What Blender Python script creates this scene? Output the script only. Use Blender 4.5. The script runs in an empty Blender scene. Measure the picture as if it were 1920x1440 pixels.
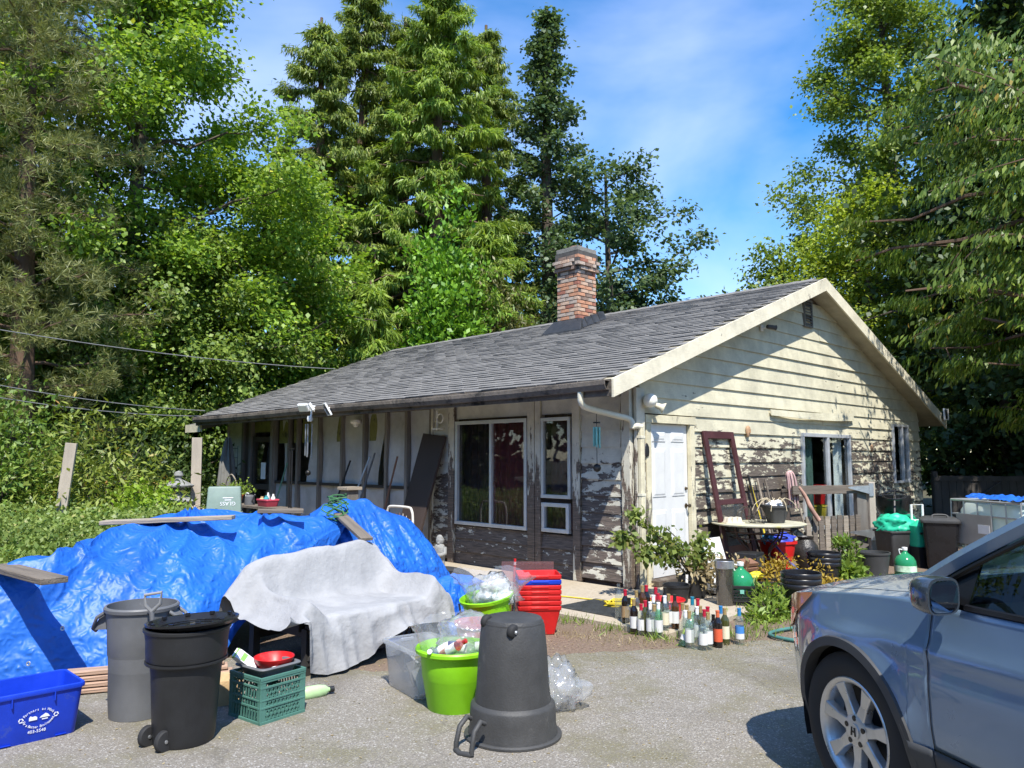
import bpy, bmesh, math, random
from math import sin, cos, pi, radians, sqrt, atan2, exp, floor
from mathutils import Vector, Matrix, noise
import numpy as np
R = random.Random(7)
NP = np.random.default_rng(11)
SC = bpy.context.scene
COL = SC.collection

# ------------------------------------------------------------------ camera, sky, sun, exposure
cam_d = bpy.data.cameras.new('camera'); cam = bpy.data.objects.new('camera', cam_d); COL.objects.link(cam)
cam.location = (0, 0, 1.6); cam.rotation_euler = (radians(90 + 5.47), 0, 0)
cam_d.sensor_fit = 'HORIZONTAL'; cam_d.sensor_width = 36; cam_d.lens = 27.04
cam_d.clip_start = .05; cam_d.clip_end = 3000
SC.camera = cam
SUN = Vector((-.081, .425, -.66)).normalized()          # the way the light travels
SUN_EL = math.asin(-SUN.z); SUN_AZ = atan2(-SUN.x, -SUN.y)
w = bpy.data.worlds.new('World'); SC.world = w; w.use_nodes = True
nt = w.node_tree; nt.nodes.clear()
def N(t, typ, **kw):
    n = t.nodes.new(typ)
    for k, v in kw.items():
        if k.startswith('i_'):
            key = k[2:]; key = int(key) if key.isdigit() else key.replace('_', ' ')
            n.inputs[key].default_value = v
        else: setattr(n, k, v)
    return n
sky = N(nt, 'ShaderNodeTexSky'); sky.sky_type = 'NISHITA'; sky.sun_disc = False
sky.sun_elevation = SUN_EL; sky.sun_rotation = SUN_AZ; sky.altitude = 50; sky.air_density = 1.0; sky.dust_density = .1; sky.ozone_density = 3.2
tc = N(nt, 'ShaderNodeTexCoord'); mp = N(nt, 'ShaderNodeMapping'); mp.inputs['Scale'].default_value = (1, 1, 1.9); mp.inputs['Location'].default_value = (.15, .3, .05)
nz = N(nt, 'ShaderNodeTexNoise', i_Scale=1.7, i_Detail=6.0, i_Roughness=.5, i_Distortion=.25)
rp = N(nt, 'ShaderNodeValToRGB'); rp.color_ramp.elements[0].position = .44; rp.color_ramp.elements[1].position = .74
rp.color_ramp.elements[1].color = (.6, .6, .6, 1)
mx = N(nt, 'ShaderNodeMix', data_type='RGBA'); mx.inputs[7].default_value = (4.3, 4.8, 6.9, 1)
hs = N(nt, 'ShaderNodeHueSaturation', i_Saturation=1.33, i_Value=.95)
bg = N(nt, 'ShaderNodeBackground', i_Strength=.15); wo = N(nt, 'ShaderNodeOutputWorld')
L = nt.links.new
L(tc.outputs['Generated'], mp.inputs['Vector']); L(mp.outputs[0], nz.inputs['Vector']); L(nz.outputs[0], rp.inputs[0])
L(sky.outputs[0], hs.inputs['Color']); L(hs.outputs[0], mx.inputs[6]); L(rp.outputs[0], mx.inputs[0]); L(mx.outputs[2], bg.inputs[0]); L(bg.outputs[0], wo.inputs[0])
sun_d = bpy.data.lights.new('sun', 'SUN'); sun_d.energy = 4.2; sun_d.angle = radians(.53); sun_d.color = (1, .955, .87)
sun = bpy.data.objects.new('sun', sun_d); COL.objects.link(sun)
sun.rotation_euler = SUN.to_track_quat('-Z', 'Y').to_euler()
SC.view_settings.view_transform = 'Standard'; SC.view_settings.look = 'None'; SC.view_settings.exposure = .9; SC.view_settings.gamma = 1
SC.view_settings.use_curve_mapping = False
SC.render.engine = 'CYCLES'
SC.cycles.max_bounces = 8; SC.cycles.transparent_max_bounces = 12; SC.cycles.caustics_reflective = False; SC.cycles.caustics_refractive = False
SC.cycles.use_denoising = True

# ------------------------------------------------------------------ helpers
F_, TH = 1442.0, math.atan(138 / 1442.0)
def G(px, py, z=0.0):
    """the place on the ground (or at height z) that the photograph shows at a pixel of its 1920 wide frame"""
    x, zz = (px - 960) / F_, (720 - py) / F_
    d = Vector((x, cos(TH) - zz * sin(TH), sin(TH) + zz * cos(TH)))
    t = (z - 1.6) / d.z
    return Vector((d.x * t, d.y * t, z))
HO = Vector((1.455, 9.32, 0)); HV = Vector((.71373, .70043, 0)); HU = Vector((-.70043, .71373, 0)); HROT = atan2(.70043, .71373)
def HW(x, y, z=0): return HO + HV * x + HU * y + Vector((0, 0, z))     # house coordinates to world

def rot(rx=0, ry=0, rz=0): return Matrix.Rotation(rz, 3, 'Z') @ Matrix.Rotation(ry, 3, 'Y') @ Matrix.Rotation(rx, 3, 'X')
class MB:
    def __init__(s): s.V = []; s.F = []; s.I = []
    def add(s, vs, fs, mi=0):
        o = len(s.V); s.V += [tuple(v) for v in vs]
        for f in fs: s.F.append(tuple(o + i for i in f)); s.I.append(mi)
        return s
    def box(s, c, sz, M=None, mi=0):
        c = Vector(c); h = [x / 2 for x in sz]; vs = []
        for dz in (-1, 1):
            for dx, dy in ((-1, -1), (1, -1), (1, 1), (-1, 1)):
                p = Vector((dx * h[0], dy * h[1], dz * h[2])); vs.append(c + (M @ p if M else p))
        return s.add(vs, [(3, 2, 1, 0), (4, 5, 6, 7), (0, 1, 5, 4), (1, 2, 6, 5), (2, 3, 7, 6), (3, 0, 4, 7)], mi)
    def hexa(s, vs, mi=0):
        return s.add(vs, [(3, 2, 1, 0), (4, 5, 6, 7), (0, 1, 5, 4), (1, 2, 6, 5), (2, 3, 7, 6), (3, 0, 4, 7)], mi)
    def beam(s, p, q, wd, ht, up=(0, 0, 1), mi=0):
        p, q = Vector(p), Vector(q); d = (q - p); ln = d.length; d.normalize(); u = Vector(up)
        y = u.cross(d); y = y.normalized() if y.length > 1e-6 else Vector((1, 0, 0)); z = d.cross(y)
        M = Matrix((d, y, z)).transposed(); return s.box((p + q) / 2, (ln, wd, ht), M, mi)
    def rings(s, rs, closed=True, cap0=True, cap1=True, mi=0):
        n = len(rs[0]); vs = [p for r in rs for p in r]; fs = []
        for i in range(len(rs) - 1):
            for j in range(n if closed else n - 1):
                k = (j + 1) % n; fs.append((i * n + j, i * n + k, (i + 1) * n + k, (i + 1) * n + j))
        if cap0 and closed: fs.append(tuple(range(n - 1, -1, -1)))
        if cap1 and closed: fs.append(tuple((len(rs) - 1) * n + j for j in range(n)))
        return s.add(vs, fs, mi)
    def lathe(s, prof, n=28, c=(0, 0, 0), M=None, mi=0, sx=1, sy=1, cap0=False, cap1=False):
        c = Vector(c); rs = []
        for r, z in prof:
            r = max(r, 1e-4); ring = []
            for j in range(n):
                a = 2 * pi * j / n; p = Vector((r * cos(a) * sx, r * sin(a) * sy, z)); ring.append(c + (M @ p if M else p))
            rs.append(ring)
        return s.rings(rs, True, cap0, cap1, mi)
    def tube(s, path, r, n=6, mi=0):
        P = [Vector(p) for p in path]; rr = r if isinstance(r, (list, tuple)) else [r] * len(P); rs = []
        prev = None
        for i, p in enumerate(P):
            d = (P[min(i + 1, len(P) - 1)] - P[max(i - 1, 0)]); d = d.normalized() if d.length > 1e-9 else Vector((0, 0, 1))
            if prev is None: a = d.orthogonal().normalized()
            else:
                a = prev - d * prev.dot(d); a = a.normalized() if a.length > 1e-6 else d.orthogonal().normalized()
            prev = a; b = d.cross(a)
            rs.append([p + (a * cos(2 * pi * j / n) + b * sin(2 * pi * j / n)) * rr[i] for j in range(n)])
        return s.rings(rs, True, True, True, mi)
    def sheet(s, rows, mi=0): return s.rings(rows, False, False, False, mi)
    def rrect(s, prof, rad=.03, k=4, c=(0, 0, 0), mi=0, cap0=True, cap1=False):
        """stack of rounded rectangles: prof = [(wx, wy, z), ...]"""
        c = Vector(c); rs = []
        for wx, wy, z in prof:
            ring = []; r = min(rad, wx / 2 - 1e-3, wy / 2 - 1e-3)
            for q, (sx, sy) in enumerate(((1, 1), (-1, 1), (-1, -1), (1, -1))):
                for j in range(k + 1):
                    a = q * pi / 2 + j * pi / 2 / k
                    ring.append(c + Vector((sx * (wx / 2 - r) + r * cos(a), sy * (wy / 2 - r) + r * sin(a), z)))
            rs.append(ring)
        return s.rings(rs, True, cap0, cap1, mi)
    def mesh(s, name):
        me = bpy.data.meshes.new(name); me.from_pydata(s.V, [], s.F); me.update()
        return me
def link(name, me, m=None, parent=None, smooth=None, **kw):
    if m is not None and len(me.materials) == 0:
        for x in (m if isinstance(m, (list, tuple)) else [m]): me.materials.append(x)
    o = bpy.data.objects.new(name, me); COL.objects.link(o)
    if parent: o.parent = parent
    props(o, **kw); return o
def props(o, label=None, cat=None, group=None, kind=None, loc=None, rz=None, rot=None, **kw):
    if label: o['label'] = label
    if cat: o['category'] = cat
    if group: o['group'] = group
    if kind: o['kind'] = kind
    if loc is not None: o.location = loc
    if rz is not None: o.rotation_euler[2] = rz
    if rot is not None: o.rotation_euler = rot
    return o
def obj(name, mb, m, parent=None, smooth=None, bev=0, sub=0, solid=0, **kw):
    me = mb.mesh(name)
    for x in (m if isinstance(m, (list, tuple)) else [m]): me.materials.append(x)
    if any(mb.I): me.polygons.foreach_set('material_index', mb.I)
    if smooth is not None:
        me.polygons.foreach_set('use_smooth', [True] * len(me.polygons)); me.set_sharp_from_angle(angle=radians(smooth))
    o = link(name, me, None, parent, **kw)
    if solid:
        md = o.modifiers.new('solid', 'SOLIDIFY'); md.thickness = solid; md.offset = 0
    if bev:
        md = o.modifiers.new('bevel', 'BEVEL'); md.width = bev; md.segments = 2; md.limit_method = 'ANGLE'; md.angle_limit = radians(40)
    if sub:
        md = o.modifiers.new('sub', 'SUBSURF'); md.levels = sub; md.render_levels = sub
    return o
def thing(name, label, cat, loc=(0, 0, 0), rz=0, group=None, parent=None, kind=None):
    o = bpy.data.objects.new(name, None); COL.objects.link(o); o.empty_display_size = .1
    return props(o, label, cat, group, kind, loc=loc, rot=(0, 0, rz))
def copy_tree(o, parent=None, **kw):
    c = o.copy(); COL.objects.link(c); c.parent = parent
    for ch in o.children: copy_tree(ch, c)
    return props(c, **kw)
def crom(pts, n):
    """smooth polyline through points"""
    P = [Vector(p) for p in pts]; out = []; m = len(P) - 1
    for i in range(n):
        t = i / (n - 1) * m; k = min(int(t), m - 1); f = t - k
        p0, p1, p2, p3 = P[max(k - 1, 0)], P[k], P[k + 1], P[min(k + 2, m)]
        out.append(.5 * ((2 * p1) + (p2 - p0) * f + (2 * p0 - 5 * p1 + 4 * p2 - p3) * f * f + (3 * p1 - p0 - 3 * p2 + p3) * f ** 3))
    return out

# ------------------------------------------------------------------ materials
MATS = {}
def newmat(name):
    m = bpy.data.materials.new(name); m.use_nodes = True; t = m.node_tree; t.nodes.clear()
    o = N(t, 'ShaderNodeOutputMaterial'); b = N(t, 'ShaderNodeBsdfPrincipled'); t.links.new(b.outputs[0], o.inputs[0])
    return m, t, b, o
def mat(name, col, rough=.6, metal=0, var=.18, vs=6, bump=0, bs=60, trans=0, alpha=1, coat=0, stretch=None, ior=1.45, dirt=None, dscale=3, dthr=.55, spec=None, isl=0, tl=0, flat=False):
    if name in MATS: return MATS[name]
    m, t, b, o = newmat(name); ln = t.links.new; col = tuple(col) + (1,)
    b.inputs['Roughness'].default_value = rough; b.inputs['Metallic'].default_value = metal; b.inputs['Base Color'].default_value = col
    b.inputs['IOR'].default_value = ior
    if spec is not None: b.inputs['Specular IOR Level'].default_value = spec
    if trans: b.inputs['Transmission Weight'].default_value = trans
    if alpha < 1: b.inputs['Alpha'].default_value = alpha
    if coat: b.inputs['Coat Weight'].default_value = coat; b.inputs['Coat Roughness'].default_value = .05
    tc = N(t, 'ShaderNodeTexCoord'); vec = tc.outputs['Object']
    if stretch:
        mp = N(t, 'ShaderNodeMapping'); mp.inputs['Scale'].default_value = stretch; ln(vec, mp.inputs[0]); vec = mp.outputs[0]
    src = None
    if var:
        nz = N(t, 'ShaderNodeTexNoise', i_Scale=vs, i_Detail=6.0, i_Roughness=.65); ln(vec, nz.inputs['Vector'])
        rp = N(t, 'ShaderNodeMapRange', i_1=.3, i_2=.7, i_3=1 - var, i_4=1 + var); ln(nz.outputs[0], rp.inputs[0])
        mu = N(t, 'ShaderNodeVectorMath', operation='SCALE'); mu.inputs[0].default_value = col[:3]; ln(rp.outputs[0], mu.inputs['Scale']); src = mu.outputs[0]
        mr = N(t, 'ShaderNodeMapRange', i_1=.3, i_2=.7, i_3=max(rough - .08, .02), i_4=min(rough + .1, 1)); ln(nz.outputs[0], mr.inputs[0]); ln(mr.outputs[0], b.inputs['Roughness'])
    if isl:
        ge = N(t, 'ShaderNodeNewGeometry'); rr = N(t, 'ShaderNodeMapRange', i_3=1 - isl, i_4=1 + isl); ln(ge.outputs['Random Per Island'], rr.inputs[0])
        m2 = N(t, 'ShaderNodeVectorMath', operation='SCALE'); m2.inputs[0].default_value = col[:3]
        if src: ln(src, m2.inputs[0])
        ln(rr.outputs[0], m2.inputs['Scale']); src = m2.outputs[0]
    if dirt:
        n2 = N(t, 'ShaderNodeTexNoise', i_Scale=dscale, i_Detail=8.0, i_Roughness=.7); ln(vec, n2.inputs['Vector'])
        r2 = N(t, 'ShaderNodeMapRange', i_1=dthr, i_2=dthr + .12); ln(n2.outputs[0], r2.inputs[0])
        mx = N(t, 'ShaderNodeMix', data_type='RGBA'); mx.inputs[6].default_value = col; mx.inputs[7].default_value = tuple(dirt) + (1,)
        if src: ln(src, mx.inputs[6])
        ln(r2.outputs[0], mx.inputs[0]); src = mx.outputs[2]
    if src: ln(src, b.inputs['Base Color'])
    if bump:
        nb = N(t, 'ShaderNodeTexNoise', i_Scale=bs, i_Detail=5.0, i_Roughness=.6); ln(vec, nb.inputs['Vector'])
        bp = N(t, 'ShaderNodeBump', i_Strength=bump, i_Distance=.02); ln(nb.outputs[0], bp.inputs['Height']); ln(bp.outputs[0], b.inputs['Normal'])
    if tl:
        tr = N(t, 'ShaderNodeBsdfTranslucent', i_Color=col); ms = N(t, 'ShaderNodeMixShader', i_0=tl)
        if src: ln(src, tr.inputs[0])
        ln(b.outputs[0], ms.inputs[1]); ln(tr.outputs[0], ms.inputs[2]); ln(ms.outputs[0], o.inputs[0])
    MATS[name] = m; return m
def leafmat(name, c1, c2, tl=.35, rough=.46, pale=None):
    """foliage: every leaf its own tint between two greens"""
    m, t, b, o = newmat(name); ln = t.links.new
    ge = N(t, 'ShaderNodeNewGeometry'); rp = N(t, 'ShaderNodeValToRGB'); rp.color_ramp.elements[0].color = tuple(c1) + (1,); rp.color_ramp.elements[1].color = tuple(c2) + (1,)
    if pale:
        e = rp.color_ramp.elements.new(.97); e.color = tuple(c2) + (1,); rp.color_ramp.elements[-1].color = tuple(pale) + (1,)
    ln(ge.outputs['Random Per Island'], rp.inputs[0])
    tc = N(t, 'ShaderNodeTexCoord'); nz = N(t, 'ShaderNodeTexNoise', i_Scale=.7, i_Detail=3.0); ln(tc.outputs['Object'], nz.inputs['Vector'])
    mr = N(t, 'ShaderNodeMapRange', i_1=.3, i_2=.7, i_3=.75, i_4=1.25); ln(nz.outputs[0], mr.inputs[0])
    mu = N(t, 'ShaderNodeVectorMath', operation='SCALE'); ln(rp.outputs[0], mu.inputs[0]); ln(mr.outputs[0], mu.inputs['Scale'])
    ln(mu.outputs[0], b.inputs['Base Color']); b.inputs['Roughness'].default_value = rough; b.inputs['Specular IOR Level'].default_value = .4
    tr = N(t, 'ShaderNodeBsdfTranslucent'); m2 = N(t, 'ShaderNodeVectorMath', operation='MULTIPLY'); m2.inputs[1].default_value = (1.25, 1.25, .6)
    ln(mu.outputs[0], m2.inputs[0]); ln(m2.outputs[0], tr.inputs[0])
    ms = N(t, 'ShaderNodeMixShader', i_0=tl); ln(b.outputs[0], ms.inputs[1]); ln(tr.outputs[0], ms.inputs[2]); ln(ms.outputs[0], o.inputs[0])
    MATS[name] = m; return m
def schlick(t, f0, k=.9):
    lw = N(t, 'ShaderNodeLayerWeight', i_Blend=.5); pw_ = N(t, 'ShaderNodeMath', operation='POWER', i_1=4.0); ma = N(t, 'ShaderNodeMath', operation='MULTIPLY_ADD', i_1=k, i_2=f0); ma.use_clamp = True
    t.links.new(lw.outputs['Facing'], pw_.inputs[0]); t.links.new(pw_.outputs[0], ma.inputs[0]); return ma
def clear(name, col=(1, 1, 1), refl=.12, haze=.15, hcol=(.8, .82, .85), rough=.08):
    """thin clear film or sheet: see-through, a little milky, glossy"""
    m, t, b, o = newmat(name); ln = t.links.new; t.nodes.remove(b)
    tp = N(t, 'ShaderNodeBsdfTransparent', i_Color=tuple(col) + (1,)); df = N(t, 'ShaderNodeBsdfDiffuse', i_Color=tuple(hcol) + (1,)); tl = N(t, 'ShaderNodeBsdfTranslucent', i_Color=tuple(hcol) + (1,))
    ad = N(t, 'ShaderNodeMixShader', i_0=.5); ln(df.outputs[0], ad.inputs[1]); ln(tl.outputs[0], ad.inputs[2])
    gl = N(t, 'ShaderNodeBsdfGlossy', i_Roughness=rough); m1 = N(t, 'ShaderNodeMixShader', i_0=haze); m2 = N(t, 'ShaderNodeMixShader')
    mr = schlick(t, refl * .35)
    ln(tp.outputs[0], m1.inputs[1]); ln(ad.outputs[0], m1.inputs[2]); ln(m1.outputs[0], m2.inputs[1]); ln(gl.outputs[0], m2.inputs[2]); ln(mr.outputs[0], m2.inputs[0]); ln(m2.outputs[0], o.inputs[0])
    MATS[name] = m; return m

# ------------------------------------------------------------------ the house
house = thing('house', 'weathered single-storey house with peeling cream siding and grey shingle roof', 'house', HO, HROT)
def peel(name, paint, wood, wood2, ramp, st=(1.3, 1.3, 4.2), scale=2.6, seed=0):
    """old paint flaking off the boards: ramp = [(height, threshold)], more bare wood where the threshold is high"""
    m, t, b, o = newmat(name); ln = t.links.new
    tc = N(t, 'ShaderNodeTexCoord'); tc.object = house
    mp = N(t, 'ShaderNodeMapping'); mp.inputs['Scale'].default_value = st; mp.inputs['Location'].default_value = (seed, seed * .7, seed * 1.3); ln(tc.outputs['Object'], mp.inputs[0])
    n1 = N(t, 'ShaderNodeTexNoise', i_Scale=scale, i_Detail=12.0, i_Roughness=.7); ln(mp.outputs[0], n1.inputs['Vector'])
    n0 = N(t, 'ShaderNodeTexNoise', i_Scale=.55, i_Detail=2.0); ln(tc.outputs['Object'], n0.inputs['Vector'])
    sp = N(t, 'ShaderNodeSeparateXYZ'); ln(tc.outputs['Object'], sp.inputs[0])
    dv = N(t, 'ShaderNodeMath', operation='DIVIDE', i_1=5.0); ln(sp.outputs['Z'], dv.inputs[0])
    rp = N(t, 'ShaderNodeValToRGB'); els = rp.color_ramp.elements
    for k, (z, v) in enumerate(ramp):
        e = els[k] if k < 2 else els.new(z / 5)
        e.position = z / 5; e.color = (v, v, v, 1)
    ln(dv.outputs[0], rp.inputs[0])
    ad = N(t, 'ShaderNodeMapRange', i_1=.3, i_2=.7, i_3=-.1, i_4=.1); ln(n0.outputs[0], ad.inputs[0])
    th = N(t, 'ShaderNodeMath', operation='ADD'); ln(rp.outputs[0], th.inputs[0]); ln(ad.outputs[0], th.inputs[1])
    sb = N(t, 'ShaderNodeMath', operation='SUBTRACT'); ln(n1.outputs[0], sb.inputs[0]); ln(th.outputs[0], sb.inputs[1])
    mk = N(t, 'ShaderNodeMapRange', i_1=-.008, i_2=.012); ln(sb.outputs[0], mk.inputs[0])           # 1 = paint
    ng = N(t, 'ShaderNodeTexNoise', i_Scale=9.0, i_Detail=6.0, i_Roughness=.7); mg = N(t, 'ShaderNodeMapping'); mg.inputs['Scale'].default_value = (.5, .5, 9); ln(tc.outputs['Object'], mg.inputs[0]); ln(mg.outputs[0], ng.inputs['Vector'])
    cw = N(t, 'ShaderNodeMix', data_type='RGBA'); cw.inputs[6].default_value = tuple(wood) + (1,); cw.inputs[7].default_value = tuple(wood2) + (1,)
    rg = N(t, 'ShaderNodeMapRange', i_1=.35, i_2=.68); ln(ng.outputs[0], rg.inputs[0]); ln(rg.outputs[0], cw.inputs[0])
    np_ = N(t, 'ShaderNodeTexNoise', i_Scale=2.2, i_Detail=9.0, i_Roughness=.7); ln(tc.outputs['Object'], np_.inputs['Vector'])
    cp = N(t, 'ShaderNodeMix', data_type='RGBA'); cp.inputs[6].default_value = tuple(x * .72 for x in paint) + (1,); cp.inputs[7].default_value = tuple(x * 1.08 for x in paint) + (1,)
    r3 = N(t, 'ShaderNodeMapRange', i_1=.32, i_2=.6); ln(np_.outputs[0], r3.inputs[0]); ln(r3.outputs[0], cp.inputs[0])
    # paint at the lip of a flake is chalky and thin
    cx = N(t, 'ShaderNodeMix', data_type='RGBA'); ln(mk.outputs[0], cx.inputs[0]); ln(cw.outputs[2], cx.inputs[6]); ln(cp.outputs[2], cx.inputs[7])
    ln(cx.outputs[2], b.inputs['Base Color']); b.inputs['Roughness'].default_value = .75
    hh = N(t, 'ShaderNodeMath', operation='MULTIPLY_ADD', i_1=.6); ln(mk.outputs[0], hh.inputs[0]); ln(ng.outputs[0], hh.inputs[2])
    bp = N(t, 'ShaderNodeBump', i_Strength=.55, i_Distance=.006); ln(hh.outputs[0], bp.inputs['Height']); ln(bp.outputs[0], b.inputs['Normal'])
    MATS[name] = m; return m
CREAM = (.60, .56, .41)
M_gable = peel('peeling_gable_paint', CREAM, (.055, .046, .04), (.17, .135, .105), [(0, .47), (.4, .535), (1.3, .53), (1.85, .47), (2.12, .33), (5, .24)])
M_front = peel('peeling_front_paint', (.58, .56, .47), (.045, .038, .033), (.19, .15, .125), [(0, .60), (.55, .56), (1.0, .55), (1.5, .46), (1.75, .30), (5, .22)], seed=3.1)
M_post = peel('peeling_post_paint', (.58, .55, .45), (.045, .04, .034), (.22, .16, .12), [(0, .60), (.8, .55), (1.6, .46), (2.0, .38), (5, .30)], st=(4, 4, .8), scale=3, seed=6)
M_trim = peel('rake_trim_paint', (.72, .66, .50), (.2, .17, .13), (.3, .26, .2), [(0, .3), (2, .32), (3, .33), (4, .33), (5, .33)], st=(2, 2, 2), scale=3, seed=9)
M_oldwood = mat('weathered_brown_wood', (.085, .066, .052), .85, var=.45, vs=5, bump=.5, bs=30, stretch=(1, 1, .25), dirt=(.2, .175, .14), dthr=.58)
M_fascia = mat('sooty_fascia', (.16, .135, .11), .85, var=.4, vs=5, bump=.4, bs=25, dirt=(.03, .028, .025), dscale=2.5, dthr=.5)
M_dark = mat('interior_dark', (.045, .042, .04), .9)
M_white = mat('white_paint', (.66, .655, .63), .45, var=.06)
M_alu = mat('window_aluminium', (.62, .64, .66), .35, .4, var=.08)
M_soffit = mat('soffit_paint', (.42, .38, .28), .8, var=.25, vs=3)
M_glass = None
def glassmat(name, tint, f0=.045):
    m, t, b, o = newmat(name); ln = t.links.new; t.nodes.remove(b)
    tp = N(t, 'ShaderNodeBsdfTransparent', i_Color=tuple(tint) + (1,)); gl = N(t, 'ShaderNodeBsdfGlossy', i_Roughness=.015)
    ms = N(t, 'ShaderNodeMixShader'); ad = schlick(t, f0)
    ln(ad.outputs[0], ms.inputs[0]); ln(tp.outputs[0], ms.inputs[1]); ln(gl.outputs[0], ms.inputs[2]); ln(ms.outputs[0], o.inputs[0])
    return m
M_glass = glassmat('window_glass', (.92, .95, .94))

WZ, RIDX, RIDZ, EX, EXR = 2.47, 4.9, 4.55, -.78, 10.75     # wall top, ridge x and z (deck), eaves
SL = (RIDZ - 2.47) / (RIDX - EX)
def roofz(x): return RIDZ - SL * (RIDX - x) if x < RIDX else RIDZ - (RIDZ - 2.42) / (EXR - RIDX) * (x - RIDX)
LEN, WID = 11.2, 10.04

def wall_cells(mb, L0, L1, H, holes, put):
    """solid wall round rectangular openings"""
    xs = sorted({L0, L1, *[h[0] for h in holes], *[h[1] for h in holes]}); zs = sorted({0, H, *[h[2] for h in holes], *[h[3] for h in holes]})
    for i in range(len(xs) - 1):
        for j in range(len(zs) - 1):
            cx, cz = (xs[i] + xs[i + 1]) / 2, (zs[j] + zs[j + 1]) / 2
            if any(h[0] < cx < h[1] and h[2] < cz < h[3] for h in holes): continue
            put(mb, xs[i], xs[i + 1], zs[j], zs[j + 1])
# gable wall (local plane y=0) and front wall (local plane x=0)
DOOR = (.32, 1.2, .12, 2.03); SLID = (4.46, 6.36, .42, 2.0); WIN3 = (8.45, 9.3, 1.1, 2.26)
mb = MB()
wall_cells(mb, 0.02, WID, WZ, [DOOR, SLID, WIN3], lambda m, a, b, c, d: m.box(((a + b) / 2, .075, (c + d) / 2), (b - a, .11, d - c)))
zt = roofz(RIDX) - .12
mb.hexa([(.0, .02, WZ), (WID, .02, WZ), (WID, .13, WZ), (0, .13, WZ), (RIDX - .05, .02, zt), (RIDX + .05, .02, zt), (RIDX + .05, .13, zt), (RIDX - .05, .13, zt)])
gable = obj('gable_wall', mb, M_oldwood, house)
W1 = (1.74, 3.24, .62, 2.14); W2a = (.95, 1.47, 1.07, 2.13); W2b = (.97, 1.45, .63, 1.01); PD = (9.06, 9.9, .05, 2.14); PORCH = (3.84, 9.02, .1, 2.42)
mb = MB()
wall_cells(mb, .13, LEN, WZ, [W1, W2a, W2b, PD, PORCH], lambda m, a, b, c, d: m.box((.085, (a + b) / 2, (c + d) / 2), (.09, b - a, d - c)))
front = obj('front_wall', mb, M_oldwood, house)
mb = MB(); mb.box((WID - .06, LEN / 2, WZ / 2), (.1, LEN - .3, WZ)); mb.box((WID / 2, LEN - .06, WZ / 2), (WID - .2, .1, WZ)); mb.box((2.1, 6.4, 1.2), (.1, 6.0, 2.4)); mb.box((1.1, 3.6, 1.2), (2.0, .08, 2.4))
mb.box((3.3, 3.2, 1.2), (.08, 6, 2.4))
obj('inner_wall', mb, mat('inner_wall_paint', (.25, .25, .24), .9, var=.25), house)
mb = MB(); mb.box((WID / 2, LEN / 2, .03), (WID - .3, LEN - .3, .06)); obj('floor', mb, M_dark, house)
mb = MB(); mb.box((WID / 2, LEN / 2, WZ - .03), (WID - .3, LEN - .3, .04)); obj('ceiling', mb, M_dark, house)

def lap_x(x0b, x1b, x0t, x1t, z0, z1, y=0.0):
    """one lap board on the gable (bottom edge proud)"""
    j = [R.uniform(-.005, .005) for _ in range(4)]; k = .031 + R.uniform(-.004, .005)
    b = MB(); b.hexa([(x0b, y - k, z0 + j[0]), (x1b, y - k + j[2], z0 + j[1]), (x1b, y + .018, z0 + j[1]), (x0b, y + .018, z0 + j[0]),
            (x0t, y - .006, z1 + .012), (x1t, y - .006, z1 + .012), (x1t, y + .018, z1 + .012), (x0t, y + .018, z1 + .012)])
    return b
STEP = .2045
z = .105
while z < 4.3:
    z1 = z + STEP
    def lim(zz):
        if zz <= WZ - .1: return .13, WID - .01
        a = RIDX - (RIDZ - .14 - zz) / SL; b = RIDX + (RIDZ - .14 - zz) / ((RIDZ - 2.42) / (EXR - RIDX)); return max(a, .13), min(b, WID - .01)
    a0, b0 = lim(z); a1, b1 = lim(z1)
    if b1 - a1 < .15: break
    cuts = []
    for h, tr in ((DOOR, .1), (SLID, .004), (WIN3, .004)):
        lo, hi = h[2] - tr, h[3] + tr
        if z1 > lo + .02 and z < hi - .03:
            cuts.append((h[0] - tr, h[1] + tr)); e_ = .0015
            if z1 > hi + .03: obj('siding_board', lap_x(h[0] - tr + e_, h[1] + tr - e_, h[0] - tr + e_, h[1] + tr - e_, hi, z1), M_gable, gable)
            if z < lo - .03: obj('siding_board', lap_x(h[0] - tr + e_, h[1] + tr - e_, h[0] - tr + e_, h[1] + tr - e_, z, lo - .014), M_gable, gable)
    segs = []; x = a0
    for c in cuts: segs.append((x, c[0])); x = c[1]
    segs.append((x, b0))
    for si, (p, q) in enumerate(segs):
        if q - p < .03: continue
        mids = [p, q]
        if q - p > 3.4: mids = [p, p + (q - p) * R.uniform(.3, .7), q]
        for k in range(len(mids) - 1):
            A, B = mids[k] + (.0015 if k else 0), mids[k + 1] - (.0015 if k < len(mids) - 2 else 0)
            At = max(A, a1) if k == 0 and si == 0 else A; Bt = min(B, b1) if (k == len(mids) - 2 and si == len(segs) - 1) else B
            if Bt - At > .02: obj('siding_board', lap_x(A, B, At, Bt, z, z1), M_gable, gable)
    z = z1
# the sprung, bowed board over the sliding door
mb = MB(); rows = [[], []]
for i in range(25):
    t = i / 24; x = 3.42 + 3.1 * t; bow = .05 * sin(pi * t) + .012 * sin(9 * t)
    rows[0].append(Vector((x, -.05 - bow * .9, 2.33 - .02 * sin(4 * t) + .05 * t))); rows[1].append(Vector((x, -.06 - bow, 2.24 - .05 * sin(2.4 * t) + .05 * t)))
mb.sheet(rows); obj('sprung_board', mb, M_gable, gable, solid=.012, label='warped grey board peeling away above the sliding door')

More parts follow.
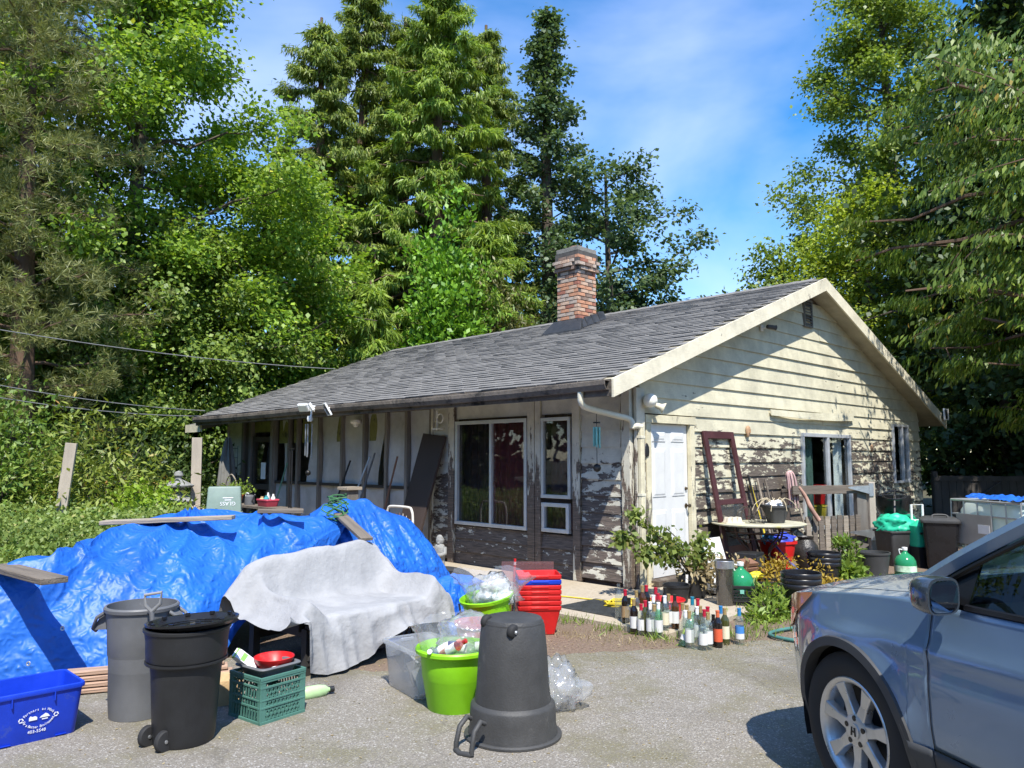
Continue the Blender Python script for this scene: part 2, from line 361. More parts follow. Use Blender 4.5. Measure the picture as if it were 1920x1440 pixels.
def lap_y(y0, y1, z0, z1, m, par):
    j = [R.uniform(-.006, .006) for _ in range(4)]; k = .03 + R.uniform(-.003, .006)
    b = MB(); b.hexa([(-k, y0, z0 + j[0]), (.035, y0, z0 + j[0]), (.035, y1, z0 + j[1]), (-k + j[2], y1, z0 + j[1]), (-.005, y0, z1 + .012), (.035, y0, z1 + .012), (.035, y1, z1 + .012), (-.005, y1, z1 + .012)])
    return obj('siding_board', b, m, par)
def laps_y(y0, y1, z0, z1, m, par, step=STEP):
    z = z0
    while z < z1 - .05: lap_y(y0, y1, z, min(z + step, z1 - .014), m, par); z += step
laps_y(.16, .79, .1, WZ, M_front, front)
laps_y(.92, 1.5, .04, .6, M_front, front, .19); laps_y(1.74, 3.26, .04, .6, M_front, front, .19)
laps_y(3.42, 3.8, .1, WZ, M_front, front)
laps_y(10.42, LEN, .1, WZ, M_front, front)
mb = MB(); mb.box((.005, 2.49, 2.32), (.05, 1.5, .29)); obj('header_panel', mb, M_front, front)
mb = MB(); mb.box((.005, 1.21, 2.32), (.05, .54, .29)); obj('header_panel', mb, M_front, front)
for y, wd, pj, mm in ((.065, .13, -.045, M_post), (.855, .12, -.05, M_post), (1.535, .1, -.045, M_post), (1.66, .13, -.05, M_post), (3.33, .13, -.055, M_post), (3.815, .05, -.04, M_post)):
    mb = MB(); mb.box((.04 + pj / 2, y, 1.25), (.1 - pj, wd, 2.4)); obj('corner_post' if y < .1 else 'wall_post', mb, mm, front, bev=.006)
mb = MB(); mb.box((.085, -.045, 1.25), (.17, .045, 2.4)); obj('corner_board', mb, M_post, gable, bev=.005)

def window(par, name, axis, a, b, c, d, frame=.05, split=None, mull=.045, depth=.06, off=0.0, mm=None, curtain=None):
    """a window in the front wall (axis y) or the gable (axis x) : frame, panes"""
    e = bpy.data.objects.new(name, None); COL.objects.link(e); e.parent = par
    def P(t, o, zz): return (t, o, zz) if axis == 'x' else (o, t, zz)
    def S(t, o, zz): return (t, o, zz) if axis == 'x' else (o, t, zz)
    mb = MB(); mid = (a + b) / 2; o = -.035 + off
    for zz in (c + frame / 2, d - frame / 2): mb.box(P(mid, o, zz), S(b - a, depth, frame))
    for t in (a + frame / 2, b - frame / 2): mb.box(P(t, o, (c + d) / 2), S(frame, depth - .006, d - c - frame * 2))
    panes = [(a + frame, b - frame)]
    if split:
        mb.box(P(split, o - .004, (c + d) / 2), S(mull, depth - .01, d - c - 2 * frame)); panes = [(a + frame, split - mull / 2), (split + mull / 2, b - frame)]
    obj('frame', mb, mm or M_alu, e, bev=.004)
    for k, (p, q) in enumerate(panes):
        mb = MB(); mb.box(P((p + q) / 2, o + .012 + .012 * k, (c + d) / 2), S(q - p + .004, .005, d - c - 2 * frame + .004)); obj('pane', mb, M_glass, e)
    return e
window(house, 'window', 'y', *W1, frame=.05, split=2.46)
window(house, 'window', 'y', *W2a, frame=.045); window(house, 'window', 'y', *W2b, frame=.05, off=-.012)
window(house, 'window', 'x', *WIN3, frame=.045, split=8.95)
sd = window(house, 'sliding_door', 'x', *SLID, frame=.06, split=5.42, mull=.08)
# curtains inside
def curtain(axis, a, b, c, d, dep, m, amp=.022, n=60):
    mb = MB(); rows = []
    for zz in (c, d):
        r = []
        for i in range(n + 1):
            t = a + (b - a) * i / n; o = dep + amp * sin(t * 38) + amp * .6 * sin(t * 17 + 1)
            r.append(Vector((t, o, zz)) if axis == 'x' else Vector((o, t, zz)))
        rows.append(r)
    mb.sheet(rows); return obj('curtain', mb, m, house, smooth=60)
M_mar = mat('maroon_curtain', (.10, .02, .026), .9, var=.3)
curtain('y', 1.75, 2.62, .64, 2.13, .15, M_mar); curtain('y', 2.6, 3.3, .64, 2.13, .17, mat('dark_reflection_backing', (.03, .018, .018), .9)); curtain('y', .9, 1.55, .62, 2.15, .15, mat('dark_red_blind', (.075, .03, .035), .9), .012)  # near-black sheet stands in for the dark reflection in the left pane
curtain('x', 5.9, 6.32, .46, 1.96, .09, mat('white_curtain', (.75, .76, .76), .9)); curtain('x', 4.5, 5.2, .46, 1.96, .12, mat('green_blind', (.10, .17, .14), .7), .012)
curtain('x', 8.5, 8.75, 1.14, 2.22, .09, MATS['white_curtain'])

# entrance door in the gable
dr = bpy.data.objects.new('door', None); COL.objects.link(dr); dr.parent = house
mb = MB(); mb.box(((DOOR[0] + DOOR[1]) / 2, .03, (DOOR[2] + DOOR[3]) / 2), (DOOR[1] - DOOR[0] - .01, .045, DOOR[3] - DOOR[2] - .01)); obj('door_slab', mb, M_white, dr, bev=.003)
for cx in (.55, .97):
    for c, d in ((.36, .95), (1.1, 1.72), (1.79, 1.93)):
        mb = MB(); mb.rrect([(.30, d - c, 0), (.27, d - c - .03, .008), (.24, d - c - .06, .008), (.20, d - c - .1, .014)], .01, 2, cap1=True)
        p = obj('panel', mb, M_white, dr); p.rotation_euler = (radians(90), 0, 0); p.location = (cx, .007, (c + d) / 2)
M_brass = mat('dark_brass', (.12, .09, .06), .35, .9)
for zz in (.98, 1.2):
    mb = MB(); mb.lathe([(.001, -.07), (.022, -.065), (.026, -.05), (.012, -.03), (.012, -.008), (.03, -.006), (.03, 0)] if zz < 1.1 else [(.001, -.022), (.018, -.02), (.024, 0)], 16)
    o = obj('handle' if zz < 1.1 else 'lock', mb, M_brass, dr, smooth=40); o.rotation_euler = (radians(-90), 0, 0); o.location = (1.14, .005, zz)
    o.rotation_euler = (radians(-90), 0, 0)
mb = MB(); tr = .1
for x in (DOOR[0] - tr / 2, DOOR[1] + tr / 2): mb.box((x, -.02, (DOOR[3] + .02) / 2 + .02), (tr, .06, DOOR[3] - .02))
mb.box(((DOOR[0] + DOOR[1]) / 2, -.024, DOOR[3] + tr / 2), (DOOR[1] - DOOR[0] + 2 * tr + .04, .07, tr)); obj('door_frame', mb, peel('door_trim_paint', (.66, .60, .42), (.12, .10, .08), (.28, .25, .2), [(0, .5), (1, .45), (1.6, .36), (2.5, .3), (5, .3)], st=(3, 3, .6), seed=5), dr, bev=.004)
mb = MB(); mb.box((.76, -.06, .09), (.98, .2, .06)); obj('threshold', mb, M_oldwood, dr)
# vent under the ridge
vt = bpy.data.objects.new('gable_vent', None); COL.objects.link(vt); vt.parent = house; vt.location = (4.86, -.03, 4.0)
mb = MB()
for sx in (-1, 1): mb.box((sx * .14, 0, 0), (.03, .05, .46))
for sz in (-1, 1): mb.box((0, 0, sz * .215), (.25, .05, .03))
mb.box((0, .02, 0), (.25, .01, .4)); obj('vent_frame', mb, mat('vent_grey', (.16, .155, .14), .6), vt)
for k in range(8):
    mb = MB(); mb.box((0, -.008, -.175 + k * .05), (.25, .045, .006), rot(radians(40))); obj('slat', mb, MATS['vent_grey'], vt)

# porch: posts, rails, plastic sheets
M_post2 = mat('porch_post_wood', (.165, .15, .132), .85, var=.4, vs=4, bump=.4, bs=25, stretch=(1, 1, .2), dirt=(.28, .255, .22), dthr=.54)
posts = [3.86, 4.5, 5.06, 5.72, 6.43, 7.22, 8.02, 8.36, 8.95]
for y in posts:
    mb = MB(); mb.box((.0, y, 1.25), (.08, .066, 2.34)); obj('porch_post', mb, M_post2, front, bev=.004)
for i in range(len(posts) - 1):
    a, b = posts[i] + .043, posts[i + 1] - .043
    mb = MB(); mb.box((.005, (a + b) / 2, 1.115), (.06, b - a, .05)); obj('porch_rail', mb, mat('blackened_rail', (.03, .028, .026), .8), front)
mb = MB(); mb.box((.01, 6.4, 2.40), (.1, 5.2, .09)); obj('porch_header', mb, M_fascia, front)
M_plastic = mat('dusty_poly_sheet', (.68, .685, .69), .32, var=.25, vs=1.6, alpha=.88, bump=.5, bs=3.5, tl=.3)
M_leaklight = mat('leaked_light_yellow', (.28, .29, .10), .5, var=.5, vs=3, tl=.3, dirt=(.1, .1, .06), dthr=.5)  # yellow-green light leaking through the porch roof, put into the panel colour
for i in range(len(posts) - 1):
    a, b = posts[i] + .035, posts[i + 1] - .035
    for (c, d) in ((.12, 1.1), (1.13, 2.36)):
        if i == 6 and c > 1: continue
        ph = R.uniform(0, 6); rows = []
        tear = (i == 2 and c > 1); half = (i in (5, 7) and c > 1)
        for part in ((0, 1) if tear else (0,)):
            rows = []
            for q in range(13):
                zz = c + (d - c) * q / 12; row = []; lo, hi = a, b
                if tear:
                    gp = .0 if zz > 2.0 else .17 * min(1, max(0, (2.0 - zz) / .75))
                    if part == 0: hi = a + (b - a) * .10 - 0
                    else: lo = a + (b - a) * .12 + gp
                    if part == 0: hi = a + .06
                if half: hi = a + (b - a) * (.55 + .12 * sin(zz * 3 + i))
                for k in range(9):
                    t = lo + (hi - lo) * k / 8; row.append(Vector((.03 + .018 * sin(t * 9 + ph) + .012 * sin(zz * 4 + t * 3 + ph), t, zz)))
                rows.append(row)
            mb = MB(); mb.sheet(rows); obj('plastic_sheet', mb, M_plastic, front, smooth=80)
    if i in (0, 1): continue
    mb = MB(); mb.box((.052, (a + b) / 2, 2.12), (.006, b - a - .04, .46)); obj('leaked_light_panel', mb, M_leaklight, front)  # strip coloured for the light that leaks in under the roof
# porch door with a paper notice
pd = bpy.data.objects.new('porch_door', None); COL.objects.link(pd); pd.parent = house
mb = MB()
for y in (9.1, 9.86): mb.box((0, y, 1.05), (.06, .09, 2.0))
for zz in (.12, 1.0, 1.98): mb.box((0, 9.48, zz), (.055, .68, .11))
obj('door_frame', mb, mat('dark_door_wood', (.05, .042, .035), .7, var=.3), pd, bev=.004)
for c, d in ((.18, .94), (1.06, 1.92)):
    mb = MB(); mb.box((.01, 9.48, (c + d) / 2), (.006, .66, d - c)); obj('pane', mb, M_glass, pd)
mb = MB(); mb.box((-.006, 9.44, 1.33), (.004, .2, .34)); obj('paper_notice', mb, mat('paper', (.75, .76, .74), .8, var=.05), pd)
mb = MB(); mb.box((.02, 9.48, 2.24), (.03, .82, .22)); obj('transom_panel', mb, M_leaklight, pd)
for y in (9.0, 9.96, 10.3):
    mb = MB(); mb.box((-.01, y, 1.24), (.12, .11, 2.4)); obj('porch_post', mb, M_post2, front, bev=.005)
mb = MB(); mb.box((.0, 10.13, 1.2), (.04, .24, 2.3)); obj('boarded_panel', mb, M_oldwood, front)

# ------------------------------------------------------------------ roof
roof = bpy.data.objects.new('roof', None); COL.objects.link(roof); roof.parent = house
YN, YE, YR = -.32, 11.0, 11.9                                  # near rake, far end at the eave, far end at the ridge
TK = .14
mb = MB()
for (x0, x1, ya, yb) in ((EX, RIDX, YE, YR), (RIDX, EXR, YR, 11.4)):
    za, zb = roofz(x0), roofz(x1)
    mb.hexa([(x0, YN, za - TK), (x1, YN, zb - TK), (x1, yb, zb - TK), (x0, ya, za - TK), (x0, YN, za), (x1, YN, zb), (x1, yb, zb), (x0, ya, za)])
obj('roof_deck', mb, M_soffit, roof)
M_sh = mat('asphalt_shingle', (.195, .187, .176), .92, var=.2, vs=1.1, bump=.5, bs=220, isl=.12, dirt=(.22, .215, .205), dscale=.9, dthr=.58)
def shinglemesh(k):
    """one three-sided tab, thicker at its butt"""
    w_, d_ = .325, .2; b = MB(); j = R.uniform(-.008, .008)
    b.hexa([(-.012, -w_ / 2, .005 + k * .002), (d_, -w_ / 2, .001), (d_, w_ / 2, .001), (-.012 + j, w_ / 2, .005 + k * .002), (-.012, -w_ / 2, .019 + k * .003), (d_, -w_ / 2, .004), (d_, w_ / 2, .004), (-.012 + j, w_ / 2, .019 + k * .003)])
    me = b.mesh('shingle'); me.materials.append(M_sh); return me
SHM = [shinglemesh(k) for k in range(4)]
ang = math.atan(SL); tabs = []
sl_len = (RIDX - EX) / cos(ang); nc = int(sl_len / .142) + 1
for c in range(nc):
    s = c * .142 - .02; x = EX + s * cos(ang); zz = roofz(EX) + s * sin(ang)
    yend = YE + (YR - YE) * (x - EX) / (RIDX - EX); y = YN + .16 + (c % 2) * .163 - .163 + R.uniform(-.03, .03)
    while y < yend - .1:
        if y > YN + .1: tabs.append((x, y, zz))
        y += .331
camh = Matrix.Rotation(-HROT, 3, 'Z') @ (Vector((0, 0, 1.6)) - HO)
def apparent(t): return (Vector(t) - camh).length
tabs.sort(key=apparent)
Mry = Matrix.Rotation(-ang, 4, 'Y')
for x, y, zz in tabs[:300]:
    o = bpy.data.objects.new('shingle', R.choice(SHM)); COL.objects.link(o); o.parent = roof; o.location = (x, y, zz + .002); o.rotation_euler = (R.uniform(-.01, .01), -ang + R.uniform(-.012, .002), R.uniform(-.012, .012))
mb = MB(); MS = [[Vector(v.co) for v in m.vertices] for m in SHM]
for x, y, zz in tabs[300:]:
    Mx = rot(R.uniform(-.01, .01), -ang + R.uniform(-.012, .002), R.uniform(-.012, .012)); vs = R.choice(MS); mb.hexa([Mx @ v + Vector((x, y, zz + .002)) for v in vs])
ang2 = math.atan((RIDZ - 2.42) / (EXR - RIDX))
for c in range(int((EXR - RIDX) / cos(ang2) / .142)):
    x = EXR - (c * .142 - .02) * cos(ang2); zz = roofz(min(x, EXR)); mb.box((x - .07, 5.5, zz + .012), (.2, 11.5, .012), rot(0, ang2 - .02, 0))
obj('shingles', mb, M_sh, roof, kind='stuff')
mb = MB()
for k in range(42):
    y = YN + .15 + k * .285; mb.hexa([(RIDX - .16, y, RIDZ - .035), (RIDX + .16, y, RIDZ - .035), (RIDX + .16, y + .3, RIDZ - .035), (RIDX - .16, y + .3, RIDZ - .035), (RIDX - .02, y, RIDZ + .035), (RIDX + .02, y, RIDZ + .035), (RIDX + .02, y + .31, RIDZ + .025), (RIDX - .02, y + .31, RIDZ + .025)])
obj('ridge_cap', mb, M_sh, roof)
# rake boards, fascia and gutter
for (x0, x1) in ((EX - .02, RIDX), (EXR + .02, RIDX)):
    a, b = roofz(max(min(x0, EXR), EX)), roofz(RIDX); mb = MB(); y0, y1 = YN - .03, YN - .001; h = .2
    mb.hexa([(x0, y0, a - h), (x1, y0, b - h), (x1, y1, b - h), (x0, y1, a - h), (x0, y0, a + .01), (x1, y0, b + .01), (x1, y1, b + .01), (x0, y1, a + .01)] if x0 < x1 else
            [(x1, y0, b - h), (x0, y0, a - h), (x0, y1, a - h), (x1, y1, b - h), (x1, y0, b + .01), (x0, y0, a + .01), (x0, y1, a + .01), (x1, y1, b + .01)])
    obj('rake_board', mb, M_trim, roof)
mb = MB(); mb.box((EX - .016, (YN + YE) / 2, roofz(EX) - .09), (.03, YE - YN - .02, .19)); obj('fascia', mb, M_fascia, roof)
gp = [(-.02, .055), (-.11, .055), (-.115, .045), (-.115, .0), (-.09, -.055), (-.02, -.055), (-.02, -.045), (-.085, -.045), (-.105, .0), (-.105, .045), (-.02, .045)]
rs = []
for i in range(41):
    t = i / 40; y = YN + .02 + (YE - YN - .05) * t; dz = -.012 * sin(t * 9) - .02 * sin(t * 3.1)
    rs.append([Vector((EX - .005 + p[0], y, roofz(EX) - .06 + p[1] + dz)) for p in gp])
mb = MB(); mb.rings(rs); obj('gutter', mb, M_fascia, roof)
mb = MB(); mb.hexa([(EX + .1, YE - .02, 2.2), (1.5, YE + .3, 2.75), (1.5, YE + .9, 2.72), (EX + .1, YE + .75, 2.2), (EX + .1, YE - .02, 2.34), (1.5, YE + .3, 2.86), (1.5, YE + .9, 2.85), (EX + .1, YE + .75, 2.33)]); obj('porch_roof', mb, M_sh, roof)
mb = MB(); mb.box((EX + .08, YE + .38, 2.24), (.03, .82, .17)); obj('porch_fascia', mb, M_trim, roof)
# chimney
ch = bpy.data.objects.new('chimney', None); COL.objects.link(ch); ch.parent = house
CX, CY, CW = 3.72, 4.06, .54
BM = [mat('brick_orange', (.50, .25, .15), .85, var=.3, vs=12, bump=.4, bs=50), mat('brick_buff', (.52, .36, .26), .85, var=.3, vs=12, bump=.4, bs=50), mat('brick_sooty', (.23, .16, .125), .85, var=.4, vs=12, bump=.4, bs=50), mat('brick_red', (.32, .13, .09), .85, var=.3, vs=12, bump=.4, bs=50), mat('brick_grey', (.42, .34, .28), .85, var=.35, vs=12, bump=.4, bs=50)]
BRM = []
for m in BM:
    b = MB(); b.box((0, 0, 0), (.198, .085, .0575)); me = b.mesh('brick'); me.materials.append(m); BRM.append(me)
BRH = []
for m in BM:
    b = MB(); b.box((0, 0, 0), (.094, .085, .0575)); me = b.mesh('brick'); me.materials.append(m); BRH.append(me)
zb = 3.95; course = .0735; ncs = 22; ztop = zb + course * ncs
mb = MB(); mb.box((CX, CY, (zb + ztop) / 2), (CW - .022, CW - .022, ztop - zb - .01)); mb.box((CX, CY, ztop - 2 * course), (CW + .05, CW + .05, course * 3.8)); obj('mortar', mb, mat('mortar', (.085, .08, .075), .95, var=.3, vs=9), ch)
for c in range(ncs):
    zc = zb + course * (c + .5); grow = 0
    if c >= ncs - 5: grow = (.045, .075, .06, .03, .0)[c - (ncs - 5)]
    wd = CW + grow * 2
    for side in range(4):
        a = side * pi / 2; n = 3; off = (c % 2) * .108
        x = -wd / 2 + (0 if c % 2 == (side % 2) else .095)
        bl = (wd - .085 - .0) / 3
        first = x
        pos = []
        if c % 2 == side % 2: pos = [(-wd / 2 + .101 + k * .2155, 1) for k in range(2)] + [(-wd / 2 + .431 + .052, 0)]
        else: pos = [(-wd / 2 + .09 + .101 + k * .2155, 1) for k in range(2)]
        for px, full in pos:
            if px + (.1 if full else .05) > wd / 2 + .01: continue
            M3 = Matrix.Rotation(a, 3, 'Z'); p = M3 @ Vector((px, -wd / 2 + .0425, 0))
            sun_side = side in (0, 3)
            k = R.choices(range(5), weights=(3, 3, 1.2, 2, 3) if c < ncs - 5 else (1, 3, 3, .5, 3))[0]
            o = bpy.data.objects.new('brick', (BRM if full else BRH)[k]); COL.objects.link(o); o.parent = ch
            o.location = (CX + p.x + R.uniform(-.003, .003), CY + p.y + R.uniform(-.003, .003), zc); o.rotation_euler = (0, 0, a + R.uniform(-.01, .01))
mb = MB(); mb.box((CX, CY, ztop + .045), (CW + .02, CW + .02, .09)); obj('cap', mb, mat('chimney_cap_concrete', (.22, .21, .19), .9, var=.3, vs=6, bump=.5), ch, bev=.008)
mb = MB(); mb.lathe([(.14, ztop + .09), (.13, ztop + .16), (.11, ztop + .16), (.11, ztop + .09)], 16, (CX, CY, 0)); obj('flue_liner', mb, mat('clay_flue', (.25, .14, .1), .85), ch, smooth=40)
M_fl = mat('lead_flashing', (.05, .052, .056), .45, .3, var=.3, bump=.3, bs=14)
mb = MB(); x0 = CX - CW / 2; z0 = roofz(x0)
mb.hexa([(x0 - .22, CY - .5, z0 - .06), (x0 - .012, CY - .4, z0 + .02), (x0 - .012, CY + .4, z0 + .02), (x0 - .22, CY + .5, z0 - .06), (x0 - .21, CY - .48, z0 - .03), (x0 - .006, CY - .36, z0 + .22), (x0 - .006, CY + .36, z0 + .22), (x0 - .21, CY + .48, z0 - .03)]); obj('flashing', mb, M_fl, ch)
for k in range(4):
    xa = x0 - .05 + k * .19; za = roofz(xa + .1); mb = MB(); yy = CY - CW / 2
    mb.hexa([(xa, yy - .11, za - .0), (xa + .2, yy - .11, za + .06), (xa + .2, yy - .004, za + .07), (xa, yy - .004, za + .0), (xa + .01, yy - .035, za + .16 + .02 * (k % 2)), (xa + .205, yy - .03, za + .21), (xa + .2, yy - .004, za + .22), (xa + .01, yy - .004, za + .18)]); obj('step_flashing', mb, M_fl, ch)
# ------------------------------------------------------------------ ground
def groundmat(name, c1, c2, c3, moss=None, mthr=.55, sc=60, bump=.6, ygrow=None, speck=.0):
    m, t, b, o = newmat(name); ln = t.links.new; tc = N(t, 'ShaderNodeTexCoord'); v = tc.outputs['Object']
    n1 = N(t, 'ShaderNodeTexNoise', i_Scale=sc, i_Detail=4.0, i_Roughness=.7); n2 = N(t, 'ShaderNodeTexNoise', i_Scale=.8, i_Detail=6.0, i_Roughness=.6); vo = N(t, 'ShaderNodeTexVoronoi', i_Scale=sc * 1.3)
    for n in (n1, n2, vo): ln(v, n.inputs['Vector'])
    rp = N(t, 'ShaderNodeValToRGB'); e = rp.color_ramp.elements; e[0].position = .34; e[0].color = tuple(c1) + (1,); e[1].position = .66; e[1].color = tuple(c2) + (1,)
    ln(n1.outputs[0], rp.inputs[0])
    a = N(t, 'ShaderNodeMix', data_type='RGBA'); a.inputs[7].default_value = tuple(c3) + (1,); r2 = N(t, 'ShaderNodeMapRange', i_1=.42, i_2=.66, i_4=.7); ln(n2.outputs[0], r2.inputs[0]); ln(r2.outputs[0], a.inputs[0]); ln(rp.outputs[0], a.inputs[6]); src = a.outputs[2]
    if speck:
        sp = N(t, 'ShaderNodeMix', data_type='RGBA'); sp.inputs[7].default_value = (.5, .48, .45, 1); wv = N(t, 'ShaderNodeSeparateColor'); ln(vo.outputs['Color'], wv.inputs[0])
        mr = N(t, 'ShaderNodeMapRange', i_1=1 - speck, i_2=1.0, i_4=.8); ln(wv.outputs[0], mr.inputs[0]); ln(mr.outputs[0], sp.inputs[0]); ln(src, sp.inputs[6]); src = sp.outputs[2]
    if moss:
        n3 = N(t, 'ShaderNodeTexNoise', i_Scale=1.3, i_Detail=7.0, i_Roughness=.72); ln(v, n3.inputs['Vector']); m3 = n3.outputs[0]
        if ygrow:
            sx = N(t, 'ShaderNodeSeparateXYZ'); ln(v, sx.inputs[0]); gy = N(t, 'ShaderNodeMapRange', i_1=ygrow[0], i_2=ygrow[1], i_4=ygrow[2]); ln(sx.outputs['Y'], gy.inputs[0]); ad = N(t, 'ShaderNodeMath', operation='ADD'); ln(m3, ad.inputs[0]); ln(gy.outputs[0], ad.inputs[1]); m3 = ad.outputs[0]
        r3 = N(t, 'ShaderNodeMapRange', i_1=mthr, i_2=mthr + .14, i_4=.75); ln(m3, r3.inputs[0]); x = N(t, 'ShaderNodeMix', data_type='RGBA'); x.inputs[7].default_value = tuple(moss) + (1,)
        mm = N(t, 'ShaderNodeMath', operation='MULTIPLY'); r4 = N(t, 'ShaderNodeMapRange', i_1=.35, i_2=.6); ln(n1.outputs[0], r4.inputs[0]); ln(r4.outputs[0], mm.inputs[0]); ln(r3.outputs[0], mm.inputs[1])
        ln(mm.outputs[0], x.inputs[0]); ln(src, x.inputs[6]); src = x.outputs[2]
    if ygrow:
        dn = N(t, 'ShaderNodeTexNoise', i_Scale=3.0, i_Detail=4.0); ln(v, dn.inputs['Vector']); dm_ = N(t, 'ShaderNodeVectorMath', operation='MULTIPLY_ADD'); dm_.inputs[1].default_value = (.5, .5, 0); ln(dn.outputs['Color'], dm_.inputs[0]); ln(v, dm_.inputs[2])
        vc = N(t, 'ShaderNodeTexVoronoi', i_Scale=.42); vc.feature = 'DISTANCE_TO_EDGE'; ln(dm_.outputs[0], vc.inputs['Vector']); rc = N(t, 'ShaderNodeMapRange', i_1=.001, i_2=.006, i_3=.28, i_4=0.0); ln(vc.outputs['Distance'], rc.inputs[0])
        xc = N(t, 'ShaderNodeMix', data_type='RGBA'); xc.inputs[7].default_value = (.055, .05, .04, 1); ln(rc.outputs[0], xc.inputs[0]); ln(src, xc.inputs[6]); src = xc.outputs[2]
        ns = N(t, 'ShaderNodeTexNoise', i_Scale=.55, i_Detail=8.0, i_Roughness=.65, i_Distortion=.8); ln(v, ns.inputs['Vector']); r5 = N(t, 'ShaderNodeMapRange', i_1=.52, i_2=.68, i_4=.5); ln(ns.outputs[0], r5.inputs[0])
        xs_ = N(t, 'ShaderNodeMix', data_type='RGBA'); xs_.inputs[7].default_value = (.12, .105, .085, 1); ln(r5.outputs[0], xs_.inputs[0]); ln(src, xs_.inputs[6]); src = xs_.outputs[2]
    ln(src, b.inputs['Base Color']); b.inputs['Roughness'].default_value = .92
    ad = N(t, 'ShaderNodeMath', operation='ADD'); ln(n1.outputs[0], ad.inputs[0]); ln(vo.outputs['Distance'], ad.inputs[1])
    bp = N(t, 'ShaderNodeBump', i_Strength=bump, i_Distance=.012); ln(ad.outputs[0], bp.inputs['Height']); ln(bp.outputs[0], b.inputs['Normal'])
    MATS[name] = m; return m
M_asph = groundmat('old_asphalt', (.115, .104, .09), (.345, .312, .265), (.21, .188, .155), moss=(.135, .122, .04), mthr=.47, sc=95, ygrow=(5.0, 7.2, .14), speck=.16)
M_soil = groundmat('bare_soil', (.10, .065, .045), (.24, .17, .12), (.17, .125, .085), moss=(.12, .13, .05), mthr=.56, sc=45)
M_forest = groundmat('forest_floor', (.05, .045, .03), (.12, .10, .06), (.06, .065, .03), moss=(.07, .10, .03), mthr=.5, sc=12)
M_conc = groundmat('old_concrete', (.34, .29, .22), (.46, .40, .31), (.36, .29, .2), moss=(.2, .19, .09), mthr=.6, sc=30, bump=.25)
mb = MB(); mb.add([(-400, -200, 0), (400, -200, 0), (400, 600, 0), (-400, 600, 0)], [(0, 1, 2, 3)]); obj('ground', mb, M_forest, kind='structure', label='dark earth and leaf litter under the trees')
def strip(name, top, y0, z, m, jit, seed, label):
    """flat sheet from y0 up to an uneven far edge"""
    rr = random.Random(seed); rows = [[], [], []]; x = top[0][0]
    while x < top[-1][0]:
        for (xa, ya), (xb, yb_) in zip(top, top[1:]):
            if xa <= x <= xb: yt = ya + (yb_ - ya) * (x - xa) / (xb - xa)
        yt += rr.uniform(-jit, jit) + jit * noise.noise((x * 1.3, seed, 0)); rows[0].append(Vector((x, y0, z))); rows[1].append(Vector((x, yt - 1.2, z))); rows[2].append(Vector((x, yt, z))); x += .12
    mb = MB(); mb.sheet([[r for r in q] for q in rows]); return obj(name, mb, m, kind='structure', label=label)
strip('soil_bed', [(-10, 9), (-5, 12), (0, 14), (10, 14)], 5.0, .004, M_soil, .1, 1, 'bare brown soil along the foot of the house')
strip('driveway', [(-14, 6.4), (-9, 6.4), (-3, 6.4), (-2, 6.3), (-1.2, 5.95), (-.6, 6.0), (.2, 6.3), (.7, 6.55), (1.3, 6.55), (2.2, 6.95), (3.2, 6.85), (6, 7.3), (13, 7.6)], -12, .008, M_asph, .05, 2, 'worn grey asphalt driveway with mossy patches')
# concrete path round the corner of the house
mb = MB()
for (x0, x1, y0, y1) in ((-1.72, -.06, 0.004, 8.2), (-1.72, .9, -1.62, 0)):
    p = [HW(x0, y0), HW(x1, y0), HW(x1, y1), HW(x0, y1)]; mb.hexa([(q.x, q.y, 0) for q in p] + [(q.x, q.y, .05) for q in p])
obj('concrete_path', mb, M_conc, kind='structure', label='low pale concrete path round the corner of the house')

# ------------------------------------------------------------------ foliage helpers
def quads(name, V4, m, parent=None, **kw):
    n = len(V4); me = bpy.data.meshes.new(name); me.vertices.add(4 * n); me.vertices.foreach_set('co', np.asarray(V4, np.float32).reshape(-1))
    me.loops.add(4 * n); me.loops.foreach_set('vertex_index', np.arange(4 * n, dtype=np.int32)); me.polygons.add(n)
    me.polygons.foreach_set('loop_start', np.arange(0, 4 * n, 4, dtype=np.int32)); me.update(calc_edges=True); me.validate(); me.materials.append(m)
    return link(name, me, None, parent, **kw)
def unit(a): return a / np.maximum(np.linalg.norm(a, axis=1, keepdims=True), 1e-9)
def leaves(P, A, Nn, Ls, Wr, cup=.0, mid=.45):
    """kite-shaped leaves at points P, along A, facing Nn"""
    A = unit(A); B = unit(np.cross(A, Nn)); C = np.cross(B, A); Ls = Ls[:, None]; W = Ls * Wr
    m = P + A * Ls * mid + C * Ls * cup
    return np.stack([P, m + B * W / 2, P + A * Ls, m - B * W / 2], 1)
def envelope(t, r, shape):
    if shape == 'cone': return r * max(.03, (1 - t)) ** .8
    if shape == 'column': return r * (sin(pi * min(.97, max(.06, t)) ** .75)) ** .45
    return r * (max(.02, sin(pi * min(.985, max(.05, t)) ** .9))) ** .6
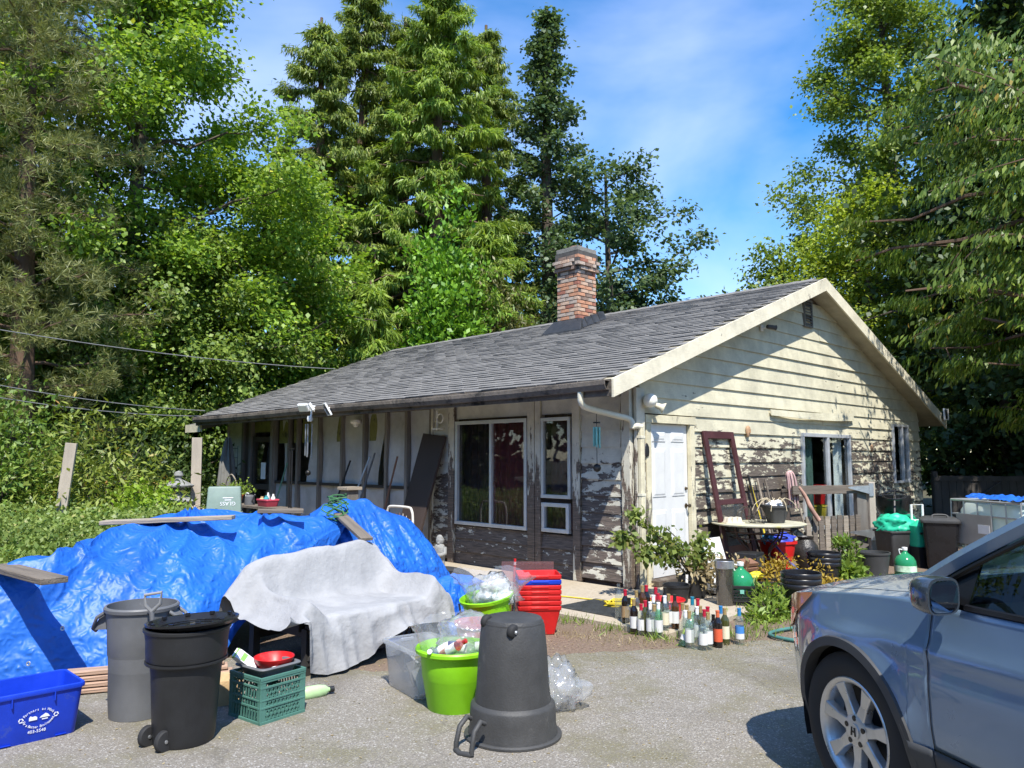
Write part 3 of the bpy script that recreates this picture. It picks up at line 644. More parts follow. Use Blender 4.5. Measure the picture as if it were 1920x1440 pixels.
def skeleton(h, r, low, nl, shape, rng, rise=.25, droop=0, lean=(0, 0), twigs=6, tr=.02):
    """trunk and limbs; returns the wood mesh and the twig points with their outward directions"""
    mb = MB(); T = []
    tp = [Vector((lean[0] * t * h + .12 * sin(3 * t + h), lean[1] * t * h + .1 * sin(2.3 * t + r), t * h * .97)) for t in [i / 10 for i in range(11)]]
    mb.tube(tp, [h * tr * (1 - .9 * i / 10) + .02 for i in range(11)], 8)
    for k in range(nl):
        t = low + (.98 - low) * ((k + rng.random()) / nl); a = k * 2.39996 + rng.uniform(-.3, .3); ln = envelope((t - low) / (1 - low), r, shape) * rng.uniform(.72, 1.12)
        f = t * 10; i = min(9, int(f)); b = tp[i].lerp(tp[i + 1], f - i); up = rise * ln * rng.uniform(.5, 1.2)
        b = Vector((b.x, b.y, max(.25, b.z - up * .6))); d = Vector((cos(a), sin(a), 0)); path = []
        for q in range(6):
            s = q / 5; path.append(b + d * ln * s + Vector((0, 0, up * s - droop * ln * s * s)) + Vector((rng.uniform(-1, 1), rng.uniform(-1, 1), rng.uniform(-1, 1))) * .05 * ln * (s > 0))
        mb.tube(path, [max(.008, .012 * ln + .02) * (1 - .8 * q / 5) for q in range(6)], 5)
        for q in range(twigs):
            s = rng.uniform(.28, 1.02); f2 = min(s, .999) * 5; i2 = int(f2); p = path[i2].lerp(path[min(i2 + 1, 5)], f2 - i2)
            tw = Vector((rng.gauss(0, 1), rng.gauss(0, 1), rng.gauss(0, .6 if shape != 'cone' else .15))) * (.07 * r + .14 * ln * rng.random()) * (.75 if shape == 'cone' else 1); e = p + tw
            if rng.random() < .5: mb.tube([p, (p + e) / 2 + Vector((0, 0, .04)), e], [.012, .009, .005], 4)
            for u in (.45, .75, 1.0): T.append((p.lerp(e, u), d + tw.normalized() * .6))
    return mb, T
M_bark = mat('tree_bark', (.085, .066, .05), .9, var=.4, vs=3, bump=.7, bs=14, stretch=(1, 1, .25))
M_bark2 = mat('reddish_bark', (.12, .075, .05), .9, var=.4, vs=3, bump=.7, bs=14, stretch=(1, 1, .25))
def tree(name, label, loc, h, r, n, m, kind='broad', low=.15, nl=40, leaf=.15, wr=.7, sig=.3, rise=.3, droop=0, seed=1, shape='round', lean=(0, 0), twigs=6, group=None, cat='tree', bark=None, flat=.7, far=True, rz=0):
    rng = random.Random(seed); g = np.random.default_rng(seed); t = thing(name, label, cat, loc, rz, group)
    mb, T = skeleton(h, r, low, nl, shape, rng, rise, droop, lean, twigs)
    obj('trunk', mb, bark or M_bark, t, smooth=50)
    TP = np.array([tuple(x[0]) for x in T]); TD = np.array([tuple(x[1]) for x in T]); ix = g.integers(0, len(T), n); D = unit(TD[ix]); out = unit(TP[ix] - np.array([lean[0] * h * .5, lean[1] * h * .5, 0]) * 1.0 - np.stack([0 * ix, 0 * ix, TP[ix][:, 2] * .75], 1))
    if kind == 'broad':
        P = TP[ix] + g.normal(0, 1, (n, 3)) * np.array([sig, sig, sig * flat]); A = D * .6 + g.normal(0, .7, (n, 3)) + np.array([0, 0, -.35]); Nn = out * .55 + g.normal(0, .5, (n, 3)) + np.array([0, 0, .75])
        V = leaves(P, A, Nn, leaf * g.uniform(.6, 1.3, n), wr, .08)
    elif kind == 'cedar':      # hanging sprays of flat scale leaves
        P = TP[ix] + g.normal(0, 1, (n, 3)) * np.array([sig, sig, sig * .6]); dr = g.uniform(.25, 1.0, (n, 1)); A = D * (1 - dr) + g.normal(0, .26, (n, 3)) + np.concatenate([np.zeros((n, 2)), -dr * 1.1], 1); Nn = out + g.normal(0, .5, (n, 3))
        V = leaves(P, A, Nn, leaf * g.uniform(.5, 1.4, n), wr, .03, .35)
    elif kind == 'pine':       # needle tufts
        c = n // 16; ci = g.integers(0, len(T), c); C = TP[ci] + g.normal(0, sig, (c, 3)); P = np.repeat(C, 16, 0); A = g.normal(0, 1, (c * 16, 3)) + np.repeat(unit(TD[ci]), 16, 0) * .9 + np.array([0, 0, .35]); Nn = g.normal(0, 1, (c * 16, 3))
        V = leaves(P, A, Nn, leaf * g.uniform(.7, 1.2, c * 16), wr, 0)
    elif kind == 'cherry':     # long leaves hanging in rows under the shoots
        P = TP[ix] + g.normal(0, 1, (n, 3)) * np.array([sig, sig, sig * .25]); A = D * .4 + g.normal(0, .25, (n, 3)) + np.array([0, 0, -.95]); Nn = out * .8 + g.normal(0, .45, (n, 3)) + np.array([0, 0, .5])
        V = leaves(P, A, Nn, leaf * g.uniform(.6, 1.25, n), wr, .08, .5)
    quads('crown', V, m, t); return t
def shrub(name, label, loc, rx, ry, h, n, m, leaf=.08, wr=.5, seed=1, cat='shrub', group=None, up=.5, stems=9, lump=.35, base=.0, spiky=0):
    g = np.random.default_rng(seed); rng = random.Random(seed); t = thing(name, label, cat, loc, 0, group)
    mb = MB(); 
    for k in range(stems):
        a = k * 2.4; e = Vector((cos(a) * rx * rng.uniform(.3, .75), sin(a) * ry * rng.uniform(.3, .75), h * rng.uniform(.55, .9))); mb.tube([Vector((cos(a) * .04, sin(a) * .04, 0)), e * .5 + Vector((0, 0, h * .12)), e], [.012 + h * .004, .01, .004], 5)
    obj('stems', mb, M_bark, t, smooth=50)
    nc = max(10, n // 60); th = g.uniform(0, 2 * pi, nc); cz = g.uniform(-.15, 1, nc); rr = g.uniform(.55, 1.0, nc) ** .6 * (1 + g.normal(0, lump * .35, nc)); s_ = np.sqrt(np.maximum(0, 1 - np.clip(cz, 0, 1) ** 2))
    Cc = np.stack([np.cos(th) * s_ * rr * rx, np.sin(th) * s_ * rr * ry, base + (h - base) * np.clip((.1 + .9 * np.clip(cz, 0, 1)) * rr, .05, 1.15)], 1)
    ix = g.integers(0, nc, n); sg = .22 * (rx + ry) / 2 * (1 + lump); P = Cc[ix] + g.normal(0, 1, (n, 3)) * sg * np.array([.8, .8, .6]); P[:, 2] = np.maximum(P[:, 2], .02)
    out = unit(P - np.array([0, 0, h * .3])); A = out * .6 + g.normal(0, .75, (n, 3)) + np.array([0, 0, up - .55]); Nn = out * .5 + g.normal(0, .6, (n, 3)) + np.array([0, 0, .6])
    quads('foliage', leaves(P, A, Nn, leaf * g.uniform(.6, 1.3, n), wr, .06), m, t); return t

LM_maple = leafmat('maple_leaf', (0.099, 0.204, 0.023), (0.324, 0.457, 0.059), .42, pale=(0.600, 0.600, 0.083))
LM_maple2 = leafmat('maple_leaf_grey', (0.113, 0.192, 0.037), (0.283, 0.374, 0.074), .42)
LM_pine = leafmat('pine_needle', (.12, .15, .05), (.30, .31, .11), .25)
LM_cedar = leafmat('cedar_spray', (.105, .175, .033), (.31, .375, .085), .36, pale=(.36, .33, .1))
LM_cedar2 = leafmat('cedar_spray_bright', (.135, .235, .033), (.335, .435, .075), .38)
LM_arb = leafmat('arborvitae', (0.085, 0.205, 0.019), (0.226, 0.411, 0.039), .3)
LM_poplar = leafmat('poplar_leaf', (.055, .105, .045), (.135, .195, .085), .35)
LM_brown = leafmat('olive_shrub', (0.102, 0.109, 0.036), (0.203, 0.189, 0.072), .25)
LM_right = leafmat('right_broadleaf', (0.099, 0.168, 0.029), (0.283, 0.359, 0.059), .35)
LM_rightY = leafmat('right_yellowgreen', (0.185, 0.272, 0.025), (0.416, 0.481, 0.057), .4)
LM_cherry = leafmat('cherry_leaf', (0.069, 0.138, 0.018), (0.218, 0.293, 0.046), .36, pale=(0.460, 0.276, 0.057))
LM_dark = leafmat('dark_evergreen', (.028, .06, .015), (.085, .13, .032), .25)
LM_laurel = leafmat('laurel_leaf', (0.083, 0.167, 0.026), (0.233, 0.333, 0.060), .3)
LM_rhodo = leafmat('rhododendron_leaf', (0.131, 0.189, 0.026), (0.290, 0.334, 0.065), .3, pale=(0.435, 0.246, 0.078))
LM_cover = leafmat('groundcover_leaf', (0.100, 0.175, 0.033), (0.250, 0.316, 0.075), .3, pale=(0.367, 0.333, 0.120))
LM_lime = leafmat('lime_leaf', (.18, .30, .02), (.30, .42, .04), .35)
LM_weed = leafmat('weed_leaf', (0.131, 0.217, 0.033), (0.290, 0.392, 0.065), .35)
LM_spirea = leafmat('spirea_leaf', (.34, .22, .03), (.50, .36, .05), .3, pale=(.35, .1, .04))
LM_dry = leafmat('dry_leaf', (.32, .24, .12), (.50, .42, .26), .3)
LM_bush = leafmat('potted_bush_leaf', (.10, .16, .03), (.26, .31, .08), .4, pale=(.4, .3, .14))

# ------------------------------------------------------------------ trees
GR = 'tall broadleaf trees at the left'
tree('maple_tree', 'tall bright green maple left of the cedars, wires crossing its foot', (-10.2, 20.5, 0), 16.5, 4.3, 92000, LM_maple, nl=56, leaf=.145, seed=3, low=.12, sig=.33, group=GR)
tree('maple_tree', 'broad leafy maple between the brown pine and the tallest maple', (-14.6, 20.5, 0), 14.5, 4.2, 74000, LM_maple2, nl=50, leaf=.145, seed=5, low=.1, group=GR)
tree('maple_tree', 'lower rounded maple just left of the cedars behind the roof end', (-7.4, 22.5, 0), 10.6, 3.3, 56000, LM_maple, nl=44, leaf=.135, seed=8, low=.1, group=GR)
tree('maple_tree', 'shaded maple with low dark branches behind the two wooden posts', (-8.9, 20.6, 0), 8.2, 2.9, 42000, LM_maple2, nl=38, leaf=.125, seed=12, low=.04, group=GR)
tree('maple_tree', 'dense shaded maple behind the pale rhododendron', (-12.6, 19.4, 0), 8.0, 3.0, 42000, LM_maple2, nl=38, leaf=.125, seed=14, low=.04, group=GR)
tree('pine_tree', 'olive brown pine at the left edge with tufted needles', (-10.7, 16.6, 0), 14.5, 2.5, 140000, LM_pine, kind='pine', nl=72, leaf=.19, wr=.075, seed=21, low=.05, sig=.15, rise=.1, shape='column', bark=M_bark2, twigs=9)
GC = 'cedars behind the house'
tree('cedar_tree', 'leftmost cedar with a narrow drooping top behind the house', (-7.5, 29, 0), 19.6, 4.7, 96000, LM_cedar, kind='cedar', nl=95, leaf=.25, wr=.2, seed=31, low=.05, sig=.11, rise=-.05, droop=.22, shape='cone', group=GC, bark=M_bark2, twigs=7)
tree('cedar_tree', 'tall double-topped cedar, second from the left behind the roof', (-6.1, 30.5, 0), 22.6, 5.4, 128000, LM_cedar, kind='cedar', nl=105, leaf=.26, wr=.2, seed=32, low=.05, sig=.11, rise=-.05, droop=.22, shape='cone', group=GC, bark=M_bark2, twigs=7)
tree('cedar_tree', 'widest cedar in the middle of the row behind the roof', (-2.8, 29, 0), 21.6, 6.0, 156000, LM_cedar2, kind='cedar', nl=110, leaf=.26, wr=.2, seed=33, low=.05, sig=.11, rise=-.05, droop=.24, shape='cone', group=GC, bark=M_bark2, twigs=7)
tree('cedar_tree', 'spindly cedar with a bare pointed tip left of the dark poplar', (-1.0, 31.5, 0), 20.8, 4.9, 96000, LM_cedar, kind='cedar', nl=95, leaf=.25, wr=.2, seed=34, low=.05, sig=.11, rise=-.05, droop=.25, shape='cone', group=GC, bark=M_bark2, twigs=7)
tree('cedar_tree', 'cedar filling the gap between the double-topped and the widest one', (-4.5, 31.5, 0), 21.2, 5.6, 84000, LM_cedar, kind='cedar', nl=95, leaf=.26, wr=.2, seed=38, low=.05, sig=.11, rise=-.05, droop=.22, shape='cone', group=GC, bark=M_bark2, twigs=7)
tree('cedar_tree', 'small bright drooping cedar rising over the far roof end', (-4.3, 23.6, 0), 7.3, 2.0, 22000, LM_cedar2, kind='cedar', nl=60, leaf=.3, wr=.14, seed=35, low=.05, sig=.1, rise=0, droop=.3, shape='cone', group=GC, bark=M_bark2)
tree('cedar_tree', 'bushy cedar with light green sprays left of the chimney', (-1.0, 27.0, 0), 10.5, 3.2, 42000, LM_cedar2, kind='cedar', nl=80, leaf=.34, wr=.14, seed=37, low=.05, sig=.11, rise=0, droop=.28, shape='cone', group=GC, bark=M_bark2)
shrub('arborvitae', 'dense vivid green arborvitae standing up in front of the cedars', (-2.1, 24.8, 0), 1.35, 1.35, 9.3, 17000, LM_arb, leaf=.2, wr=.6, seed=40, cat='tree', up=.9, lump=.3)
shrub('olive_bush', 'dull olive brown bush showing over the ridge left of the chimney', (-.4, 26.0, 0), 1.9, 1.6, 7.4, 15000, LM_brown, leaf=.16, wr=.35, seed=41, cat='bush', up=.6)
tree('poplar_tree', 'slim dark poplar with a pointed top right of the cedars', (1.55, 31, 0), 21.2, 2.9, 22000, LM_poplar, nl=56, leaf=.18, wr=.85, seed=51, low=.15, sig=.24, rise=.9, shape='cone')
tree('poplar_tree', 'spreading blue-green poplar behind the brick chimney', (4.0, 31, 0), 14, 4.2, 20000, LM_poplar, nl=32, leaf=.19, wr=.85, seed=52, low=.15, sig=.3, rise=.5)
tree('poplar_tree', 'low open-branched poplar right of the chimney over the ridge', (5.6, 32.5, 0), 9.5, 2.4, 6500, LM_poplar, nl=22, leaf=.22, wr=.85, seed=53, low=.2, sig=.28, rise=.5)
GT = 'trees right of the house'
tree('broadleaf_tree', 'tall dark broadleaf tree rising behind the gable peak', (13.7, 27, 0), 20, 3.9, 62000, LM_right, nl=54, leaf=.16, seed=61, low=.12, sig=.32, group=GT, rise=.45)
tree('broadleaf_tree', 'yellow-green rounded tree just right of the gable peak', (11.0, 23.4, 0), 10.4, 2.7, 38000, LM_rightY, nl=42, leaf=.13, seed=62, low=.12, group=GT)
tree('broadleaf_tree', 'feathery sapling whose tip leans left over the roof ridge', (10.0, 25.5, 0), 9.0, 1.9, 9000, LM_right, nl=26, leaf=.15, seed=63, low=.2, group=GT, lean=(-.1, 0), rise=.8)
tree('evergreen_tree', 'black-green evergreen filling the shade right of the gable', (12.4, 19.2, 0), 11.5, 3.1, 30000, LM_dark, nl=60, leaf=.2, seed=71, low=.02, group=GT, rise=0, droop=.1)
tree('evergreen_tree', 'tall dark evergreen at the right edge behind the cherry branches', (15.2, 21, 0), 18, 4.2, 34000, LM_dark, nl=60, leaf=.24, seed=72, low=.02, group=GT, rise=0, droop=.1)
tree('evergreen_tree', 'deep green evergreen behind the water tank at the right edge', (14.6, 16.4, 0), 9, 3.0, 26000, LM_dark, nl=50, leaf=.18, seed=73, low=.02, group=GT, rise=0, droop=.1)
tree('cherry_tree', 'near cherry tree reaching in from the right with long drooping leaves', (10.9, 12.9, 0), 10.5, 4.7, 60000, LM_cherry, kind='cherry', nl=64, leaf=.16, wr=.34, seed=81, low=.22, sig=.17, rise=.12, droop=.08, twigs=8, bark=M_bark2)
# far wood closing the gaps between the trees
g = np.random.default_rng(89); n = 52000; lump = np.stack([g.uniform(-45, 45, 300), g.uniform(-34, -22, 300), g.uniform(.5, 9.5, 300)], 1); lump[:150] = np.stack([g.uniform(-34, -24, 150), g.uniform(-22, 34, 150), g.uniform(.5, 12, 150)], 1); ix = g.integers(0, 300, n); P = lump[ix] + g.normal(0, 1, (n, 3)) * 1.3; P[:, 2] = np.abs(P[:, 2])
quads('roadside_wood', leaves(P, g.normal(0, 1, (n, 3)), g.normal(0, .6, (n, 3)) + np.array([0, .5, .6]), .8 * g.uniform(.6, 1.3, n), .8), LM_dark, kind='stuff', label='belt of dark trees beyond the driveway, seen only in reflections', cat='wood')
g = np.random.default_rng(90); n = 34000; cx = []
lump = np.stack([g.uniform(-42, 30, 400), g.uniform(36, 46, 400), g.uniform(.5, 11, 400)], 1); lump[:, 2] *= np.where((lump[:, 0] > -2) & (lump[:, 0] < 16), .55, 1.0)
ix = g.integers(0, 400, n); P = lump[ix] + g.normal(0, 1, (n, 3)) * np.array([1.2, .9, .9]); P[:, 2] = np.abs(P[:, 2]); A = g.normal(0, 1, (n, 3)) + np.array([0, -.3, -.3]); Nn = g.normal(0, .6, (n, 3)) + np.array([0, -.5, .6])
quads('distant_wood', leaves(P, A, Nn, .55 * g.uniform(.6, 1.3, n), .7), LM_dark, kind='stuff', label='dark wood closing the gaps far behind the trees', cat='wood')

# ------------------------------------------------------------------ shrubs and ground cover at the left
GS = 'shrubs beyond the blue tarpaulin'
shrub('rhododendron', 'pale yellow-green rhododendron between the two wooden posts', (-7.35, 13.9, 0), 1.25, 1.0, 2.1, 5200, LM_rhodo, leaf=.15, wr=.3, seed=101, group=GS, up=.3)
shrub('laurel_bush', 'mottled laurel bush at the left edge behind the leaning post', (-9.6, 14.2, 0), 1.7, 1.3, 2.6, 9000, LM_laurel, leaf=.12, wr=.45, seed=102, group=GS)
shrub('laurel_bush', 'laurel bush cut by the left edge, in front of the pine', (-11.6, 15, 0), 1.6, 1.4, 3.6, 9500, LM_laurel, leaf=.12, wr=.45, seed=103, group=GS)
shrub('lime_shrub', 'small glowing lime green shrub beside the stone lantern', (-6.2, 12.9, 0), .55, .5, 1.22, 1700, LM_lime, leaf=.09, wr=.7, seed=104, group=GS)
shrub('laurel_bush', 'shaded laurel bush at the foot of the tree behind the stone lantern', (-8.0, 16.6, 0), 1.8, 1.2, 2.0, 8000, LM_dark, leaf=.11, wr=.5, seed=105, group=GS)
g = np.random.default_rng(110); n = 62000
bx = g.uniform(0, 1, n); by = g.uniform(0, 1, n) ** 1.15
P = np.zeros((n, 3)); P[:, 1] = 7.2 + by * 6.2; P[:, 0] = -10.5 + bx * (10.5 - 3.7 - 1.0 * by) ; P[:, 0] = np.where(P[:, 1] < 8.2, np.minimum(P[:, 0], -3.9), P[:, 0])
hgt = .50 + .34 * by + np.array([.22 * noise.noise((x * .9, y * .9, 2)) + .10 * noise.noise((x * 2.6, y * 2.6, 5)) for x, y in P[:, :2]])
P[:, 2] = hgt * g.uniform(0, 1, n) ** .35
A = g.normal(0, .8, (n, 3)) + np.array([0, 0, .1]); Nn = g.normal(0, .6, (n, 3)) + np.array([0, -.35, .7])
quads('ground_cover', leaves(P, A, Nn, .062 * g.uniform(.5, 1.4, n), .62, .08), LM_cover, kind='stuff', label='thick tangle of low green ground cover behind the blue tarpaulin', cat='ground cover')
# ------------------------------------------------------------------ things on the driveway, left
def textmesh(mb, s, size, M4, extrude=.0005, align='CENTER'):
    cu = bpy.data.curves.new('text', 'FONT'); cu.body = s; cu.size = size; cu.align_x = align; cu.extrude = extrude; cu.resolution_u = 3
    o = bpy.data.objects.new('text', cu); me = bpy.data.meshes.new_from_object(o)
    mb.add([M4 @ v.co for v in me.vertices], [tuple(p.vertices) for p in me.polygons])
    bpy.data.objects.remove(o); bpy.data.meshes.remove(me); bpy.data.curves.remove(cu)
def arctext(mb, s, size, rx, ry, a0, a1, M4, flip=False):
    """letters set one by one along an ellipse"""
    n = len(s)
    for i, c in enumerate(s):
        if c == ' ': continue
        a = a0 + (a1 - a0) * (i / (n - 1)); x, y = rx * cos(a), ry * sin(a); tg = atan2(ry * cos(a), -rx * sin(a)) + (pi if not flip else 0)
        textmesh(mb, c, size, M4 @ Matrix.Translation((x, y, 0)) @ Matrix.Rotation(tg, 4, 'Z'))
def gpos(px, py, back=0.0):
    p = G(px, py); d = Vector((p.x, p.y, 0)).normalized(); return p + d * back
M_blue = mat('blue_bin_plastic', (.008, .045, .50), .38, var=.14, vs=5, spec=.5, bump=.05, bs=60, dirt=(.05, .09, .40), dscale=9, dthr=.62)
M_greyp = mat('grey_can_plastic', (.125, .128, .135), .5, var=.12, vs=4, bump=.08, bs=120, dirt=(.26, .26, .26), dscale=5, dthr=.66)
M_blackp = mat('black_can_plastic', (.017, .0175, .019), .45, var=.25, vs=5, bump=.08, bs=140, dirt=(.07, .07, .067), dscale=7, dthr=.68)
M_blackp2 = mat('faded_black_plastic', (.05, .05, .05), .55, var=.25, vs=4, bump=.15, bs=90, dirt=(.12, .118, .112), dscale=4, dthr=.6)
M_lid = mat('black_lid_plastic', (.014, .014, .016), .28, var=.2)
M_lime = mat('lime_plastic', (.24, .60, .012), .4, var=.1, dirt=(.24, .42, .06), dscale=7, dthr=.64)
M_red = mat('red_plastic', (.58, .016, .016), .4, var=.14, dirt=(.50, .06, .05), dscale=7, dthr=.6)
M_dred = mat('dull_red_plastic', (.42, .02, .03), .45, var=.1)
M_clear = clear('clear_film', refl=.16, haze=.16, hcol=(.9, .92, .94))
M_milky = clear('milky_tote', refl=.1, haze=.3, hcol=(.75, .78, .82))
M_bagw = clear('crumpled_bag', refl=.3, haze=.22, hcol=(.92, .94, .96))
M_rubber = mat('rubber', (.022, .022, .023), .75, var=.3)
M_steel = mat('galvanised_steel', (.5, .51, .52), .38, .85, var=.15)

def openbin(mb, w0, d0, w1, d1, h, lip=.018, rad=.03, th=.006, liph=.03):
    mb.rrect([(w0, d0, 0), (w0 + .01, d0 + .01, .012), (w1, d1, h - liph), (w1 + lip, d1 + lip, h - liph), (w1 + lip + .006, d1 + lip + .006, h - liph * .6), (w1 + lip, d1 + lip, h - .004), (w1 + lip * .5, d1 + lip * .5, h), (w1 - th * 2, d1 - th * 2, h - .004), (w0 - th * 2, d0 - th * 2, .015)], rad, 4, cap0=True, cap1=True)
# blue recycling box with its print
p, q = G(8, 1407), G(143, 1376); ax = (q - p).normalized(); rz = atan2(ax.y, ax.x); nb = Vector((-ax.y, ax.x, 0)); ctr = (p + q) / 2 + nb * .175 - ax * .04
bb = thing('recycling_bin', 'empty bright blue recycling box with white print at the left edge', 'bin', ctr, rz); bb.scale = (.92, .92, .94)
mb = MB(); openbin(mb, .47, .35, .53, .41, .315, .02, .04); obj('tub', mb, M_blue, bb, smooth=35)
mb = MB()
for x in (-.13, .1): mb.box((x, -.213, .262), (.006, .012, .05))
mb.box((-.15, -.18, .02), (.06, .02, .004)); mb.box((.15, -.18, .02), (.06, .02, .004)); obj('rib', mb, M_blue, bb)
tilt = math.atan(.03 / .30); Mx = Matrix.Translation((.005, -.1945, .15)) @ Matrix.Rotation(pi / 2 - tilt + 2 * 0, 4, 'X') @ Matrix.Translation((0, 0, .0045))
Mx = Matrix.Translation((.02, -.1795 - .0135 - .005, .15)) @ Matrix.Rotation(pi / 2 + tilt * .0 + tilt, 4, 'X')
mb = MB(); arctext(mb, 'Partners at Work', .021, .078, .042, radians(158), radians(22), Mx); arctext(mb, 'For a Better Environment', .0215, .088, .062, radians(195), radians(345), Mx, True)
textmesh(mb, '403-5548', .026, Mx @ Matrix.Translation((-.005, -.088, 0)))
for sx in (-.095, .095):
    for k in range(3):
        a = k * 2 * pi / 3 + .5; c = Mx @ Matrix.Translation((sx, 0, 0)) @ Matrix.Rotation(a, 4, 'Z')
        mb.add([c @ Vector(v) for v in ((.006, -.009, .0006), (.013, -.009, .0006), (.014, .004, .0006), (.009, .011, .0006), (.004, .006, .0006), (.008, .0, .0006))], [(0, 1, 2, 3, 4, 5)])
for pts in (((-.052, -.012), (-.008, -.012), (-.008, .004), (-.02, .012), (-.034, .01), (-.046, .016), (-.052, .006)), ((.004, -.004), (.062, -.004), (.05, .012), (.036, .02), (.022, .011), (.012, .006)), ((.018, -.017), (.05, -.017), (.05, -.01), (.018, -.01))):
    mb.add([Mx @ Vector((a, b, .0006)) for a, b in pts], [tuple(range(len(pts)))])
obj('print', mb, mat('white_print', (.82, .84, .88), .6, var=0), bb, label='white oval print with lettering and a phone number')

# grey can
gc = thing('trash_can', 'open grey round trash can behind the black wheeled one', 'trash can', (-2.34, 4.98, 0), radians(4)); gc.scale = (.84, .84, .97)
mb = MB(); mb.lathe([(.001, 0), (.185, 0), (.195, .01), (.205, .12), (.213, .38), (.222, .40), (.232, .56), (.236, .60), (.245, .665), (.258, .67), (.262, .69), (.255, .70), (.24, .70), (.238, .66), (.225, .5), (.19, .015), (.001, .012)], 40); obj('body', mb, M_greyp, gc, smooth=35)
for sx in (-1, 1):
    mb = MB(); mb.tube([(sx * .235, -.09, .66), (sx * .29, -.085, .63), (sx * .325, -.06, .56), (sx * .33, 0, .535), (sx * .325, .06, .56), (sx * .29, .085, .63), (sx * .235, .09, .66)], .013, 8)
    mb.hexa([(sx * .23, -.06, .55), (sx * .325, -.06, .55), (sx * .325, .06, .55), (sx * .23, .06, .55), (sx * .235, -.06, .66), (sx * .28, -.055, .63), (sx * .28, .055, .63), (sx * .235, .06, .66)]); obj('handle', mb, M_greyp, gc, smooth=50)
# tool with a D handle standing between the cans
tl = thing('spade_handle', 'grey D-grip tool handle leaning between the grey and the black can', 'tool', (0, 0, 0))
mb = MB(); a, b = Vector((-2.06, 4.66, .05)), Vector((-2.16, 4.72, .68)); mb.tube([a, b], .014, 8); obj('shaft', mb, M_greyp, tl, smooth=40)
mb = MB(); mb.tube([b, b + Vector((-.035, -.01, .04)), b + Vector((-.04, -.01, .10)), b + Vector((.055, .0, .115)), b + Vector((.05, .0, .05)), b], .011, 8); obj('grip', mb, mat('grey_grip', (.22, .22, .22), .5), tl, smooth=40)

def wheeled_can(name, label, loc, rz, inverted=False):
    t = thing(name, label, 'trash can', loc, rz)
    s = -1 if inverted else 1; H = .68
    def Z(z): return H - z if inverted else z
    prof = [(.001, .0), (.15, .0), (.182, .012), (.19, .05), (.2, .2), (.212, .40), (.222, .47), (.222, .475), (.243, .49), (.246, .50), (.25, .56), (.25, .60), (.26, .655), (.268, .66), (.27, .675), (.262, .68), (.248, .68), (.245, .65), (.215, .45), (.18, .03), (.001, .025)]
    if inverted: prof[0:4] = [(.001, .004), (.12, .0), (.168, .012), (.186, .05)]
    mb = MB(); mb.lathe([(r, Z(z)) for r, z in (prof if not inverted else prof)], 44); obj('body', mb, M_blackp if not inverted else M_blackp2, t, smooth=38)
    return t, Z
bc, Z = wheeled_can('wheeled_trash_can', 'black round wheeled trash can with an upturned lid on top', (-1.86, 4.53, 0), radians(0)); bc.scale = (.88, .88, .95)
mb = MB(); mb.lathe([(.001, .0), (.19, .0), (.245, .012), (.262, .03), (.285, .036), (.287, .048), (.28, .05), (.262, .044), (.24, .024), (.19, .012), (.001, .014)], 44)
ld = obj('lid', mb, M_lid, bc, smooth=35, label='black lid lying upside down'); ld.location = (.03, .0, .665); ld.rotation_euler = (radians(-2), radians(-3), 0)
mb = MB()
for k in range(10):
    a = k * .628 + .2; mb.box((cos(a) * .255, sin(a) * .255, .048), (.016, .03, .018), rot(0, 0, a))
for rr in (.12, .2): mb.tube([(rr * cos(i * .2618), rr * sin(i * .2618), .018) for i in range(25)], .004, 5)
cl = obj('clip', mb, M_lid, ld); 
mb = MB(); mb.lathe([(.216, .47), (.248, .472), (.252, .478), (.252, .488), (.216, .49)], 44); obj('rib', mb, M_blackp, bc, smooth=30)
for sx in (-1, 1):
    mb = MB(); mb.lathe([(.001, -.022), (.02, -.022), (.055, -.02), (.062, -.012), (.062, .012), (.055, .02), (.02, .022), (.001, .022)], 24, (0, 0, 0), rot(0, pi / 2, 0))
    wl = obj('wheel', mb, M_rubber, bc, smooth=40); wl.location = Matrix.Rotation(radians(-32), 3, 'Z') @ Vector((sx * .085 - .02, -.185, .062)); wl.rotation_euler[2] = radians(-32)
    mb = MB(); mb.lathe([(.001, -.028), (.01, -.027), (.012, -.02), (.012, .02), (.01, .027), (.001, .028)], 12, (0, 0, 0), rot(0, pi / 2, 0)); obj('hub', mb, M_steel, wl, smooth=40)
# the upturned can at the front
ic, Z = wheeled_can('wheeled_trash_can', 'faded black wheeled trash can standing upside down at the front', (.005, 4.62, 0), 0, True)
mb = MB(); mb.lathe([(.25, .002), (.275, .0), (.283, .012), (.283, .022), (.272, .03), (.25, .028)], 44); obj('rim', mb, M_blackp2, ic, smooth=30)
Ra = Matrix.Rotation(radians(-52), 3, 'Z')
def ring_at(mb, ang, z, r): pass
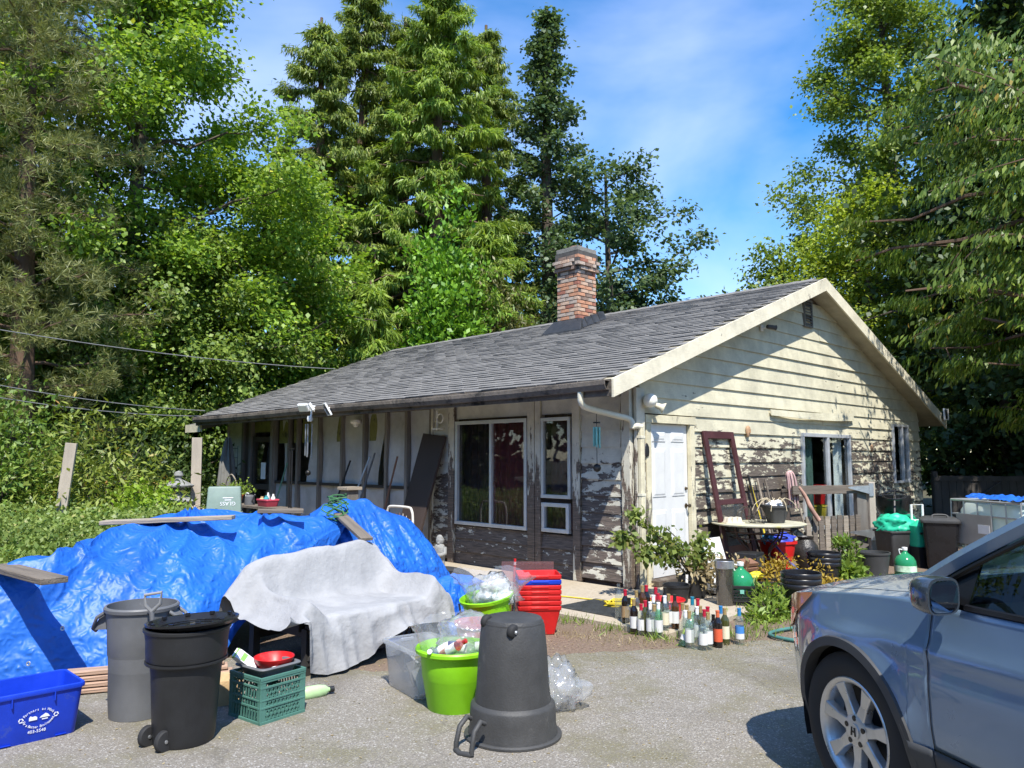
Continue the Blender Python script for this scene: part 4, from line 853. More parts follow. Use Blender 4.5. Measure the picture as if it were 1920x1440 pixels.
# axle and wheels on the raised base
mb = MB(); A, B = Vector((-.152, -.05, .655)), Vector((.0, -.175, .625)); mb.tube([A, B], .006, 8); obj('axle', mb, M_steel, ic, smooth=40)
for P0 in (A, B):
    dax = (B - A).normalized(); M3 = dax.to_track_quat('Z', 'Y').to_matrix(); mb = MB(); mb.lathe([(.001, -.022), (.02, -.022), (.034, -.018), (.04, -.01), (.04, .01), (.034, .018), (.02, .022), (.001, .022)], 22, P0, M3); wl = obj('wheel', mb, M_rubber, ic, smooth=40)
    mb = MB(); mb.lathe([(.001, -.032), (.009, -.03), (.012, -.022), (.012, .022), (.009, .03), (.001, .032)], 12, P0, M3); obj('hub', mb, M_steel, wl, smooth=40)
mb = MB(); mid = (A + B) / 2; mb.tube([A.lerp(B, .3) + Vector((0, 0, .0)), A.lerp(B, .32) + Vector((-.02, -.03, -.05)), mid + Vector((-.02, -.03, -.065)), A.lerp(B, .75) + Vector((-.01, -.02, -.03))], .012, 8); obj('wheel_recess', mb, M_blackp2, ic, smooth=50)
mb = MB()                                                     # swing handle on the ground
for dx in (0, 1):
    o = Vector((-.155, -.255, 0)) if dx else Vector((-.235, -.165, 0)); e = Vector((-.22, -.345, 0)) if dx else Vector((-.31, -.26, 0))
    mb.tube([o + Vector((0, 0, .15)), o + Vector((-.02, -.03, .17)), (o + e) / 2 + Vector((-.02, -.02, .13)), e + Vector((0, 0, .05)), e + Vector((0, 0, .018))], .014, 8)
mb.tube([Vector((-.31, -.26, .018)), Vector((-.285, -.31, .014)), Vector((-.22, -.345, .018))], .016, 8); obj('handle', mb, M_blackp2, ic, smooth=50)

# lime tub with a bag of bottles
lt = thing('tub', 'lime green tub lined with a clear bag of empty bottles', 'tub', (-.37, 5.12, 0))
mb = MB(); mb.lathe([(.001, 0), (.165, 0), (.172, .01), (.205, .20), (.208, .205), (.222, .35), (.24, .352), (.254, .362), (.256, .38), (.248, .39), (.232, .388), (.222, .375), (.17, .02), (.001, .016)], 44); obj('tub_body', mb, M_lime, lt, smooth=35)
mb = MB(); n = 9
for zz0, zz1, mi in ((.10, .15, 0), (.15, .19, 1)):
    rows = [[Vector(((.168 + .175 * zz * .95 + .002 + .0) * cos(a), (.168 + .175 * zz * .95 + .002) * sin(a), zz)) for a in [radians(207 + i * 3.2) for i in range(n)]] for zz in (zz0, zz1)]; mb.sheet(rows, mi)
obj('sticker', mb, [mat('sticker_white', (.6, .64, .66), .5), mat('sticker_teal', (.04, .10, .13), .5)], lt, smooth=40)
def crumple(name, m, parent, loc, rx, ry, rz_, seed, amp=.2, sub=3, rim=None, cut=None, **kw):
    """a crumpled lump of film"""
    bm = bmesh.new(); bmesh.ops.create_icosphere(bm, subdivisions=sub, radius=1)
    for v in bm.verts:
        c = v.co.copy(); k = 1 + amp * noise.noise(c * 1.7 + Vector((seed, 0, 0))) * 1.6 + amp * abs(noise.noise(c * 4.2 + Vector((0, seed, 0)))) * 1.4 - amp * .3 + amp * .5 * abs(noise.noise(c * 9 + Vector((0, 0, seed))))
        v.co = Vector((c.x * rx, c.y * ry, c.z * rz_)) * k
    if cut is not None:
        kill = [v for v in bm.verts if v.co.z < cut]; bmesh.ops.delete(bm, geom=kill, context='VERTS')
    me = bpy.data.meshes.new(name); bm.to_mesh(me); bm.free(); me.materials.append(m); me.polygons.foreach_set('use_smooth', [True] * len(me.polygons)); me.set_sharp_from_angle(angle=radians(85))
    return link(name, me, None, parent, loc=loc, **kw)
def flare_bag(name, parent, r0, r1, z0, z1, seed, m, loc=(0, 0, 0), n=72, lean=(0, 0)):
    rows = []
    for k in range(9):
        t = k / 8; row = []
        for i in range(n + 1):
            a = 2 * pi * (i % n) / n; c = Vector((cos(a) * 1.6, sin(a) * 1.6, t * 1.4 + seed)); r = r0 + (r1 - r0) * t ** 1.3; r *= 1 + .14 * t * noise.noise(c * 1.5) + .10 * t * abs(noise.noise(c * 4)); z = z0 + (z1 - z0) * t * (1 + .35 * noise.noise(c + Vector((5, 0, 0)))) + .02 * t * noise.noise(c * 6)
            row.append(Vector((loc[0] + lean[0] * t + r * cos(a), loc[1] + lean[1] * t + r * sin(a), loc[2] + z)))
        rows.append(row)
    mb = MB(); mb.sheet(rows); return obj(name, mb, m, parent, smooth=30)
bg_ = thing('plastic_bag', 'open clear plastic bag of bottles bulging from the lime tub at the front', 'bag', (-.37, 5.12, 0))
flare_bag('bag_film', bg_, .2, .27, .30, .54, 2.0, M_clear); crumple('bag_bulge', M_bagw, bg_, (.06, .05, .45), .19, .17, .13, 3.1, sub=4)
def sodabottle(loc, rz, tiltx, cap, body, label, lab):
    t = thing('plastic_bottle', lab, 'bottle', loc); t.rotation_euler = (tiltx, 0, rz)
    mb = MB(); mb.lathe([(.001, 0), (.026, 0), (.031, .01), (.031, .05), (.027, .07), (.031, .09), (.031, .14), (.012, .185), (.012, .2)], 18); obj('body', mb, body, t, smooth=40)
    mb = MB(); mb.lathe([(.0315, .055), (.032, .06), (.032, .13), (.0315, .135)], 18); obj('sleeve', mb, label, t, smooth=40)
    mb = MB(); mb.lathe([(.015, .19), (.015, .212), (.001, .214)], 14); obj('cap', mb, cap, t, smooth=40)
M_pet = clear('clear_bottle_plastic', refl=.12, haze=.12); M_petb = clear('blue_bottle_plastic', (.6, .7, 1), .12, .2, (.45, .5, .85)); M_petr = clear('pink_bottle_plastic', (1, .6, .6), .12, .3, (.9, .35, .35))
M_lw = mat('label_white', (.8, .8, .8), .5, var=.05)
sodabottle((-.44, 4.98, .36), radians(60), radians(58), M_red, M_petr, M_lw, 'pink drink bottle with a red cap at the brim of the lime tub')
sodabottle((-.50, 5.03, .355), radians(70), radians(62), mat('peach_cap', (.7, .35, .28), .5), M_petb, M_lw, 'bluish drink bottle lying left of the red-capped one in the lime tub')
for i in range(9):
    a = i * .9; sodabottle((-.37 + .12 * cos(a), 5.14 + .1 * sin(a), .32 + .03 * (i % 3)), a * 1.7, radians(75 + 8 * (i % 2)), M_lw, M_pet, M_lw if i % 2 else M_pet, 'clear empty drink bottle inside the bag in the lime tub') if i in (1, 4, 7) else None
# give the three hidden ones their own words
hid = [o for o in bpy.data.objects if o.get('label') == 'clear empty drink bottle inside the bag in the lime tub']
for o, s in zip(hid, ('right under the bag mouth', 'at the back of the tub', 'in the middle of the bag')): o['label'] = 'clear drink bottle inside the bag in the lime tub, ' + s

# clear storage tote with a lid
p, q = G(776, 1319), G(716, 1284); ax = (q - p).normalized(); perp = Vector((ax.y, -ax.x, 0)); rz = atan2(ax.y, ax.x); ctr = p + ax * .235 + perp * .18
ct = thing('storage_tote', 'clear lidded storage tote of papers beside the lime tub', 'tote', ctr, rz)
mb = MB(); mb.rrect([(.42, .30, 0), (.43, .31, .01), (.48, .36, .295), (.50, .38, .297), (.50, .38, .30), (.478, .358, .30), (.424, .304, .012)], .03, 4, cap0=True, cap1=True); obj('tub_body', mb, M_milky, ct, smooth=35)
mb = MB(); mb.rrect([(.505, .385, .302), (.515, .395, .306), (.515, .395, .325), (.50, .38, .328), (.47, .35, .322), (.45, .33, .322)], .035, 4, cap0=True, cap1=True); obj('lid', mb, M_milky, ct, smooth=35)
mb = MB(); mb.box((-.24, 0, .30), (.02, .1, .02)); mb.box((.24, 0, .3), (.02, .1, .02)); obj('latch', mb, mat('tote_latch', (.5, .53, .58), .4), ct, bev=.003)
pm = [mat('tote_paper', (.7, .69, .64), .8), mat('tote_yellow', (.6, .55, .25), .8), mat('tote_cloth', (.33, .32, .3), .9), mat('tote_cyan', (.3, .6, .7), .8)]
for i in range(7):
    mb = MB(); mb.box((0, 0, 0), (.12 + .05 * R.random(), .012 + .02 * (i % 2), .16), rot(R.uniform(-.4, .4), R.uniform(-.5, .5), R.uniform(-1, 1)))
    o = obj('paper_bundle', mb, pm[i % 4], None, label=('yellow', 'cream', 'grey', 'pale blue', 'folded', 'crumpled', 'white')[i] + ' paper bundle showing through the clear storage tote', cat='paper', group='papers inside the clear tote'); o.location = ctr + Matrix.Rotation(rz, 3, 'Z') @ Vector((-.15 + .05 * i, .06 * (-1) ** i, .12 + .012 * i))
# bag on the ground right of the upturned can
pb = thing('plastic_bag', 'crumpled clear plastic bag on the asphalt right of the upturned can', 'bag', (.33, 5.1, 0)); pb.scale = (.78, .78, .82); crumple('bag_film', M_bagw, pb, (0, 0, .15), .17, .16, .16, 8.2, .3, 4); crumple('bag_fold', M_clear, pb, (-.06, .02, .2), .17, .15, .18, 5.5, .3, 4)

# milk crate with a grey tray and a red bowl
def crate(name, label, m, loc, rz, w=.33, d=.33, h=.28, dia=True, group=None):
    t = thing(name, label, 'crate', loc, rz, group)
    mb = MB()
    for zz, hh in ((.012, .024), (h * .36, .012), (h * .52, .01), (h * .78, .012), (h * .9, .010), (h - .01, .02)):
        for sy in (-1, 1): mb.box((0, sy * (d / 2 - .006), zz), (w, .014 if hh > .015 else .010, hh)); mb.box((sy * (w / 2 - .006), 0, zz), (.014 if hh > .015 else .010, d - .03, hh))
    for sx in (-1, 1):
        for sy in (-1, 1): mb.box((sx * (w / 2 - .02), sy * (d / 2 - .0085), h / 2), (.04, .011, h - .01)); mb.box((sx * (w / 2 - .0085), sy * (d / 2 - .02), h / 2), (.011, .036, h - .01))
    obj('frame', mb, m, t, bev=.0015)
    for side in range(4):
        mb = MB(); a = side * pi / 2; M3 = Matrix.Rotation(a, 3, 'Z'); half = (w if side % 2 == 0 else d) / 2 - .04; off = (d if side % 2 == 0 else w) / 2 - .008; z0, z1 = .02, h * .8
        n = 9
        for k in range(-n, n * 2):
            for sgn in ((1, -1) if side % 2 == 0 and dia else (1,)):
                sp = 2 * half / n; x0 = -half + k * sp; run = (z1 - z0) * (.55 if (side % 2 == 0 and dia) else .12) * sgn; xa, xb = x0, x0 + run
                t0, t1 = 0.0, 1.0
                if xb != xa:
                    ta, tb = (-half - xa) / (xb - xa), (half - xa) / (xb - xa); t0, t1 = max(0, min(ta, tb)), min(1, max(ta, tb))
                if t1 - t0 < .06 : continue
                A_, B_ = Vector((xa + (xb - xa) * t0, -off, z0 + (z1 - z0) * t0)), Vector((xa + (xb - xa) * t1, -off, z0 + (z1 - z0) * t1))
                if abs((A_.x + B_.x) / 2) > half + .004: continue
                mb.beam(M3 @ A_, M3 @ B_, .010, .0055, M3 @ Vector((0, 1, 0)))
        obj('side_panel', mb, m, t)
    mb = MB(); mb.box((0, 0, .008), (w - .02, d - .02, .008)); obj('floor', mb, m, t)
    return t
p0, p1, p2 = G(487, 1364), G(571, 1337), G(434, 1326); ax = (p1 - p0).normalized(); rz = atan2(ax.y, ax.x); cc = p0 + ax * .165 + Vector((-ax.y, ax.x, 0)) * .165
M_mcg = mat('green_crate_plastic', (.075, .19, .155), .45, var=.12); crate('milk_crate', 'green lattice milk crate on the asphalt in front of the covered sofa', M_mcg, cc, rz)
tr_ = thing('tray', 'grey plastic tray set in the top of the green milk crate', 'tray', (cc.x, cc.y, .24), rz)
mb = MB(); openbin(mb, .21, .21, .27, .27, .085, .03, .04, liph=.015); obj('tray_body', mb, M_greyp, tr_, smooth=35)
rb = thing('bowl', 'red round bowl sitting in the grey tray on the crate', 'bowl', (cc.x + .03, cc.y + .02, .265), rz); mb = MB(); mb.lathe([(.001, 0), (.07, 0), (.115, .06), (.125, .085), (.122, .088), (.112, .062), (.066, .006), (.001, .005)], 32); obj('bowl_body', mb, M_red, rb, smooth=40)
cn = thing('carton', 'white and green drink carton sticking out of the red bowl', 'carton', (cc.x - .075, cc.y - .02, .29), rz + .5); cn.rotation_euler = (radians(-35), radians(-38), rz + .3)
mb = MB(); mb.box((0, 0, .07), (.06, .045, .14)); mb.hexa([(-.03, -.0225, .14), (.03, -.0225, .14), (.03, .0225, .14), (-.03, .0225, .14), (-.03, -.002, .165), (.03, -.002, .165), (.03, .002, .165), (-.03, .002, .165)]); obj('carton_box', mb, M_lw, cn)
mb = MB(); mb.box((0, -.0235, .10), (.05, .001, .03)); mb.box((.0, .0, .153), (.062, .03, .012)); obj('carton_print', mb, mat('carton_green', (.25, .5, .12), .6), cn)
tissue = crumple('tissue', M_lw, None, (cc.x + .06, cc.y - .06, .305), .03, .025, .02, 4.4, .5, 2, label='crumpled white tissue in the red bowl', cat='tissue')
pbag = thing('paper_bag', 'tan paper bag between the black can and the milk crate', 'bag', gpos(428, 1322, .02), radians(25)); mb = MB(); mb.rrect([(.15, .1, 0), (.16, .11, .08), (.17, .1, .16), (.15, .06, .2)], .01, 2, cap1=True); obj('bag_body', mb, mat('kraft_paper', (.52, .36, .19), .85, bump=.5, bs=14), pbag, smooth=20)
gb = thing('plastic_bottle', 'pale green squashed bottle lying right of the milk crate', 'bottle', gpos(586, 1313) + Vector((-.06, 0, .04)), 0); gb.rotation_euler = (0, radians(90), radians(35))
mb = MB(); mb.lathe([(.001, 0), (.04, 0), (.045, .02), (.044, .1), (.035, .15), (.016, .17), (.015, .18)], 20, sy=.8); obj('body', mb, mat('pale_green_bottle', (.42, .62, .32), .35), gb, smooth=40); mb = MB(); mb.lathe([(.02, .178), (.02, .21), (.001, .212)], 14); obj('cap', mb, M_blackp, gb, smooth=40)

# ------------------------------------------------------------------ tarpaulins
def tarpmat(name, col):
    m, t, b, o = newmat(name); ln = t.links.new; tc = N(t, 'ShaderNodeTexCoord'); v = tc.outputs['Object']
    n1 = N(t, 'ShaderNodeTexNoise', i_Scale=9.0, i_Detail=4.0, i_Roughness=.5, i_Distortion=.6); n1.noise_type = 'RIDGED_MULTIFRACTAL'; n2 = N(t, 'ShaderNodeTexNoise', i_Scale=26.0, i_Detail=3.0); n2.noise_type = 'RIDGED_MULTIFRACTAL'; n3 = N(t, 'ShaderNodeTexNoise', i_Scale=1.5, i_Detail=5.0)
    for n in (n1, n2, n3): ln(v, n.inputs['Vector'])
    mu = N(t, 'ShaderNodeMath', operation='MULTIPLY_ADD', i_1=.32); ln(n2.outputs[0], mu.inputs[0]); ln(n1.outputs[0], mu.inputs[2])
    bp = N(t, 'ShaderNodeBump', i_Strength=1.0, i_Distance=.028); ln(mu.outputs[0], bp.inputs['Height']); ln(bp.outputs[0], b.inputs['Normal'])
    rp = N(t, 'ShaderNodeValToRGB'); e = rp.color_ramp.elements; e[0].position = .3; e[1].position = .7; e[0].color = tuple(x * .8 for x in col) + (1,); e[1].color = tuple(min(1, x * 1.2) for x in col) + (1,); ln(n3.outputs[0], rp.inputs[0]); ln(rp.outputs[0], b.inputs['Base Color'])
    b.inputs['Roughness'].default_value = .5; b.inputs['Specular IOR Level'].default_value = .5; MATS[name] = m; return m
M_tarp = tarpmat('blue_tarpaulin', (.012, .115, .50))
def drape(name, par, front, ridge, back, nS, nT, m, fold=.05, ff=7, seed=0, hem=.02, wr=.03, bulge=.72, under=0):
    Fp, Rp, Bp = crom(front, nS), crom(ridge, nS), crom(back, nS); rows = []
    for i in range(nS):
        s = i / (nS - 1); row = []
        for j in range(nT):
            t = j / (nT - 1) * 1.75
            a, b, k = (Fp[i], Rp[i], t) if t <= 1 else (Rp[i], Bp[i], t - 1)
            if t <= 1: c = Vector((a.x + (b.x - a.x) * .22, a.y + (b.y - a.y) * .22, a.z + (b.z - a.z) * bulge))
            else: c = Vector((a.x + (b.x - a.x) * .65, a.y + (b.y - a.y) * .65, a.z - (a.z - b.z) * .05))
            p = a * (1 - k) ** 2 + c * 2 * k * (1 - k) + b * k * k
            w_ = max(0, 1 - (abs(t - .42) / .5) ** 2); L_ = s * 4.0
            f = fold * w_ * (noise.noise((L_ * ff * .32, t * .9 + seed, seed)) * 1.2 + .7 * (1 - 2 * abs(noise.noise((L_ * ff * .62 + 2 * sin(t * 2 + seed), t * .8, seed + 4)))) - .3)
            for pk_ in ((-3.4, 5.8, .88), (-2.8, 6.7, 1.0), (-2.2, 7.0, 1.0)) if seed < 2 else ((-1.72, 8.1, 1.15),):
                dv_ = p - Vector(pk_); rr_ = dv_.length; th_ = atan2(dv_.x * .8 + dv_.y * .3, -dv_.z + .15); k_ = min(1, rr_ / .25) * exp(-(rr_ / .75) ** 2)
                f += .035 * k_ * (1 - 1.9 * abs(sin(th_ * 4.5 + 1.3 * noise.noise((rr_ * 3, th_, seed)))))
            f += wr * .35 * (1 - 2.4 * abs(noise.noise((p.x * 9 + 3, p.y * 8, p.z * 10 + seed))))
            f += wr * (1 - 2.2 * abs(noise.noise((p.x * 2.8 + seed, p.y * 2.8, p.z * 3.3)))) * .8 + wr * .6 * noise.noise((p.x * 6, p.y * 6, p.z * 6 + seed))
            nrm = Vector((a.x - Rp[i].x, a.y - Rp[i].y, 0)) if t <= 1 else Vector((0, 0, 1)); nrm = (nrm.normalized() if nrm.length > 1e-4 else Vector((0, -1, 0))) * (1 - min(1, max(0, t - .35))) + Vector((0, 0, 1)) * min(1, max(.15, t))
            row.append(p + nrm.normalized() * f)
            row[-1].z = max(row[-1].z, .012 + hem * (1 - min(1, t * 4)))
        rows.append(row)
    mb = MB(); mb.sheet(rows); return obj(name, mb, m, par, smooth=50)
tp1 = thing('tarpaulin', 'large blue tarpaulin draped over a long heap at the left', 'tarpaulin', group='blue tarpaulins')
drape('tarp_sheet', tp1, [(-4.9, 5.2, .0), (-4.1, 5.35, .0), (-3.55, 5.5, .0), (-3.05, 5.72, .06), (-2.55, 5.85, .03), (-2.3, 6.15, .03), (-2.2, 6.5, .25), (-1.95, 6.95, .5), (-1.72, 7.45, .65)],
      [(-4.7, 5.7, .7), (-4.05, 5.72, .74), (-3.45, 5.9, .88), (-3.28, 6.65, 1.03), (-2.98, 7.15, 1.11), (-2.62, 7.4, 1.08), (-2.2, 7.5, 1.05), (-1.85, 7.65, 1.02), (-1.55, 8.0, .98)],
      [(-5.2, 6.8, .3), (-4.5, 6.8, .3), (-4.0, 7.0, .4), (-3.7, 7.4, .5), (-3.4, 7.9, .6), (-3.0, 8.3, .6), (-2.5, 8.6, .6), (-2.1, 8.8, .6), (-1.8, 9.0, .5)], 300, 140, M_tarp, fold=.05, seed=1.3, wr=.012)
for x, y, zz in ((-3.12, 5.52, .42), (-3.3, 5.45, .2), (-2.7, 5.74, .12)):
    mb = MB(); mb.lathe([(.008, 0), (.014, .002), (.016, .005), (.014, .007), (.008, .006)], 14, (0, 0, 0), rot(radians(80))); o = obj('grommet', mb, M_steel, tp1, smooth=40); o.location = (x, y - .04, zz)
rows = [[Vector((-3.12 + .9 * i / 24 + .012 * noise.noise((i * .7, j, 0)), 5.31 + .36 * i / 24 + .02 * j + .01 * noise.noise((i * .5, j * 2, 3)), .014 + .035 * (j == 1) * (1 + noise.noise((i * .6, 0, 1))) + .02 * (j == 2))) for j in range(4)] for i in range(25)]
mb = MB(); mb.sheet(rows); obj('tarp_hem', mb, M_tarp, tp1, smooth=60)
tp2 = thing('tarpaulin', 'crumpled shiny blue tarpaulin heap behind the covered sofa', 'tarpaulin', group='blue tarpaulins')
drape('tarp_sheet', tp2, [(-1.95, 7.5, .6), (-1.5, 7.6, .5), (-1.15, 7.8, .3), (-.85, 8.2, .12), (-.72, 8.7, .02), (-.68, 9.2, .0)],
      [(-2.1, 8.1, 1.02), (-1.72, 8.25, 1.16), (-1.45, 8.4, 1.05), (-1.18, 8.55, .95), (-1.0, 8.9, .68), (-.9, 9.4, .38)],
      [(-2.4, 9.0, .4), (-2.0, 9.3, .3), (-1.7, 9.5, .2), (-1.4, 9.7, .1), (-1.2, 9.8, .05), (-1.1, 9.9, .02)], 170, 110, M_tarp, fold=.05, ff=9, seed=5.7, wr=.022)
tp3 = thing('tarpaulin', 'small bunched blue tarpaulin between the sofa and the red bins', 'tarpaulin', group='blue tarpaulins')
drape('tarp_sheet', tp3, [(-.86, 6.95, .02), (-.62, 7.0, .0), (-.40, 7.1, .0), (-.2, 7.3, .0)], [(-.9, 7.35, .40), (-.62, 7.45, .46), (-.42, 7.5, .46), (-.22, 7.6, .30)], [(-.9, 7.9, .1), (-.6, 8.0, .05), (-.3, 8.0, .05), (-.1, 8.0, .05)], 70, 50, M_tarp, fold=.05, ff=12, seed=9.1, wr=.03)
M_plank = mat('silvered_plank', (.30, .255, .20), .85, var=.3, vs=5, bump=.5, bs=18, stretch=(.3, 4, 4))
M_plankd = mat('dark_plank', (.15, .125, .10), .85, var=.3, vs=5, bump=.5, bs=18, stretch=(.3, 4, 4))
def plank(lab, a, b, wd, th, m, up=(0, 0, 1), name='plank', group='planks weighing down the tarpaulin'):
    a, b = Vector(a), Vector(b); mb = MB(); d = b - a; mb.box((d.length / 2, 0, 0), (d.length, wd, th)); o = obj(name, mb, m, None, bev=.004, label=lab, cat='plank', group=group)
    o.location = a; o.rotation_euler = d.to_track_quat('X', 'Z').to_euler(); return o
plank('long pale plank lying across the top of the big blue tarpaulin', (-3.55, 6.75, 1.04), (-2.46, 6.88, 1.075), .15, .035, M_plank)
plank('shorter plank lying on the tarpaulin right of the long one', (-2.36, 7.22, 1.105), (-1.96, 7.32, 1.10), .13, .035, M_plankd)
plank('short broad plank jutting forward off the tarpaulin at the left edge', (-3.78, 5.78, .80), (-3.02, 5.18, .79), .17, .04, M_plankd)
plank('dark plank wedged between the two tarpaulins above the sofa', (-1.72, 7.75, 1.04), (-1.32, 7.1, .86), .12, .03, M_plankd)
for k, (x, s) in enumerate(((-3.05, 'top'), (-3.02, 'second'), (-2.98, 'third'), (-2.96, 'bottom'))):
    plank('splintered board showing under the tarpaulin hem, %s of the stack' % s, (x, 5.42 - .01 * k, .135 - .035 * k), (x + .95, 5.78 - .01 * k, .13 - .035 * k), .12, .026, mat('split_pallet_board', (.36, .24, .17), .85, var=.4, vs=4, bump=.7, bs=14, stretch=(.3, 4, 4)), group='boards under the tarpaulin hem', name='board')
# green rope coil
rp_ = thing('rope_coil', 'loose green rope coil lying between the two blue tarpaulins', 'rope', (-1.75, 7.75, 1.0))
M_rope = mat('green_rope', (.05, .16, .06), .8)
for k in range(9):
    mb = MB(); pts = []; r = R.uniform(.06, .13)
    for i in range(22):
        a = i * .3; pts.append(Vector((r * cos(a) + R.uniform(-.01, .01), r * .8 * sin(a) + .02 * (k - 4), .05 + .012 * k + .09 * sin(a * .5 + k))))
    mb.tube(pts, .007, 5); obj('rope_loop', mb, M_rope, rp_, smooth=60)

# ------------------------------------------------------------------ sofa under a grey cover
E1 = Vector((.63, .776, 0)).normalized(); SRZ = atan2(E1.y, E1.x); SC0 = Vector((-1.36, 6.56, 0))
sf = thing('sofa', 'dark wicker garden sofa under a pale grey cover', 'sofa', SC0, SRZ)
M_wick = mat('dark_wicker', (.03, .028, .026), .7, var=.3)
mb = MB()
for k in range(21):
    x = -.68 + k * .06
    mb.beam((x, -.385, .12), (x + .1, -.385, .33), .01, .012, (0, 1, 0)); mb.beam((x + .1, -.382, .12), (x, -.382, .33), .01, .012, (0, 1, 0))
obj('lattice_front', mb, M_wick, sf)
mb = MB(); mb.box((0, -.36, .34), (1.36, .05, .05)); mb.box((0, -.36, .1), (1.36, .04, .04)); mb.box((0, 0, .3), (1.34, .7, .05)); obj('seat_frame', mb, M_wick, sf)
mb = MB(); mb.box((0, .37, .42), (1.28, .04, .5)); obj('backrest', mb, M_wick, sf)
for sx in (-1, 1):
    mb = MB(); mb.box((sx * .66, .02, .37), (.07, .6, .12)); obj('armrest', mb, M_wick, sf)
    for sy in (-1, 1):
        mb = MB(); mb.box((sx * .66, sy * .34, .17), (.06, .06, .34)); obj('leg', mb, M_wick, sf)
mb = MB(); mb.rrect([(1.18, .56, .32), (1.2, .58, .335), (1.2, .58, .345), (1.16, .55, .355)], .05, 3, cap1=True); obj('cushion', mb, mat('red_cushion', (.35, .08, .05), .9), sf, smooth=40)
cv = thing('furniture_cover', 'pale grey fabric cover thrown over the garden sofa', 'cover', SC0, SRZ)
def lerp(a, b, t): return a + (b - a) * t
def pw(x, pts):
    for (x0, y0), (x1, y1) in zip(pts, pts[1:]):
        if x <= x1: return y0 + (y1 - y0) * max(0, min(1, (x - x0) / (x1 - x0)))
    return pts[-1][1]
rows = []; nx, ny = 110, 76
for i in range(nx):
    s = i / (nx - 1); x = -.92 + 1.78 * s; xo = x if x < 0 else x * .88; edge = max(0, (-.72 - x) / .2); edger = max(0, (x - .74) / .12)
    arm = max(0, 1 - abs(x + .68) / .15) * .13 + max(0, 1 - abs(x - .68) / .16) * .16
    zh = pw(x, [(-.92, .52), (-.76, .40), (-.73, .06), (-.6, .02), (-.36, .03), (-.2, .05), (.0, .17), (.2, .235), (.45, .22), (.75, .19), (.86, .15)])
    bt = pw(x, [(-.92, .62), (-.75, .74), (-.5, .80), (0, .83), (.5, .84), (.66, .80), (.76, .64), (.86, .5)])
    st = .42 + arm
    prof = [(-.47 - .02 * sin(9 * x), zh), (-.455, lerp(zh, st, .4)), (-.43, lerp(zh, st, .8)), (-.37, st), (-.15, st - .01 + .3 * arm * .2), (.06, st + .0), (.17, st + .05), (.25, lerp(st, bt, .6)), (.30, bt - .03), (.36, bt), (.43, bt - .05), (.47, lerp(bt, .3, .5)), (.5, .3)]
    if edge: prof = [(y - .0, z - edge * .09 * (1 if y > .1 else .5)) for y, z in prof]
    row = []
    cr = crom([Vector((xo, y, z)) for y, z in prof], ny)
    for j, p in enumerate(cr):
        t = j / (ny - 1); hang = max(0, 1 - t / .3)
        f = .07 * hang * (noise.noise((x * 4.2, t * 1.2, 3)) + .6 * (1 - 2 * abs(noise.noise((x * 6.5 + t, t * .8, 8))))) + .022 * noise.noise((x * 3.5, t * 6, 1)) + .012 * (1 - 2 * abs(noise.noise((x * 5 + t * 4, t * 7, 6))))
        d = Vector((0, -1, .25)).normalized() if t < .3 else Vector((0, -.3, 1)).normalized()
        q = p + d * f
        if x < -.72: q.x += .04 * noise.noise((t * 7, x * 3, 2))
        q.z = max(q.z, .015); row.append(q)
    rows.append(row)
mb = MB(); mb.sheet(rows); M_cover = mat('grey_cover_fabric', (.31, .31, .315), .85, var=.14, vs=4, bump=.55, bs=16, dirt=(.30, .26, .24), dscale=2.5, dthr=.62)
obj('cover_cloth', mb, M_cover, cv, smooth=70)
mb = MB(); mb.tube([p + Vector((.002, 0, .006)) for p in [rows[int(nx * .9)][k] for k in range(24, 62)]], .005, 5); obj('seam', mb, mat('seam_grey', (.28, .28, .28), .8), cv)

# ------------------------------------------------------------------ bins behind the upturned can
for k in range(7):
    blue = (k == 5)
    o = thing('storage_bin', ('royal blue bin nested near the top of the red stack' if blue else 'red nesting bin, %s of the stack by the concrete path' % ('lowest', 'second from the bottom', 'third from the bottom', 'fourth from the bottom', 'fifth from the bottom', '', 'topmost')[k]), 'bin', (.24, 7.25, .01 + k * .046), radians(4) + R.uniform(-.02, .02), 'stacked red bins'); o.scale = (.88, .88, .86)
    mb = MB(); mb.rrect([(.32, .26, 0), (.43, .36, .255), (.445, .375, .256), (.45, .38, .262), (.45, .38, .292), (.438, .368, .298), (.42, .35, .292), (.31, .25, .01)], .02, 3, cap0=True, cap1=True); obj('tub', mb, M_blue if blue else M_red, o, smooth=35)
    mb = MB(); mb.box((0, -.193, .282), (.18, .006, .02)); obj('grip', mb, M_blue if blue else M_red, o, bev=.003)
sh = thing('plastic_sheet', 'tinted clear plastic panel standing behind the red bins', 'panel', (.15, 7.5, 0)); mb = MB(); mb.box((0, 0, .3), (.5, .004, .62)); obj('panel', mb, clear('red_tint_sheet', (.9, .75, .75), .1, .25, (.5, .3, .3)), sh)
l2 = thing('tub', 'tilted lime green tub with a full bag, left of the red bins', 'tub', (-.17, 6.75, .07)); l2.rotation_euler = (radians(6), radians(-8), 0)
mb = MB(); mb.lathe([(.001, 0), (.15, 0), (.16, .01), (.215, .33), (.23, .335), (.235, .36), (.222, .365), (.21, .34), (.15, .015), (.001, .012)], 36); obj('tub_body', mb, M_lime, l2, smooth=35)
mb = MB(); mb.tube([(-.235 * cos(a), -.235 * sin(a) * .6 - .05, .34 - .30 * sin(a)) for a in [i * pi / 16 for i in range(17)]], .009, 6); obj('handle', mb, M_blackp, l2, smooth=40)
